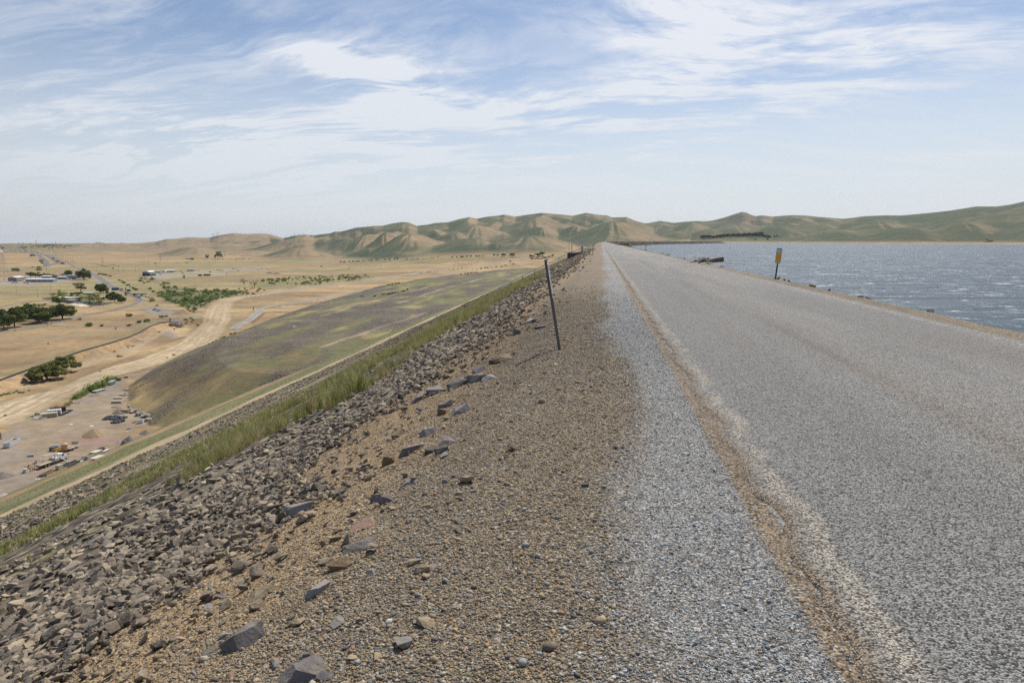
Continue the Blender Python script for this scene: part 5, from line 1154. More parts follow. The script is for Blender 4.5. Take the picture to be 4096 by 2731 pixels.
# ------------------------------------------------------------------ things
class MB:
    def __init__(s): s.V = []; s.F = []; s.M = []
    def add(s, V, F, m=0):
        i = len(s.V); s.V += [tuple(v) for v in V]; s.F += [tuple(a+i for a in f) for f in F]; s.M += [m]*len(F); return s
    def box(s, c, d, m=0, rz=0, rx=0, ry=0, taper=1.0):
        R_ = Matrix.Rotation(rz, 3, 'Z') @ Matrix.Rotation(ry, 3, 'Y') @ Matrix.Rotation(rx, 3, 'X'); V = []
        for z in (-.5, .5):
            k = taper if z > 0 else 1
            for x, y in ((-.5, -.5), (.5, -.5), (.5, .5), (-.5, .5)): V.append(Vector(c)+R_ @ Vector((x*d[0]*k, y*d[1]*k, z*d[2])))
        return s.add(V, [(3,2,1,0),(4,5,6,7),(0,1,5,4),(1,2,6,5),(2,3,7,6),(3,0,4,7)], m)
    def cyl(s, p0, p1, r0, r1=None, n=10, m=0):
        r1 = r0 if r1 is None else r1; p0 = Vector(p0); p1 = Vector(p1); d = (p1-p0).normalized()
        a = d.orthogonal().normalized(); b = d.cross(a); V = []
        for p, r in ((p0, r0), (p1, r1)):
            for k in range(n): t = 2*math.pi*k/n; V.append(p+a*r*math.cos(t)+b*r*math.sin(t))
        F = [(k, (k+1) % n, n+(k+1) % n, n+k) for k in range(n)]+[tuple(range(n-1, -1, -1)), tuple(range(n, 2*n))]
        return s.add(V, F, m)
    def gable(s, c, d, rh, m=0, over=.3, rz=0):
        """ridge along local x"""
        x, y = d[0]/2+over, d[1]/2+over; R_ = Matrix.Rotation(rz, 3, 'Z'); t = .12
        V = [(-x,-y,0),(x,-y,0),(x,y,0),(-x,y,0),(-x,0,rh),(x,0,rh),(-x,-y,-t),(x,-y,-t),(x,y,-t),(-x,y,-t)]
        return s.add([Vector(c)+R_ @ Vector(v) for v in V], [(0,1,5,4),(2,3,4,5),(3,0,4),(1,2,5),(6,9,8,7),(0,6,7,1),(1,7,8,2),(2,8,9,3),(3,9,6,0)], m)
    def prism(s, prof_, w, m=0, y0=0):
        """profile in xz extruded along y"""
        n = len(prof_); V = [(x, y0-w/2, z) for x, z in prof_]+[(x, y0+w/2, z) for x, z in prof_]
        return s.add(V, [tuple(range(n)), tuple(range(2*n-1, n-1, -1))]+[((k+1) % n, k, n+k, n+(k+1) % n) for k in range(n)], m)
    def mesh(s, name, mats, bev=0):
        me = bpy.data.meshes.new(name); me.from_pydata([tuple(v) for v in s.V], [], s.F)
        for q in mats: me.materials.append(q)
        me.polygons.foreach_set('material_index', s.M); me.polygons.foreach_set('use_smooth', [False]*len(s.F)); me.validate(); me.update()
        if bev:
            b = bmesh.new(); b.from_mesh(me); bmesh.ops.recalc_face_normals(b, faces=b.faces); bmesh.ops.bevel(b, geom=b.edges, offset=bev, segments=2, affect='EDGES', clamp_overlap=True); b.to_mesh(me); b.free()
        return me
    def build(s, name, mats, parent=None, bev=0): return link(name, s.mesh(name, mats if isinstance(mats, (list, tuple)) else [mats], bev), parent)
def empty(name, loc, rz=0, label=None, cat=None, group=None, sc=1):
    o = bpy.data.objects.new(name, None); scene.collection.objects.link(o); o.location = loc; o.rotation_euler = (0, 0, rz); o.scale = (sc,)*3; o.empty_display_size = .2
    return tag(o, label, cat, group)
def copy_tree(o, parent=None):
    c = o.copy(); scene.collection.objects.link(c); c.parent = parent
    for ch in [q for q in bpy.data.objects if q.parent == o]: copy_tree(ch, c)
    return c
def at(px, py, z=None):
    if z is None: return drop(px, py, 60)
    q = gnd(px, py, z); return Vector((q[0], q[1], z))
def heading(p, q): d = q-p; return math.atan2(d[1], d[0])
MT = {'white': plain('white_paint', (.78, .78, .76), .5, 0, .06), 'steel': plain('galvanised_steel', (.33, .34, .34), .45, .6, .15, 9), 'dsteel': plain('weathered_steel', (.15, .155, .155), .6, .3, .2, 12, rust=.2),
 'yellow': plain('yellow_sheet', (.90, .48, .012), .45, 0, .04), 'orange': plain('orange_plastic', (.75, .16, .03), .5, 0, .1), 'black': plain('black_rubber', (.025, .025, .027), .8), 'glass': plain('dark_glass', (.03, .04, .05), .12, 0, .1),
 'cream': plain('cream_concrete', (.58, .52, .40), .8, 0, .08), 'conc': plain('concrete', (.45, .41, .34), .9, 0, .1), 'dconc': plain('dark_concrete', (.10, .105, .11), .85, 0, .15), 'wood': plain('old_wood', (.24, .17, .11), .9, 0, .3, 4), 'pale_wood': plain('pale_wood', (.50, .41, .29), .9, 0, .25, 4),
 'blue': plain('blue_paint', (.05, .11, .17), .5), 'lblue': plain('light_blue_steel', (.42, .55, .62), .5), 'bluewall': plain('blue_grey_siding', (.34, .39, .45), .7, 0, .06), 'beige': plain('beige_stucco', (.36, .29, .22), .85, 0, .08), 'grey': plain('grey_cladding', (.23, .22, .21), .75, 0, .1),
 'roof': plain('pale_metal_roof', (.66, .66, .64), .45, .1, .06), 'red': plain('red_container', (.30, .05, .035), .55), 'purple': plain('maroon_container', (.13, .035, .06), .55), 'rust': plain('rusty_steel', (.16, .08, .055), .9, 0, .3, 3), 'green': plain('green_paint', (.03, .22, .12), .5), 'tank': plain('tan_fiberglass', (.60, .36, .20), .5, 0, .12),
 'navy': plain('navy_paint', (.02, .03, .06), .6), 'gravelheap': plain('heap_gravel', (.22, .185, .15), .95, 0, .25, 2), 'sandheap': plain('heap_sand', (.33, .24, .14), .95, 0, .2, 2), 'silver': plain('silver_paint', (.5, .5, .5), .35, .5), 'dgrey': plain('dark_grey_paint', (.08, .08, .085), .5), 'tarp': plain('black_tarp', (.015, .015, .018), .6), 'reflect': plain('reflector', (.8, .8, .8), .25, 0, .02), 'maroon': plain('maroon_post', (.07, .02, .03), .6), 'pole': plain('creosote_pole', (.13, .095, .07), .95, 0, .25, 1)}

# ---- roadside markers: channel post, rounded plate, yellow panel, round reflector
def rounded(w, h, r, n=5):
    P_ = []
    for cx, cz, a0 in ((w/2-r, h/2-r, 0), (-w/2+r, h/2-r, 90), (-w/2+r, -h/2+r, 180), (w/2-r, -h/2+r, 270)):
        for k in range(n+1): a = R(a0+90*k/n); P_.append((cx+r*math.cos(a), cz+r*math.sin(a)))
    return P_
def post_mesh(h, name='post', m='dsteel'):
    mb = MB(); mb.box((0, .0, h/2-.15), (.06, .006, h+.3)); mb.box((-.03, -.019, h/2-.15), (.006, .036, h+.3)); mb.box((.03, -.019, h/2-.15), (.006, .036, h+.3)); return mb.mesh(name, [MT[m]])
def marker(loc, rz, lean=(0, 0), label='', group=None, h=1.36, yellow=True, post='dsteel', ph=.62, pw=.165):
    """plate faces local -y"""
    e = empty('marker_post', loc, rz, label, 'marker post', group); e.rotation_euler = (lean[0], lean[1], rz)
    link('post', post_mesh(h, m=post), e)
    mb = MB(); mb.prism([(x, z+h-ph/2+.03) for x, z in rounded(pw, ph, .03)], .004, y0=-.041); pl = mb.build('plate', MT['silver'], e)
    if yellow:
        q = [(x, z+h-ph/2-.03) for x, z in rounded(pw*.80, ph*.54, .012, 3)]; mb = MB(); mb.prism(q, .004, y0=-.0455); mb.build('yellow_panel', MT['yellow'], pl)
    mb = MB(); mb.cyl((0, -.043, h-.10), (0, -.053, h-.10), .043, n=20); rf = mb.build('reflector', MT['reflect'], pl)
    mb = MB()
    for x, z in ((-.03, h+.0), (.03, h+.0), (-.03, h-ph+.075), (.03, h-ph+.075)): mb.cyl((x, -.043, z), (x, -.053, z), .009, n=8)
    mb.cyl((0, -.053, h-.10), (0, -.056, h-.10), .006, n=8)
    mb.build('bolt', MT['dgrey'], pl); return e
def crest_pt(px, py, u):
    """place on the crest at lateral distance u, at the range read from the photograph"""
    d = ray(px, py); t = -CAMZ/d[2]*1.0; y = d[1]*t; x = u+float(crest_c(y)); return Vector((x, y, float(zdam(np.array([x]), np.array([y]))[0])))
marker(crest_pt(2242,1391,-.62)-Vector((0, 0, .02)), R(86), (0, 0), 'leaning steel marker post in the gravel, plate seen edge-on, nearest on the left', h=1.43, yellow=False)
mk = scene.collection.objects[-1]
for o in bpy.data.objects:
    if o.name == 'marker_post' : 
        o.rotation_euler = (Matrix.Rotation(R(-9.0), 3, 'Y') @ Matrix.Rotation(R(4), 3, 'X') @ Matrix.Rotation(R(88.5), 3, 'Z')).to_euler()
        bm_ = MB(); bm_.cyl((-.03, -.01, 1.12), (.06, .03, 1.10), .012, n=8); bm_.build('bolt', MT['rust'], o)
marker(crest_pt(2373,1022,-.85), R(0), (0, 0), 'dark marker post standing in front of the stair platform, round white reflector on top', h=1.42, yellow=False, pw=.13, ph=.3)
marker(crest_pt(2385,992,-1.35), R(80), (0, R(3)), 'dark maroon post with its grey plate seen edge-on, just beyond the stair platform', h=1.5, yellow=True, post='maroon')
RM = [(3102,1112,7.62,'yellow marker with white round reflector on the lake berm, nearest and largest'),(2584,1000.5,7.6,'second yellow marker from the camera along the lake side'),(2503.5,985.5,7.5,'third yellow marker along the lake side, beside pale rubble'),
      (2470,977,7.5,'fourth yellow marker along the lake side'),(2450.5,973.5,7.5,'fifth yellow marker along the lake side'),(2436,970.5,7.4,'sixth and farthest yellow marker along the lake side')]
for i, (px, py, u, lab) in enumerate(RM):
    p = crest_pt(px, py, u)
    if i == 0: d = ray(px, py); y = 7.62/d[0]*d[1]; p = Vector((7.62, y, float(zdam(np.array([7.62]), np.array([y]))[0])))
    else:
        d = ray(px, py); t = 7.6/d[0]; y = d[1]*t
        for _ in range(6): y = (7.6+float(crest_c(y)))/d[0]*d[1]
        p = Vector((7.6+float(crest_c(y)), y, -.04))
    marker(p, R(-14), (R(-1), R(4.5) if i == 0 else R(1.5*(-1)**i)), lab, 'yellow markers on the lake side', h=1.30, ph=.66, pw=.235)

# ---- stairway with handrail down the slope, platform, gauge posts
def stairway():
    Y0 = 140.0; g = 'stair'
    e = empty('slope_stairway', (-3.0, Y0, -.55), 0, 'stairway with steel handrail running straight down the grassy dam slope', 'stairway')
    xs = np.arange(3.0, 46.5, .6); zc = prof(xs)+.16
    mb = MB()
    V = []; F = []
    for i, (x, z) in enumerate(zip(xs, zc)):
        V += [(-x+3, -.55, z+.55+.18), (-x+3, .55, z+.55+.18), (-x+3, -.55, z+.55-.5), (-x+3, .55, z+.55-.5)]
    for i in range(len(xs)-1):
        a = 4*i; F += [(a, a+1, a+5, a+4), (a, a+4, a+6, a+2), (a+1, a+3, a+7, a+5)]
    mb.add(V, F); mb.build('stringer', MT['dconc'], e)
    for x in np.arange(3.6, 45.9, 2.45):
        z = float(prof(x))+.5; q = MB(); q.box((-x+3, .55, z+.75), (.10, .10, 1.25)); q.build('rail_post', MT['dsteel'], e)
    for hh, r in ((1.35, .055), (.85, .04)):
        q = MB(); pr = None
        for x in list(np.arange(3.6, 45.9, 2.45)):
            p = (-x+3, .55, float(prof(x))+.5+hh)
            if pr: q.cyl(pr, p, r, n=6)
            pr = p
        q.build('handrail', MT['dsteel'], e)
stairway()
def platform():
    e = empty('gauge_platform', (-4.3, 150, -1.6), 0, 'concrete gauge platform with pale steel frame at the top of the stairway', 'platform')
    MB().box((0, 0, -.4), (5.6, 2.2, 2.0)).build('base', MT['dconc'], e); MB().box((-.2, 0, .78), (6.6, 2.6, .16)).build('deck', MT['conc'], e)
    q = MB(); L = [((-1.9,-.9,.86),(-1.9,-.9,3.0)),((-1.9,-.9,3.0),(.2,-.9,3.0)),((.2,-.9,3.0),(.2,-.9,.86)),((.2,-.9,3.0),(2.6,-.9,.86)),((-1.9,-.9,3.0),(.0,-.9,1.8)),((-1.9,.9,.86),(-1.9,.9,3.0)),((-1.9,.9,3.0),(.2,.9,3.0)),((.2,.9,3.0),(2.6,.9,.86)),((-1.9,-.9,3.0),(-1.9,.9,3.0)),((.2,-.9,3.0),(.2,.9,3.0))]
    for a, b in L: q.cyl(a, b, .06, n=6)
    q.build('frame', MT['cream'], e)
    MB().box((.35, .2, 1.6), (.5, .5, 1.4)).build('instrument_box', MT['silver'], e)
platform()
e = empty('walkway_slab', (-1.75, 147, -.12), 0, 'pale concrete walkway slab from the road verge to the platform', 'slab'); MB().box((0, 0, 0), (3.4, 1.1, .25)).build('slab', MT['cream'], e); 
e = empty('antenna_mast', (-6.9, 152, -2.3), 0, 'thin mast with white tip rising behind the stair platform', 'antenna mast'); MB().cyl((0, 0, -.3), (0, 0, 4.1), .035, .025, 8).build('mast', MT['dsteel'], e); MB().cyl((0, 0, 4.1), (0, 0, 4.7), .045, .04, 8).build('tip', MT['white'], e)
e = empty('stake', Vector((-11.4+2.2, 100, float(zdam(np.array([-9.2]), np.array([100.]))[0]))), .4, 'white flat stake standing at the edge of the riprap near the stair rail', 'stake'); 
p = drop(2236, 1072, 30); e.location = p; k_ = (p-EYE).length; MB().box((0, 0, .45*k_/62), (.10*k_/62, .02, 1.0*k_/62), ry=R(-5)).build('board', MT['white'], e)
p = drop(1512, 1430, 30); k_ = (p-EYE).length/2731; e = empty('red_marker', p, .2, 'small red marker post with a pink flag in the grass below the stair rail', 'marker'); MB().box((0, 0, 8*k_), (4.0*k_, 1.5*k_, 20*k_)).build('post', MT['red'], e); MB().box((-3*k_, 0, 19*k_), (7*k_, .8*k_, 3.5*k_), ry=R(15)).build('flag', MT['orange'], e)
for px, py, w_, lab in [(1393,1430,8,'white scrap of board lying on the slope track'),(1176,1306,9,'white plate lying on the green berm'),(1562,1320,6,'pale scrap on the berm track'),(1545,1322,4,'smaller pale scrap on the berm track')]:
    p = drop(px, py, 60); k_ = (p-EYE).length/2731; o = MB().box((0, 0, .12), (w_*k_, w_*k_*.7, .12), rx=.1).build('board', MT['white']); o.location = p; tag(o, lab, 'board')
# ---- driftwood on the lake side
def driftwood(cx, cy, L, label):
    e = empty('driftwood_pile', (cx, cy, .02), R(-12), label, 'driftwood'); g = np.random.default_rng(3)
    q = MB(); q.cyl((.1*L, -.05*L, .10*L), (.62*L, .1*L, .17*L), .085*L, .115*L, 9); q.build('log', MT['dgrey' if False else 'wood'], e)
    q = MB()
    for k in range(34):
        a = g.normal(0, .5); c = np.array([g.uniform(-.55, .3)*L, g.uniform(-.15, .15)*L, g.uniform(.03, .20)*L]); l = g.uniform(.1, .42)*L; d = np.array([math.cos(a), math.sin(a), g.normal(0, .25)])
        q.cyl(c-d*l/2, c+d*l/2, g.uniform(.008, .026)*L, g.uniform(.004, .016)*L, 6, int(g.random() < .5))
    q.cyl((-.75*L, 0, .02*L), (-.25*L, .05*L, .10*L), .02*L, .012*L, 6, 0); q.cyl((-.5*L, 0, .06*L), (-.62*L, .0, .30*L), .010*L, .004*L, 5, 0)
    q.build('branches', [MT['wood'], MT['pale_wood']], e)
d = ray(2835, 1054); y = 7.9/d[0]*d[1]; driftwood(7.85, y, 1.7, 'pile of grey driftwood with a thick dark log on the lake side of the road')
d = ray(2490, 979.5); y = 7.9/d[0]*d[1]; driftwood(7.9, y, 3.4, 'pale heap of driftwood and rubble by the third yellow marker')

# ---- yard: vehicles and stores
def wheel(e, x, y, r=.5, w=.3, name='wheel'):
    q = MB(); q.cyl((x, y-w/2, r), (x, y+w/2, r), r, n=16); t = q.build(name, MT['black'], e); q = MB(); s_ = 1 if y > 0 else -1; q.cyl((x, y+s_*w*.45, r), (x, y+s_*(w*.5+.02), r), r*.5, n=12); q.build('rim', MT['silver'], t)
def crane_truck():
    a, b = at(165, 1872), at(247, 1842); e = empty('crane_truck', (a+b)/2, heading(a, b), 'white flatbed crane truck parked in the yard with its boom laid back', 'truck')
    L = 11.0; x0 = -L/2
    MB().box((-.3, 0, .95), (L*.95, .9, .3)).build('chassis', MT['dgrey'], e)
    MB().box((x0+3.1, 0, 1.35), (6.4, 2.5, .22)).build('flatbed', MT['pale_wood'], e)
    q = MB(); q.prism([(3.0,1.0),(3.0,2.95),(3.2,3.05),(4.4,3.05),(4.75,2.2),(5.9,2.0),(6.15,1.6),(6.15,.9),(3.0,.9)][::1], 2.35); cab = q.build('cab', MT['white'], e, .05)
    q = MB(); q.box((4.62, 0, 2.55), (.06, 2.0, .75), ry=R(-22)); q.box((3.85, -1.18, 2.55), (.8, .04, .6)); q.box((3.85, 1.18, 2.55), (.8, .04, .6)); q.build('window', MT['glass'], cab)
    MB().box((6.2, 0, 1.35), (.08, 1.4, .7)).build('grille', MT['dgrey'], cab); MB().box((6.3, 0, .85), (.2, 2.4, .3)).build('bumper', MT['silver'], cab)
    q = MB(); q.box((1.6, 0, 1.6), (1.3, 2.3, 1.0)); q.cyl((1.7, 0, 2.0), (1.7, 0, 3.6), .38, .3, 12); q.build('crane_base', MT['white'], e)
    q = MB(); q.box((-.6, .2, 3.55), (5.2, .5, .55), ry=R(9)); q.box((-3.6, .2, 2.95), (1.6, .34, .36), ry=R(14)); bo = q.build('boom', MT['white'], e); MB().cyl((-4.2, .2, 2.7), (-5.6, .2, 2.2), .07, n=6).build('jib', MT['dsteel'], bo)
    q = MB(); q.cyl((1.9, -1.1, 2.6), (3.4, -3.3, .3), .16, .16, 8); q.box((3.4, -3.3, .1), (.7, .7, .2)); q.build('outrigger', MT['white'], e)
    MB().box((.3, 0, 1.9), (.25, 2.5, 1.0)).build('headboard', MT['silver'], e); MB().box((x0+.1, -.2, 1.1), (.3, 2.2, .5)).build('tail_frame', MT['dgrey'], e)
    for x in (-3.6, -2.3): 
        for y in (-1.05, 1.05): wheel(e, x, y, .52, .5)
    for y in (-1.05, 1.05): wheel(e, 4.9, y, .55, .32)
crane_truck()
def tank_trailer():
    a, b = at(238, 1813), at(280, 1800); e = empty('tank_trailer', (a+b)/2, heading(a, b), 'two-axle trailer carrying an upright tan water tank, on the red-stained ground', 'trailer')
    MB().box((.3, 0, .75), (5.2, 2.3, .25)).build('deck', MT['rust'], e); MB().box((-3.2, 0, .6), (2.2, .25, .18)).build('drawbar', MT['orange'], e)
    q = MB(); q.cyl((.1, 0, .9), (.1, 0, 3.1), 1.15, 1.15, 20); q.cyl((.1, 0, 3.1), (.1, 0, 3.45), 1.15, .45, 20); q.cyl((.1, 0, 3.45), (.1, 0, 3.65), .25, .25, 10); q.build('tank', MT['tank'], e)
    q = MB(); q.box((1.9, -1.25, 1.15), (2.4, .5, .08)); q.box((1.9, 1.25, 1.15), (2.4, .5, .08)); q.build('mudguard', MT['white'], e)
    for x in (1.3, 2.4):
        for y in (-1.2, 1.2): wheel(e, x, y, .42, .3)
tank_trailer()
def dumpster():
    a = at(35, 1797); b1 = at(58, 1787); b2 = at(96, 1769); rz = heading(b1, b2); e = empty('dumpster', (at(48, 1781)), rz, 'open white ribbed roll-off dumpster at the left of the yard', 'dumpster')
    L, W_, H = 6.7, 2.4, 1.9; q = MB(); q.box((0, 0, .2), (L, W_, .12)); q.box((0, -W_/2, H/2+.1), (L, .1, H)); q.box((0, W_/2, H/2+.1), (L, .1, H)); q.box((-L/2, 0, H/2+.1), (.1, W_, H)); q.box((L/2, 0, H/2+.1), (.1, W_, H)); sh = q.build('body', MT['white'], e)
    q = MB()
    for k in range(11):
        x = -L/2+.3+k*(L-.6)/10
        for s_ in (-1, 1): q.box((x, s_*(W_/2+.09), H/2+.1), (.12, .10, H-.1))
    for k in range(4):
        for s_ in (-1, 1): q.box((s_*(L/2+.09), -W_/2+.4+k*.53, H/2+.1), (.1, .12, H-.1))
    q.build('ribs', MT['white'], e)
    MB().box((0, 0, .9), (L-.3, W_-.3, .9), rx=.06).build('scrap_fill', MT['rust'], e); q = MB(); q.box((0, -W_/2, H+.13), (L+.1, .2, .1)); q.box((0, W_/2, H+.13), (L+.1, .2, .1)); q.build('rim', MT['white'], e)
dumpster()
def delineator():
    e = empty('traffic_delineator', (0, 0, 0), 0, 'orange traffic delineator', 'traffic delineator', 'orange delineators behind the crane truck')
    MB().box((0, 0, .06), (.5, .5, .12)).build('base', MT['black'], e); q = MB(); q.cyl((0, 0, .1), (0, 0, 1.15), .09, .06, 10); tb = q.build('tube', MT['orange'], e); q = MB(); q.cyl((0, 0, .7), (0, 0, .85), .092, .09, 10); q.cyl((0, 0, .95), (0, 0, 1.08), .088, .085, 10); q.build('reflective_band', MT['white'], tb); return e
DL = [(100,1874,0,'standing orange delineator, leftmost of the group behind the truck'),(113,1864,0,'standing orange delineator second from the left, with a fallen one at its foot'),(107,1881,0,'standing orange delineator beside the pale barrel'),(101,1872,1,None),(116,1864,1,None),(129,1856,1,None),(139,1852,1,None),(137,1864,1,None),(112,1872,1,None),(119,1877,1,None),(127,1873,1,None),(131,1880,1,None),(121,1886,1,None),(137,1877,1,None),(92,1890,1,None),(171,1847,1,None),(164,1854,1,None),(147,1865,1,None)]
d0 = delineator()
for i, (px, py, fl, lab) in enumerate(DL):
    o = d0 if i == 0 else copy_tree(d0); o.location = at(px, py)+Vector((0, 0, .25 if fl else 0)); o.rotation_euler = (0, R(86) if fl else 0, rng.normal(.5, .25)) if fl else (0, 0, .4)
    o['label'] = lab or 'orange delineator lying on the ground behind the flatbed of the crane truck'
def boxthing(name, px, py, d, mat, label, cat, rz=0, z=None, parts=None, lift=0, lid=None):
    e = empty(name, at(px, py, z)+Vector((0, 0, lift)), rz, label, cat); MB().box((0, 0, d[2]/2), d).build(parts or 'body', MT[mat], e, .03)
    if lid: MB().box((0, 0, d[2]+.06), (d[0]*1.04, d[1]*1.04, .12)).build('lid', MT[lid], e)
    return e
yr = heading(at(165, 1872), at(247, 1842))
boxthing('barrel', 101, 1889, (.9, .9, 1.3), 'lblue', 'pale blue plastic drum beside the delineators', 'drum', .3, lid='white')
boxthing('barrel', 147, 1853, (.7, .7, .9), 'white', 'small white drum standing among the fallen delineators', 'drum', .2, lid='dgrey')
e = empty('steel_drum', at(125, 1825), .5, 'blue-grey drum lying alone between dumpster and crane truck', 'drum'); MB().cyl((-1.0, 0, .45), (1.0, 0, .45), .45, n=16).build('shell', MT['lblue'], e); MB().cyl((-1.03, 0, .45), (-.98, 0, .45), .47, n=16).build('rim', MT['dgrey'], e)
boxthing('transformer_box', 238, 1876, (1.9, 1.5, 1.5), 'cream', 'cream utility cabinet on a flat pallet at the foot of the slope', 'cabinet', yr, lid='conc')
def vault(px, py, L, W_, H, label, open_=True, mat='cream'):
    e = empty('concrete_vault', at(px, py), yr, label, 'concrete vault'); t = .22; q = MB()
    for c, d in (((0, -W_/2, H/2), (L, t, H)), ((0, W_/2, H/2), (L, t, H)), ((-L/2+t/2, 0, H/2), (t, W_-t, H)), ((L/2-t/2, 0, H/2), (t, W_-t, H)), ((0, 0, .1), (L-t, W_-t, .2))): q.box(c, d)
    q.build('walls', MT[mat], e)
    if not open_: MB().box((0, 0, H+.12), (L+.1, W_+.3, .22)).build('lid', MT['cream'], e)
vault(355, 1832, 3.6, 2.4, 1.3, 'open cream concrete vault at the foot of the slope'); vault(387, 1820, 3.6, 2.4, 1.4, 'closed concrete vault with a pale flat lid beside the open one', False)
boxthing('loose_slab', 389, 1834, (3.6, 2.2, .3), 'cream', 'loose concrete lid lying on the slope grass below the closed vault', 'slab', yr, lift=.3)
boxthing('pipe_stub', 337, 1837, (1.3, 1.3, 1.2), 'white', 'white stub left of the open concrete vault', 'pipe', yr, lid='grey')
def frame_rack(name, px0, py0, px1, py1, W_, mat, label, H=.7, rungs=6, cat='steel frame'):
    a, b = at(px0, py0), at(px1, py1); L = (b-a).length; e = empty(name, (a+b)/2, heading(a, b), label, cat); q = MB()
    q.box((0, -W_/2, H/2), (L, .18, H)); q.build('side_rail', MT[mat], e); q = MB(); q.box((0, W_/2, H/2), (L, .18, H)); q.build('side_rail', MT[mat], e); q = MB()
    for k in range(rungs): q.box((-L/2+.2+k*(L-.4)/(rungs-1), 0, H*.6), (.16, W_-.18, .16))
    q.build('cross_bar', MT[mat], e)
frame_rack('steel_skid', 258, 1873, 290, 1857, 2.4, 'dsteel', 'black steel skid frame at the foot of the slope right of the cabinet', 1.1, 4)
frame_rack('steel_skid', 290, 1856, 312, 1846, 1.8, 'dgrey', 'second dark steel skid joined end to end with the black one', .8, 4)
frame_rack('steel_truss', 160, 1908, 215, 1880, 2.2, 'wood', 'long brown truss frame lying below the crane truck', .35, 9)
frame_rack('pipe_bundle', 158, 1907, 186, 1903, .9, 'dgrey', 'short bundle of dark pipes at the near end of the truss frame', .5, 5, 'pipes')
frame_rack('lumber_stack', 313, 1848, 330, 1839, 1.2, 'white', 'white boards piled between skid and vault', .3, 4, 'boards'); frame_rack('lumber_stack', 142, 1918, 158, 1916, 1.0, 'white', 'two white planks lying in the corner of the yard', .15, 2, 'boards')
boxthing('generator', 403, 1805, (2.6, 1.4, 1.3), 'red', 'dark red generator skid at the edge of the yard', 'generator', yr, lid='dgrey'); boxthing('scrap_block', 423, 1805, (3.0, .9, .4), 'conc', 'low pale rubble strip right of the red generator', 'rubble', yr, lid='white')
e = boxthing('pallet_load', 216, 1800, (2.4, 2.0, 1.3), 'blue', 'blue crates on the near end of the equipment row left of the tank trailer', 'crates', yr, lid='blue'); boxthing('lift_platform', 227, 1801, (2.6, 2.0, .9), 'yellow', 'yellow-edged platform between blue crates and tank trailer', 'platform', yr, lid='wood')
boxthing('saw_horses', 301, 1773, (2.4, .8, .6), 'silver', 'grey trestles on the red-stained ground', 'trestles', .1, lid='wood'); boxthing('equipment_box', 306, 1791, (1.2, .7, .5), 'dgrey', 'small dark box right of the tank trailer', 'box', .3, lid='conc'); boxthing('scrap_plate', 271, 1815, (1.0, .5, .1), 'wood', 'flat brown scrap right of the coiled hose', 'scrap', .3, lid='rust')
p = at(250, 1815); e = empty('hose', p, 0, 'pink and white hose coiled below the tank trailer', 'hose'); q = MB(); pr = None
for k in range(40):
    a = k*.5; c = (1.1*math.cos(a)*(1+.02*k), .8*math.sin(a)*(1+.02*k), .06)
    if pr: q.cyl(pr, c, .07, n=5, m=int(k < 22))
    pr = c
q.build('coil', [MT['white'], MT['orange']], e)
# pallet-like formwork panels
def panels(px0, py0, px1, py1, W_, n, mat, label, side):
    a, b = at(px0, py0), at(px1, py1); L = (b-a).length; h = heading(a, b); e = empty('formwork_stack', (a+b)/2, h, label, 'formwork stack')
    for k in range(n):
        q = MB(); z = .3+k*.55; q.box((0, 0, z), (L, W_, .10)); q.box((0, -W_/2+.1, z-.18), (L, .2, .24)); q.box((0, W_/2-.1, z-.18), (L, .2, .24))
        for j in range(7): q.box((-L/2+.2+j*(L-.4)/6, 0, z-.16), (.2, W_-.4, .2))
        if k == n-1:
            for j in range(7): q.box((-L/2+.5+j*(L-1)/6, 0, z+.12), (.35, W_*.9, .14))
        q.build('panel', MT[mat], e)
panels(166, 1672, 231, 1664, 2.6, 4, 'cream', 'stack of long cream formwork panels, nearest of the three stacks', 0)
panels(190, 1658, 246, 1652, 2.4, 4, 'white', 'stack of white formwork panels between the cream and the rusty ones', 0); panels(200, 1648, 264, 1640, 3.0, 4, 'rust', 'stack of rusty brown panels behind the white ones', 0)
a, b = at(237, 1662), at(278, 1641); e = empty('tarp', (a+b)/2+Vector((0, 0, .06)), heading(a, b), 'black tarp spread on the ground right of the panel stacks, pale discs on it', 'tarp'); L = (b-a).length; q = MB(); V = []; nx = 12
for i in range(nx+1):
    for j in range(5): V.append(((i/nx-.5)*L*1.15, (j/4-.5)*4.2*(1-.6*abs(i/nx-.5)), .05+.15*rng.random()))
q.add(V, [(i*5+j, (i+1)*5+j, (i+1)*5+j+1, i*5+j+1) for i in range(nx) for j in range(4)]); tp = q.build('sheet', MT['tarp'], e); q = MB()
for k in range(3): q.cyl(((k-1)*2.4, .2, .22), ((k-1)*2.4, .2, .32), .5, n=12)
q.build('disc', MT['tank'], tp)
e = empty('spreader_frame', at(156, 1674), .25, 'white oval lifting frame with a triangular yoke left of the cream panels', 'lifting frame'); q = MB()
for k in range(20):
    a0, a1 = k*.314, (k+1)*.314; q.cyl((3.2*math.cos(a0), 1.5*math.sin(a0), .3), (3.2*math.cos(a1), 1.5*math.sin(a1), .3), .16, n=6)
for x in (-1.8, -.6, .6, 1.8): q.box((x, 0, .3), (.3, 2.5, .25))
q.build('ring', MT['white'], e); q = MB(); q.cyl((-2.2, 0, .3), (0, 0, 3.0), .12, n=6); q.cyl((2.2, 0, .3), (0, 0, 3.0), .12, n=6); q.build('yoke', MT['white'], e)
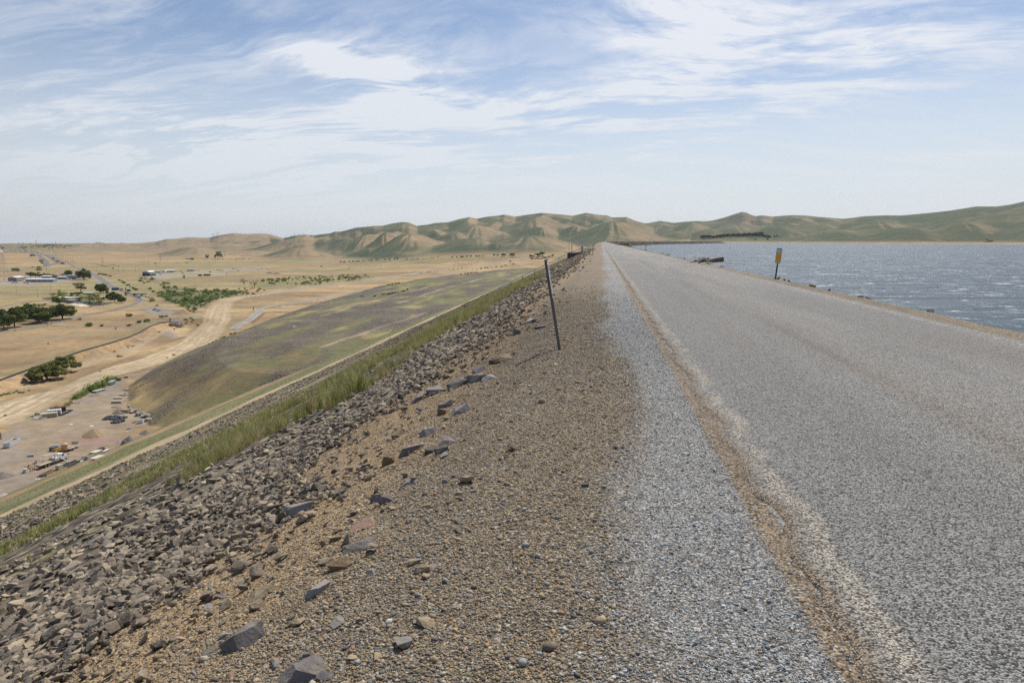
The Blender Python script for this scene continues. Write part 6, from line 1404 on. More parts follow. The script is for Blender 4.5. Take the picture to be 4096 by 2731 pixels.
# along the hedge
def plankpile(px0, py0, px1, py1, mat, label, n=7, r=.22, cat='pipes', nm='pipe_bundle'):
    a, b = at(px0, py0), at(px1, py1); L = (b-a).length; e = empty(nm, (a+b)/2, heading(a, b), label, cat); q = MB()
    for k in range(n): yy = (k % 4-1.5)*r*2.3; zz_ = r+(k//4)*r*1.9; s_ = rng.normal(0, .25); q.cyl((-L/2+s_, yy, zz_), (L/2+s_, yy, zz_), r, n=8)
    q.build('bundle', MT[mat], e)
plankpile(376, 1572, 414, 1561, 'steel', 'bundle of long grey pipes in front of the hedge', 8, .30); plankpile(363, 1585, 391, 1576, 'pale_wood', 'pale timbers and white plank below the grey pipes', 5, .2, 'timber', 'timber_pile')
for i, (px, py, lab) in enumerate([(444, 1540, 'nearer of two light blue metal boxes by the hedge end'), (453, 1535, 'farther of two light blue metal boxes by the hedge end')]): boxthing('metal_box', px, py, (2.2, 1.6, 2.0), 'lblue', lab, 'metal box', .7, lid='white')
boxthing('metal_box', 436, 1541, (1.2, 1.0, .8), 'blue', 'low blue box left of the two light blue boxes', 'box', .7, lid='lblue'); boxthing('trunk_box', 478, 1522, (1.8, 1.4, 1.4), 'grey', 'dark box at the right end of the yard hedge', 'box', .3, lid='dgrey')
for px, py, w_, lab in [(300,1614,4.5,'pile of broken pale planks beside the yard hedge'),(273,1624,3,'small pile of timber scraps near the rusty panels'),(470,1638,3.6,'pale flat slabs dumped left of the concrete blocks'),(463,1609,2.4,'white splintered boards beside the long concrete block'),(500,1580,4,'grey scrap boards at the foot of the rubble'),(514,1560,5,'brown and grey scrap beams high on the rubble edge'),(525,1636,2.8,'white rags beside the upright block'),(535,1688,3,'white scattered planks left of the white tub')]:
    p = at(px, py); e = empty('scrap_pile', p, rng.random()*3, lab, 'scrap pile'); q = MB()
    for k in range(11): q.box((rng.normal(0, w_*.28), rng.normal(0, w_*.2), .12+.1*rng.random()+k*.03), (w_*rng.uniform(.3, .75), rng.uniform(.15, .4), .1), int(rng.integers(0, 2)), rz=rng.random()*3, ry=rng.normal(0, .1))
    q.build('planks', [MT['pale_wood'], MT['conc' if k % 2 else 'wood']], e)
for px, py, d, rz, lab in [(467,1612,(4.6,1.5,1.2),.25,'long pale concrete block with dark front, left of the berm foot'),(474,1594,(4.2,2.0,.7),.2,'flat pale slab stack above the long concrete block'),(497,1650,(4.4,.8,1.5),.15,'left block of the concrete wall by the gravel heaps'),(514,1647,(4.0,.8,1.5),.15,'right block of the concrete wall by the gravel heaps'),(480,1655,(3.8,.6,.5),.15,'low concrete curb left of the wall blocks'),(517,1639,(1.0,1.4,2.4),.3,'upright concrete block at the end of the wall')]: boxthing('concrete_block', px, py, d, 'conc', lab, 'concrete block', rz)
e = empty('white_tub', at(564, 1691), .4, 'white square tub with open top below the berm', 'tub'); q = MB(); q.box((0, 0, .8), (1.9, 1.9, 1.6), taper=1.15); q.build('body', MT['white'], e); MB().box((0, 0, 1.62), (2.2, 2.2, .08)).build('rim', MT['silver'], e)
e = empty('white_pole', at(516, 1726), 0, 'long white pole lying on the yard floor', 'pole'); a, b = at(500, 1730), at(531, 1722); e.location = (a+b)/2; e.rotation_euler = (0, 0, heading(a, b)); MB().box((0, 0, .2), ((b-a).length, .45, .35)).build('beam', MT['white'], e)
boxthing('flat_slab', 505, 1769, (4.0, 1.2, .25), 'conc', 'pale slab lying at the slope foot below the cone of gravel', 'slab', yr); boxthing('white_stake', 474, 1767, (.3, .3, 1.4), 'white', 'short white stake near the slope foot', 'stake', 0); 
for px, py, lab in [(284,1698,'white disc alone on the yard, left'),(366,1704,'white disc alone on the yard, right')]:
    o = MB().cyl((0, 0, 0), (0, 0, .15), .75, n=14).build('disc', MT['white']); o.location = at(px, py); tag(o, lab, 'disc')
boxthing('orange_barrier', 505, 1511, (2.0, .5, 1.0), 'orange', 'orange barrier at the upper end of the yard', 'barrier', .3, lid='white'); boxthing('yard_post', 4, 1757, (.35, .35, 2.8), 'wood', 'short brown post at the left edge of the yard', 'post', 0)
def heap(px, py, rpx, hpx, mat, label, cat='gravel heap', ry=.8, nm='gravel_heap', z=None):
    p = at(px, py, z); k_ = (p-EYE).length/2731; r_ = rpx*k_; h_ = hpx*k_; g = rng.integers(0, 99); V = [(0, 0, h_)]; F = []; nr, na = 9, 28
    for i in range(1, nr+1):
        for j in range(na):
            a = j/na*6.2832; rr = r_*i/nr*(1+.25*(float(fbm(math.cos(a)*1.5+g, math.sin(a)*1.5, 2, 3))-.5)*2); zz_ = h_*(1-i/nr)**1.0*(1+.3*(float(fbm(rr*math.cos(a)/r_*4+g, rr*math.sin(a)/r_*4, 2, 4))-.5)); V.append((rr*math.cos(a), rr*math.sin(a)*ry, zz_-(.15 if i == nr else 0)))
    F = [(0, 1+j, 1+(j+1) % na) for j in range(na)]
    for i in range(nr-1):
        for j in range(na): a = 1+i*na; F.append((a+j, a+na+j, a+na+(j+1) % na, a+(j+1) % na))
    me = bpy.data.meshes.new(nm); me.from_pydata(V, [], F); me.materials.append(MT[mat]); me.update(); o = link(nm, me); o.location = p; tag(o, label, cat)
for t_ in [(375,1740,44,22,'sandheap','brown sand heap with clods on its top in the middle of the yard','sand heap'),(518,1765,28,20,'gravelheap','steep grey gravel cone against the slope foot'),(585,1733,26,13,'gravelheap','coarse low gravel heap where berm and slope meet'),(520,1716,17,6,'gravelheap','very low gravel mound above the white pole'),
  (473,1652,22,11,'gravelheap','grey gravel heap behind the concrete wall'),(488,1642,16,6,'gravelheap','low gravel heap behind the wall, upper'),(462,1628,19,5,'gravelheap','flat gravel spill below the pale slabs'),(12,1905,36,16,'gravelheap','grey mound cut by the left edge of the photo'),(8,1985,26,12,'conc','pale heap of broken concrete at the lower left edge'),
  (622,1240,15,7,'dgrey','black heap of asphalt in the gravel pit, upper'),(636,1244,13,5,'dgrey','black heap of asphalt in the gravel pit, lower'),(732,1255,44,16,'sandheap','large orange-brown earth mound beside the thicket','earth mound'),(1081,1094,18,7,'gravelheap','left of two dark mounds on the plain'),(1108,1095,17,7,'gravelheap','right of two dark mounds on the plain'),(577,1186,11,6,'sandheap','soil heap inside the construction yard','soil heap'),(1396,1077,9,4,'sandheap','tiny reddish mound on the far plain','earth mound'),(575,1240,18,3,'gravelheap','low grey windrow at the edge of the gravel pit')]: heap(*t_)
# dark riprap heap in the yard and dumped boulders along its edge
def rockpile(name, pts, sz, mat, label, stuff=False):
    V, F = [], []; off = 0; VV = []; FF = []
    for (px, py, rp, n) in pts:
        p0 = np.array(at(px, py)); k_ = np.linalg.norm(p0)/2731
        for _ in range(n):
            a = rng.random()*6.28; rr = rng.random()**.6; x = p0[0]+rr*rp*k_*math.cos(a); y = p0[1]+rr*rp*k_*math.sin(a)*1.1; s_ = sz*rng.uniform(.5, 1.3); v, f = rk0[rng.integers(0, 12)]; M_ = np.array(Matrix.Rotation(rng.random()*6, 3, 'Z') @ Matrix.Rotation(rng.random()*6, 3, 'X'))
            VV.append(v*s_ @ M_.T+np.array([x, y, p0[2]+(1-rr)*rp*k_*.16+s_*.25])); FF.append(f+off); off += len(v)
    o = link(name, fast_mesh(name, np.concatenate(VV), np.concatenate(FF), [MT[mat]])); tag(o, label, 'boulder heap'); return o
rockpile('boulder_heap', [(447,1672,24,90),(475,1675,22,90),(470,1688,18,70),(430,1675,14,30)], .75, 'dconc', 'wide heap of black broken rock in the middle of the yard')
rockpile('boulder_heap', [(545,1645,14,22),(565,1655,16,26),(585,1662,14,22),(590,1680,10,12)], .9, 'conc', 'loose grey boulders strewn at the foot of the berm nose'); rockpile('boulder_heap', [(497,1576,10,24),(508,1560,10,22)], .7, 'conc', 'grey broken concrete along the upper edge of the yard')

# ---- pipe beside the cut bank
P_ = np.array(PIPE); q = MB(); pr = None
for i in range(len(P_)-1):
    for k in range(6):
        t = k/6; c = P_[i]*(1-t)+P_[i+1]*t; zz_ = float(zvalley(np.array([c[0]]), np.array([c[1]]))[0][0]); c = (c[0], c[1], VZ+.45)
        if pr: q.cyl(pr, c, .55, n=8)
        pr = c
tag(q.build('pipeline', MT['tarp']), 'long black pipe curving along the top of the cut bank', 'pipeline')
boxthing('valve_house', 700, 1297, (7.5, 4, 3.2), 'silver', 'small grey shed at the bend of the black pipe', 'shed', .3, lid='grey'); boxthing('dark_post', 681, 1288, (.9, .9, 3.6), 'navy', 'dark post at the end of the black pipe', 'post', 0, lid='dgrey')
e = empty('brush_heap', at(720, 1309), 0, 'grey heap of dead branches by the pale dirt ramp', 'brush heap'); q = MB()
for k in range(60): a = rng.random()*6.28; r_ = rng.random()*4.5; c = Vector((r_*math.cos(a), r_*math.sin(a), .3+rng.random()*2.2)); d_ = Vector(rng.normal(size=3)).normalized()*2.4; q.cyl(c-d_, c+d_, .14, .06, 4)
q.build('branches', MT['grey'], e)
boxthing('orange_marker', 463, 1318, (.8, .8, 2.6), 'orange', 'orange and white channelizer on the dirt track', 'traffic marker', 0, lid='white'); boxthing('white_block', 608, 1410, (1.6, 1.0, .5), 'white', 'white block beside the haul road', 'block', .3)
boxthing('dark_post', 193, 1486, (.4, .4, 1.5), 'wood', 'short brown post standing in the dry field', 'post') if False else None
boxthing('field_post', 193, 1378, (.5, .5, 2.0), 'wood', 'short brown post standing alone in the dry field', 'post'); boxthing('survey_post', 1014, 1240, (.7, .7, 3.0), 'dgrey', 'dark post where the paved track meets the haul road', 'post')

# ---- cars
def car_proto(kind='car'):
    e = empty('parked_car', (0, 0, -900), 0, 'x', 'car'); w_ = 1.85
    body = {'car': [(-2.25,.35),(-2.3,.85),(-1.7,.95),(-1.2,1.42),(.4,1.45),(1.05,.98),(2.1,.85),(2.3,.6),(2.3,.35)], 'van': [(-2.6,.4),(-2.6,2.1),(1.3,2.15),(2.0,1.3),(2.6,1.15),(2.7,.4)], 'pickup': [(-2.7,.5),(-2.75,1.15),(-.5,1.15),(-.3,1.75),(1.0,1.75),(1.45,1.2),(2.6,1.1),(2.75,.5)]}[kind]
    b = MB().prism(body, w_).build('body', MT['white'], e, .06)
    q = MB()
    if kind == 'car': q.prism([(-1.45,.98),(-1.1,1.36),(.35,1.38),(.85,1.0)], w_+.03); q.box((.78, 0, 1.2), (.04, 1.5, .5), ry=R(-52)); q.box((-1.48, 0, 1.2), (.04, 1.5, .5), ry=R(48))
    elif kind == 'van': q.box((1.0, 0, 1.65), (1.0, w_+.03, .55)); q.box((1.72, 0, 1.72), (.05, 1.6, .85), ry=R(-38))
    else: q.box((.35, 0, 1.42), (1.1, w_+.03, .42)); q.box((1.3, 0, 1.48), (.05, 1.5, .6), ry=R(-38))
    q.build('window', MT['glass'], b)
    for x in (-1.45, 1.45):
        for y in (-.82, .82): q = MB(); q.cyl((x, y-.12, .34), (x, y+.12, .34), .36, n=12); q.build('wheel', MT['black'], e)
    return e
CP = {k: car_proto(k) for k in ('car', 'van', 'pickup')}; used = set()
def car(kind, px, py, mat, label, rz=0, sc=1.0, group=None, name=None):
    o = CP[kind] if kind not in used else copy_tree(CP[kind])
    used.add(kind); o.location = at(px, py)+Vector((0, 0, .12)); o.rotation_euler = (0, 0, rz); o.scale = (sc,)*3; tag(o, label, {'car': 'car', 'van': 'van', 'pickup': 'pickup truck'}[kind], group)
    if group is None and 'group' in o: del o['group']
    o.name = name or {'car': 'parked_car', 'van': 'van', 'pickup': 'pickup_truck'}[kind]
    for ch in [c for c in bpy.data.objects if c.parent == o and c.name.startswith('body')]:
        ch.data = ch.data.copy(); ch.data.materials[0] = MT[mat]
    return o
for t_ in [('car',294,1209,'white','white car in the row on the white parking strip, farthest',1.2),('car',301,1212,'white','white car second in the row on the white parking strip',1.2),('car',309,1214,'silver','silver car third in the row on the white parking strip',1.2),('pickup',318,1217,'white','white pickup nearest in the row on the parking strip',1.2),
  ('car',344,1210,'silver','silver car across the dark car park',.2),('car',362,1215,'navy','black car in the middle of the dark car park',.2),('pickup',386,1210,'white','white pickup under the brownish car park trees',1.4),('car',392,1213,'dgrey','dark car under the brownish car park trees',1.4),('car',295,1187,'white','white car behind the flat building, right',.1),('car',285,1184,'white','white car behind the flat building, left',.1),('car',302,1189,'blue','blue car behind the flat building',.1),
  ('car',20,1120,'white','white vehicle in front of the gabled shed, left',.2),('pickup',44,1126,'white','white pickup in front of the gabled shed',.2),('van',54,1132,'white','white camper in the lower part of the compound, left',.1),('van',68,1132,'white','white camper in the lower part of the compound, right',.1),('car',75,1120,'green','greenish car beside the gabled shed',.5),('car',78,1124,'white','white car beside the gabled shed',.5),('pickup',90,1113,'white','white truck under the flat canopy',.1),
  ('car',100,1132,'grey','grey machine near the end of the long shed',.1),('pickup',110,1131,'yellow','yellow loader near the end of the long shed',.1),('car',114,1135,'white','white car at the end of the vehicles by the hedge',.1),('pickup',265,1118,'navy','black pickup by the office',.1),('van',273,1119,'white','white van by the office',.1),('car',280,1119,'white','white car by the office, right of the van',.1),('car',232,1116,'silver','silver car by the small white shed',.2),
  ('car',334,1115,'white','white car under the huge rounded tree, left',.4),('car',340,1115,'blue','blue car under the huge rounded tree, right',.4),('car',333,1075,'red','dark red car at the start of the dusty side road',.6),
  ('van',380,1058,'white','white trailer at the left end of the storage lot',.1),('van',388,1059,'white','second white trailer of the storage lot',.1),('van',396,1061,'silver','silver trailer in the storage lot',.1),('pickup',404,1062,'blue','blue truck in the storage lot',.1),('van',411,1064,'navy','black trailer in the storage lot',.1),('van',421,1067,'silver','silver boat-like trailer in the storage lot',.1),('van',430,1067,'white','white trailer in the middle of the storage lot',.1),('car',438,1065,'red','red vehicle in the storage lot',.1),('van',447,1061,'white','long white trailer at the top of the storage lot',.1),('van',456,1062,'silver','grey trailer at the top of the storage lot',.1),('van',464,1064,'white','white trailer near the right end of the storage lot',.1),('car',476,1066,'rust','brown vehicle at the right end of the storage lot',.1),('van',452,1075,'blue','dark blue trailer standing below the storage lot',.1),
  ('van',644,1099,'white','white pickup-like machine on the loop yard',.3),('car',613,1092,'white','white car by the blue shed, left',.1),('car',621,1092,'white','white car by the blue shed, middle',.1),('car',629,1091,'silver','silver car by the blue shed, right',.1),('car',640,1091,'white','white car left of the small gable shed',.1),('car',669,1090,'silver','silver car before the blue-grey building',.1),('van',701,1086,'white','white box van right of the blue-grey building',.1),('car',711,1087,'white','white car on the loop yard',.1),('car',724,1086,'navy','black car on the loop yard',.1),('pickup',731,1094,'orange','orange machine on the loop yard',.1),
  ('pickup',840,1089,'navy','dark machine on the right half of the loop yard',.1),('pickup',880,1083,'orange','orange dump truck on the loop yard, left',.1),('pickup',890,1083,'yellow','yellow dump truck on the loop yard, right',.1),('car',870,1080,'dgrey','dark vehicle behind the orange dump truck',.1),('van',933,1077,'white','white van on the far lot',.1),('car',945,1076,'white','white car on the far lot',.1),('car',953,1084,'lblue','light blue car on the far lot',.1),('car',1036,1081,'white','white car on the bare lot, left',.1),('car',1048,1075,'navy','black pickup-like car on the bare lot',.1),('car',1071,1078,'white','long white car on the bare lot, right',.1),('car',908,1098,'white','small white vehicle at the end of the loop yard',.1),('car',783,1083,'dgrey','dark car right of the long trailer home',.1),('car',799,1083,'white','white car right of the long trailer home',.1),
  ('van',49,1077,'navy','black truck on the highway ramp at the left',.3),('car',138,1068,'white','white car on the highway ramp',.3),('car',129,1070,'blue','blue car on the highway ramp',.3),('car',180,1062,'navy','dark car entering the junction',.3),('van',176,1036,'white','white truck in the highway queue, first',1.0),('van',184,1044,'white','white truck in the highway queue, second',1.0),('car',192,1047,'white','white car at the end of the highway queue',1.0),('car',221,1046,'blue','blue car on the right carriageway',1.2),('car',230,1053,'blue','blue car just below another on the right carriageway',1.2),('car',186,1024,'blue','blue car far up the right carriageway',1.2),('van',101,1013,'white','white truck under the highway sign',.5),('car',90,1013,'blue','blue car left of the highway sign',.4),('car',118,1014,'silver','silver car right of the highway sign',.4),('car',165,1019,'silver','silver car on the far curve of the highway',.9)]:
    k_ = 1.0 if t_[1] > 270 and t_[2] > 1180 else 1.25
    car(t_[0], t_[1], t_[2], t_[3], t_[4], t_[5], k_)

# ---- buildings
def building(name, pxl, pxr, py, hpx, depth, wall, roof, label, kind='gable', rz=None, rise=.18, doors=1, cat='building', win=0):
    a, b = (at(pxl, py, VZ), at(pxr, py, VZ)) if pxl < 2300 else (at(pxl, py), at(pxr, py)); b.z = a.z; L = (b-a).length; k_ = (a-EYE).length/2731; H = hpx*k_; h = heading(a, b) if rz is None else rz
    c = (a+b)/2+Vector((-math.sin(h), math.cos(h), 0))*depth/2*(1 if math.cos(h) > 0 else 1); e = empty(name, c, h, label, cat); 
    hw = H if kind == 'flat' else H*.74
    w_ = MB().box((0, 0, hw/2), (L, depth, hw)).build('wall', MT[wall], e)
    if kind == 'gable': MB().gable((0, 0, hw), (L, depth), H-hw, over=.5).build('roof', MT[roof], e)
    elif kind == 'gable_y': MB().gable((0, 0, hw), (depth, L), H-hw, over=.5, rz=math.pi/2).build('roof', MT[roof], e); 
    elif kind == 'flat': MB().box((0, 0, hw+.25), (L+1.6, depth+1.6, .5)).build('roof', MT[roof], e)
    elif kind == 'arch':
        q = MB(); n_ = 14; V = []; 
        for k in range(n_+1): t = math.pi*k/n_; V += [(-L/2*1.02*math.cos(t), -depth/2, hw*.55+math.sin(t)*(H-hw*.55)), (-L/2*1.02*math.cos(t), depth/2, hw*.55+math.sin(t)*(H-hw*.55))]
        q.add(V, [(2*k, 2*k+1, 2*k+3, 2*k+2) for k in range(n_)]+[tuple(range(0, 2*n_+2, 2)), tuple(range(2*n_+1, 0, -2))]); q.build('roof', MT[roof], e)
    for k in range(doors):
        x = (k+.5)/doors*L-L/2; MB().box((x, -depth/2-.02, hw*.35), (min(L*.12, 4), .1, hw*.7)).build('door', MT['grey'], e)
    for k in range(win):
        x = (k+.5)/win*L-L/2+L*.06; f = MB().box((x, -depth/2-.02, hw*.6), (L/win*.4, .12, hw*.3)).build('window', MT['silver'], e); MB().box((x, -depth/2-.09, hw*.6), (L/win*.36, .05, hw*.25)).build('pane', MT['glass'], f)
    return e
building('long_shed', 102, 213, 1127, 11, 12, 'bluewall', 'white', 'very long shed with white roof and pale blue wall in the compound', rise=.2, doors=5)
building('gabled_shed', 32, 67, 1124, 15, 22, 'beige', 'white', 'wide shed with white gable roof at the left of the compound', 'gable_y', doors=1); building('canopy', 80, 103, 1113, 4, 8, 'silver', 'white', 'flat white canopy behind the parked cars', 'flat', doors=0); building('canopy', 67, 84, 1116, 4, 8, 'silver', 'white', 'lower white canopy joined to the gabled shed', 'flat', doors=0)
building('rear_shed', 114, 154, 1117, 4, 8, 'beige', 'white', 'white-roofed shed just behind the long shed', doors=0); building('white_shed', 167, 201, 1113, 9, 14, 'beige', 'white', 'middle shed with white gable roof behind the long shed', doors=2); building('tan_block', 214, 243, 1112, 9, 10, 'beige', 'beige', 'low tan block with small windows in the compound', 'flat', doors=0, win=4)
building('small_shed', 228, 260, 1116, 9, 9, 'grey', 'white', 'small shed with flat white roof in front of the tan block', 'gable', doors=1, win=4); building('office_house', 275, 305, 1117, 15, 20, 'beige', 'lblue', 'office with pale blue-white pitched roof next to the huge tree', 'gable_y', doors=1, win=2); building('annex', 252, 275, 1109, 6, 8, 'bluewall', 'lblue', 'blue-grey annex left of the office roof', 'flat', doors=1)
building('visitor_center', 200, 290, 1208, 13, 16, 'grey', 'cream', 'modern flat building with broad pale roof behind a round tree', 'flat', rz=R(-52)+.85, doors=1, win=5); building('entry_wing', 266, 292, 1213, 10, 8, 'grey', 'cream', 'lower grey wing at the right end of the flat building', 'flat', doors=1); building('picnic_shelter', 334, 368, 1179, 8, 9, 'beige', 'lblue', 'shelter with pale blue roof among the trees', 'gable', doors=0, win=2)
building('gatehouse', 446, 466, 1161, 9, 8, 'navy', 'navy', 'dark blue booth by the checkpoint on the wide road', 'gable', doors=1, win=2, cat='gatehouse'); building('arched_tent', 570, 600, 1104, 18, 26, 'navy', 'white', 'white arched fabric hangar on a dark blue base', 'arch', doors=1, cat='hangar')
building('blue_shed', 611, 638, 1091, 7, 9, 'bluewall', 'lblue', 'light blue shed right of the arched hangar', doors=2); building('shed_lean_to', 598, 610, 1091, 7, 8, 'bluewall', 'white', 'shed between the arched hangar and the light blue shed', doors=1); building('gable_hut', 649, 661, 1090, 7, 8, 'white', 'roof', 'small pale hut with a pointed roof', 'gable_y', doors=1); building('blue_grey_hall', 661, 697, 1089, 8, 10, 'bluewall', 'white', 'blue-grey hall with white roof in the loop yard', doors=3, win=3)
building('trailer_home', 747, 779, 1085, 6, 5, 'white', 'roof', 'long white trailer home with dark windows', 'flat', doors=1, win=4); building('shipping_container', 792, 806, 1104, 5, 3, 'red', 'red', 'short red shipping container', 'flat', doors=1, cat='container'); building('shipping_container', 814, 840, 1103, 5, 3, 'purple', 'purple', 'long maroon shipping container', 'flat', doors=1, cat='container'); building('dark_container', 732, 738, 1110, 6, 3, 'navy', 'navy', 'upright dark box on the edge of the loop yard', 'flat', doors=0, cat='container'); building('flat_trailer', 727, 741, 1113, 2, 4, 'white', 'white', 'flat white trailer below the upright dark box', 'flat', doors=0, cat='trailer')
building('ranch_shed', 742, 762, 1040, 7, 10, 'grey', 'grey', 'grey open ranch shed left of the ranch house', 'gable', doors=0, win=3); building('ranch_house', 794, 824, 1036, 6, 10, 'cream', 'grey', 'long pale ranch house beside the eucalyptus trees', 'gable', doors=1, win=4, cat='house'); building('ranch_barn', 776, 793, 1038, 5, 8, 'bluewall', 'grey', 'low barn between ranch shed and ranch house', 'gable', doors=1)
# construction yard by the bend
e = empty('excavator', at(564, 1186), .5, 'green digger in the fenced construction yard', 'excavator'); q = MB(); q.box((0, 1.1, .5), (4, .6, 1)); q.box((0, -1.1, .5), (4, .6, 1)); q.build('track', MT['black'], e); MB().box((0, 0, 1.8), (4, 2.6, 1.6)).build('house', MT['green'], e, .1); MB().box((1.2, .6, 3.0), (1.5, 1.2, 1.2)).build('cab', MT['glass'], e); q = MB(); q.cyl((1.8, -.5, 2), (4.5, -.5, 4.5), .3); q.cyl((4.5, -.5, 4.5), (6, -.5, 1.5), .25); q.box((6, -.5, 1), (1, 1.1, .9)); q.build('boom', MT['green'], e)
for px, py, d, m_, lab, c_ in [(550,1188,(5,3,3),'white','white tank in the construction yard, left','tank'),(558,1192,(4,2.5,2.6),'lblue','pale blue tank in the construction yard, lower','tank'),(541,1183,(5,3,3.2),'rust','brown machine at the left of the construction yard','machine'),(589,1190,(6,2,1.4),'yellow','yellow pump in the construction yard','pump'),(598,1192,(3,1.6,1.0),'wood','timber stack at the right of the construction yard','timber'),(515,1166,(5,3,3.5),'green','green cabin on the checkpoint lot','cabin'),(503,1162,(1.2,1.2,5),'green','green upright sign post left of the green cabin','sign'),(512,1174,(5,.6,1.6),'orange','orange barrier at the checkpoint, lower','barrier'),(484,1162,(4,.6,1.6),'orange','orange barrier at the checkpoint, upper','barrier'),(487,1158,(4,.6,1.6),'orange','orange barrier at the checkpoint, right','barrier')]: boxthing({'tank':'water_tank','machine':'machine','pump':'pump','timber':'timber_stack','cabin':'site_cabin','sign':'sign_post','barrier':'traffic_barrier'}[c_], px, py, d, m_, lab, c_, .4, lid='grey' if m_ != 'orange' else 'white')
for k in range(9): boxthing('rock_barrier', 525+k*7.4, 1176+k*.1, (2.6, 1.6, 1.2), 'wood', 'dark boulder in the row above the construction yard', 'boulder', .2*k)['group'] = 'row of boulders above the construction yard'
for px, py, s_, lab in [(2257,991,1,'white tank building at the foot of the green hills'),(2270,993,.4,'tiny white hut right of the white tank building'),(1416,1004,.8,'white shed under the brown cut in the hills'),(1245,946,1.4,'grey-green tank on the far crest'),(2032,1065,.7,'white sign-like board beside the far paved road'),(1619,1164,.9,'white instrument frame beside the berm shrubs')]:
    p = at(px, py); k_ = (p-EYE).length/2731; e = empty('white_hut', p, 0, lab, 'hut'); MB().box((0, 0, 1.5*k_*s_), (7*k_*s_, 4*k_*s_, 4*k_*s_)).build('wall', MT['white'], e); MB().gable((0, 0, 3.5*k_*s_), (7*k_*s_, 4*k_*s_), 1.2*k_*s_, over=.3).build('roof', MT['roof'], e)
e = building('shore_house', 3938, 3952, 968, 3, 12, 'grey', 'grey', 'dark house on the far shore at the right', 'gable', doors=1, cat='house'); p = at(3946, 968); e.location = p; e.scale = (.9, .9, .9); 
for ch in [c for c in bpy.data.objects if c.parent == e]: pass

# ---- poles and pylons
def pole(px, py, hpx, label, group=None, arm=True, lean=0, mat='pole'):
    p = at(px, py); k_ = (p-EYE).length/2731; H = hpx*k_*1.02; r = max(.16, .30*k_*1.0); e = empty('utility_pole', p, 0, label, 'utility pole', group); e.rotation_euler = (0, lean, -YAW)
    MB().cyl((0, 0, -.3), (0, 0, H), r, r*.7, 8).build('pole', MT[mat], e)
    if arm: MB().box((0, 0, H*.92), (min(2.6, H*.3), r*1.1, r*1.1)).build('crossarm', MT[mat], e)
PR = [(1725,615,455),(1665,600,435),(1603,585,430),(1550,555,405),(1497,505,360),(1453,500,365),(1415,497,360),(1375,472,345),(1335,450,325),(1305,435,320),(1267,430,325),(1172,415,310),(1018,400,305),(877,385,300),(740,370,305),(605,350,305),(484,345,305),(365,345,300)]
for i, (x, b, t) in enumerate(PR): pole(x/5.88, 950+b/5.88, (b-t)/5.88, 'nearest and tallest wooden pole of the row along the side road' if i == 0 else 'wooden pole in the long receding row beside the highway side road', 'wooden poles along the side road')
for x, b, t, lab in [(195,800,728,'leaning wooden pole in the field left of the flat building'),(443,850,770,'pole at the corner of the dark lot left of the flat building'),(548,540,490,'pole in the field above the compound trees'),(1020,538,483,'pole by the wide road, first'),(1082,505,460,'pole behind the first one by the wide road'),(968,515,470,'pole left of the wide road bend'),(1135,545,490,'pole right of the wide road bend'),(1393,545,490,'pole in the scrub, left'),(1450,562,495,'pole in the scrub, right'),(1596,560,505,'pole before the arched hangar'),(1746,470,430,'thin pole above the arched hangar'),(560,668,535,'tall thin pole standing behind the long shed'),(603,830,725,'very thin pole between compound and flat building'),(1380,780,722,'dark pole at the checkpoint')]: pole(x/2.94, 900+b/2.94, (b-t)/2.94, lab)
for x, b, t, lab in [(265,160,115,'thin pole right of the ranch yard'),(488,410,383,'thin pole right of the ranch trees, far'),(272,415,380,'thin pole between ranch and eucalyptus'),(949,388,365,'thin pole in the plain below the cone hill')]: pole(800+x/2.94, 900+b/2.94, (b-t)/2.94, lab, mat='pole')
for g_, L in [('left triple pole group on the plain', [(1198,448,395),(1208,448,395),(1217,448,395)]), ('triple pole group above the ranch road', [(1880,418,350),(1889,418,350),(1898,418,350)]), ('triple pole group right of the ranch', [(2636,368,305),(2645,368,305),(2655,368,305)])]:
    for x, b, t in L: pole(x/2.94, 900+b/2.94, (b-t)/2.94, 'tall bare pole of the '+g_, g_, arm=False)
for px, b, t in [(1149,997,980),(1153,997,980),(1333,966,950),(1337,966,950),(1526,987,961),(1529,987,961),(1142,956,943)]: pole(px, b, b-t, 'twin bare pole standing on the grassy foothills', 'twin poles on the foothills', arm=False)
# lamp by the access road, signs
e = empty('street_lamp', at(105, 1297), 0, 'street lamp with a white head beside the roadside pines', 'street lamp'); MB().cyl((0, 0, -.2), (0, 0, 8.2), .14, .09, 8).build('pole', MT['white'], e); MB().box((0, 0, 8.35), (1.3, .8, .35)).build('lamp_head', MT['white'], e)
for px, py, lab in [(191,1303,'sign on a post where the gravel road leaves the access road'),(205,1302,'two-legged notice board at the gravel road turn'),(240,1291,'small roadside post before the road bend'),(60,1327,'small dark post on the near verge of the access road'),(187,1297,'pale gate posts in the shade of the middle pine')]:
    p = at(px, py); e = empty('road_sign', p, 0, lab, 'road sign'); MB().cyl((0, 0, 0), (0, 0, 2.6), .12, n=6).build('post', MT['dsteel'], e); MB().box((0, -.08, 2.3), (1.0, .08, .7)).build('panel', MT['grey'], e)
p = at(102, 1012); e = empty('highway_sign', p, -YAW, 'overhead sign structure across the far highway', 'road sign'); q = MB(); q.cyl((-8, 0, 0), (-8, 0, 16), .5, n=6); q.cyl((8, 0, 0), (8, 0, 16), .5, n=6); q.build('post', MT['steel'], e); MB().box((0, 0, 14), (20, .6, 5)).build('panel', MT['steel'], e)
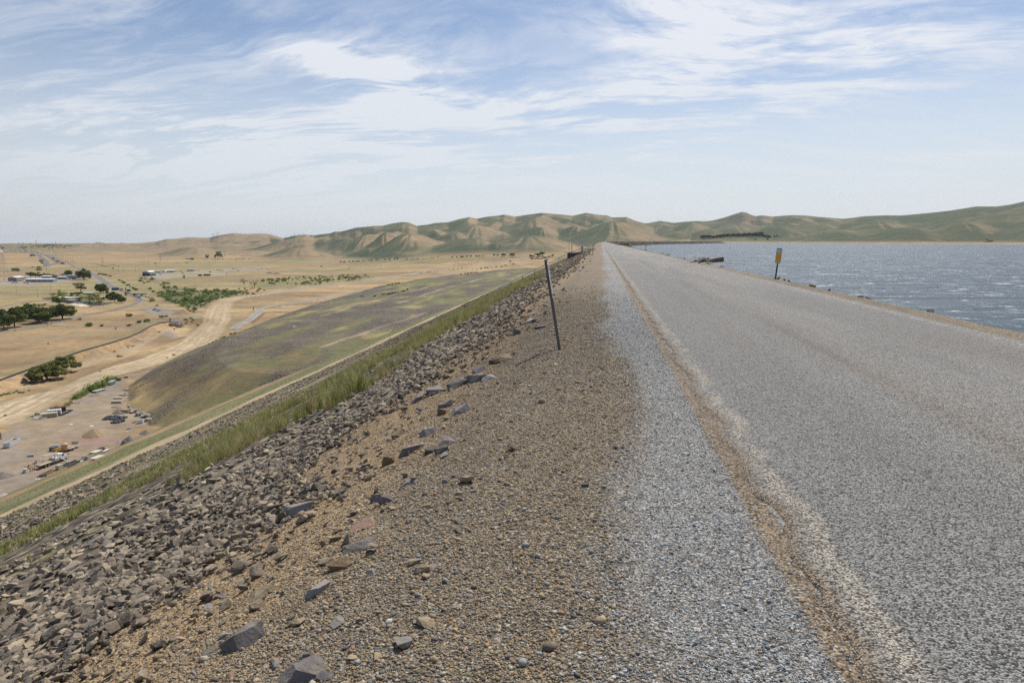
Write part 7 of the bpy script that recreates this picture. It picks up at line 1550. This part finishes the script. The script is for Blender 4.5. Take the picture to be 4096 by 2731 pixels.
def pylon_mesh(w=.22, arms=((.80, .34), (.90, .26)), t=.008, name='lattice'):
    q = MB()
    def bar(a, b, r=t): q.cyl(a, b, r, n=4)
    lv = [0, .22, .42, .60, .74, .86, 1.0]; hw = lambda z: w*.5*(1-z)*1.0+.018
    for i in range(len(lv)-1):
        z0, z1 = lv[i], lv[i+1]; a, b = hw(z0), hw(z1); C = [(-1,-1),(1,-1),(1,1),(-1,1)]
        for k in range(4):
            x0, y0 = C[k]; x1, y1 = C[(k+1) % 4]; bar((x0*a, y0*a, z0), (x0*b, y0*b, z1)); bar((x0*a, y0*a, z0), (x1*b, y1*b, z1), t*.7); bar((x1*a, y1*a, z0), (x0*b, y0*b, z1), t*.7); bar((x0*b, y0*b, z1), (x1*b, y1*b, z1), t*.7)
    m = q.mesh(name, [MT['steel']]); q = MB()
    for z, L in arms: q.cyl((-L/2, 0, z), (L/2, 0, z), t*1.1, n=4); q.cyl((-L/2, 0, z), (0, 0, z+.05), t*.7, n=4); q.cyl((L/2, 0, z), (0, 0, z+.05), t*.7, n=4)
    return m, q.mesh('crossarm', [MT['steel']])
PM = pylon_mesh(t=.006); PBIG = pylon_mesh(w=.16, arms=((.84, .10), (.93, .08)), t=.0018)

def hframe():
    q = MB(); q.cyl((-.16, 0, 0), (-.13, 0, 1), .016, n=4); q.cyl((.16, 0, 0), (.13, 0, 1), .016, n=4); a = q.mesh('legs', [MT['steel']]); q = MB(); q.cyl((-.36, 0, .86), (.36, 0, .86), .018, n=4); q.cyl((-.15, 0, .45), (.14, 0, .86), .010, n=4); q.cyl((.15, 0, .45), (-.14, 0, .86), .010, n=4); return a, q.mesh('crossarm', [MT['steel']])
HF = hframe()
def pylon(px, py, hpx, label, group, M_=PM):
    p = at(px, py); H = (.75 if M_ is PM else 1)*hpx*(p-EYE).length/2731; e = empty('transmission_tower', p, -YAW+.2, label, 'transmission tower', group); e.scale = (H,)*3; link('lattice', M_[0], e); link('crossarm', M_[1], e); return e
q = pylon(19, 1112, 90, 'tall microwave mast with a white dish at the left edge', None, PBIG)
MB().cyl((-.02, -.03, .93), (.02, -.05, .95), .055, .05, 12).build('dish', MT['white'], q)
for px, b, h in [(145,981,21),(75,985,17),(83,985,14),(93,985,17),(120,987,12),(127,987,13),(223,980,17),(120,981,14),(292,989,16),(300,989,17),(308,989,16),(316,989,17),(372,989,14),(380,989,14),(420,989,17),(434,989,17),(483,979,12),(488,979,12),(545,984,12),(405,985,14),(414,984,15),(596,984,13),(623,984,14),(630,983,14),(638,981,14),(253,981,12),(202,979,10),(210,979,10)]: pylon(px, b, h, 'steel transmission tower standing on the far left plain', 'transmission towers on the far plain')
for px, b, h in [(658,985,25),(892,975,26)]: pole(px, b, h, 'tall single pole before the low purple hill', 'single poles before the far hills', arm=False)
for px, b, h in [(687,970,8),(700,971,9),(740,970,8),(748,966,8),(802,957,8),(809,958,8),(836,951,9),(845,951,9),(1014,978,9),(1030,978,8),(1045,977,8),(1060,976,8),(1072,975,9),(1076,976,8)]: pylon(px, b, h, 'small lattice tower before the far purple hills', 'towers before the purple hills')
for px, b, h in [(852,948,13),(858,948,12),(868,945,14),(875,943,13)]: pylon(px, b, h, 'twin-legged tower at the left foot of the turbine ridge', 'towers left of the turbine ridge', HF)
for px, b, h in [(1164,947,12),(1178,944,13),(1199,940,8),(1213,939,8),(1253,942,6),(2507,871,9),(2633,886,11),(2817,888,11),(1764,893,8),(1878,870,8),(2156,853,4),(2169,853,4),(1451,911,5),(1466,909,5)]: pylon(px, b+1.5, h, 'twin-legged transmission tower on the skyline of the hills', 'skyline towers', HF)
for px, b, h in [(1193,942,12),(1142,955,14),(1104,948,8),(1127,950,9)]: pylon(px, b, h, 'slender tower on the saddle left of the hills', 'saddle towers')
for k in range(18):
    px = 918+k*11.1; b = np.interp(px, SIL[:, 0], SIL[:, 1])+1.5; p = at(px, b); H = 9*(p-EYE).length/2731
    e = empty('wind_turbine', p, rng.random()*3, 'small old turbine in the row along the purple ridge', 'wind turbine', 'turbines along the purple ridge')
    MB().cyl((0, 0, 0), (0, 0, H), H*.045, H*.03, 5).build('tower', MT['steel'], e); q = MB()
    for j in range(3): a = j*2.09+k; q.cyl((0, -.05*H, H), (.2*H*math.cos(a), -.05*H, H+.2*H*math.sin(a)), H*.015, n=4)
    q.build('blade', MT['steel'], e)
for px, b, h in [(2380,909,12),(2499,941,9),(2604,961,15),(3206,957,11),(3295,938,14),(3400,921,16),(3483,897,10),(2820,870,0)]:
    if h: pylon(px, b, h, 'grey lattice tower standing on the green hillside', 'towers on the green hillsides')
for px, b, h in [(1640,966,8),(1676,972,8),(1823,963,7),(2080,933,9),(2274,942,9),(2390,930,9),(1737,995,10)]: pylon(px, b, h, 'small tower on the slopes of the foothills', 'towers on the foothills', HF)
for k_, o in CP.items():
    if k_ not in used: pass
print('done', len(bpy.data.objects))
# ------------------------------------------------------------------ haze
def haze():
    m = bpy.data.materials.new('haze'); m.use_nodes = True; n = NT(m.node_tree); n.n.clear()
    o = n.node('ShaderNodeOutputMaterial'); v = n.node('ShaderNodeVolumePrincipled')
    v.inputs['Color'].default_value = (.90, .945, 1.0, 1); v.inputs['Density'].default_value = HAZE; v.inputs['Anisotropy'].default_value = .2
    n.l.new(v.outputs[0], o.inputs['Volume'])
    mb = bmesh.new(); bmesh.ops.create_cube(mb, size=1); me = bpy.data.meshes.new('haze'); mb.to_mesh(me); mb.free(); me.materials.append(m)
    ob = link('haze', me); ob.scale = (53000, 53000, 520); ob.location = (0, 0, 420-260); tag(ob, kind='stuff')
HAZE = 2.2e-5
haze()
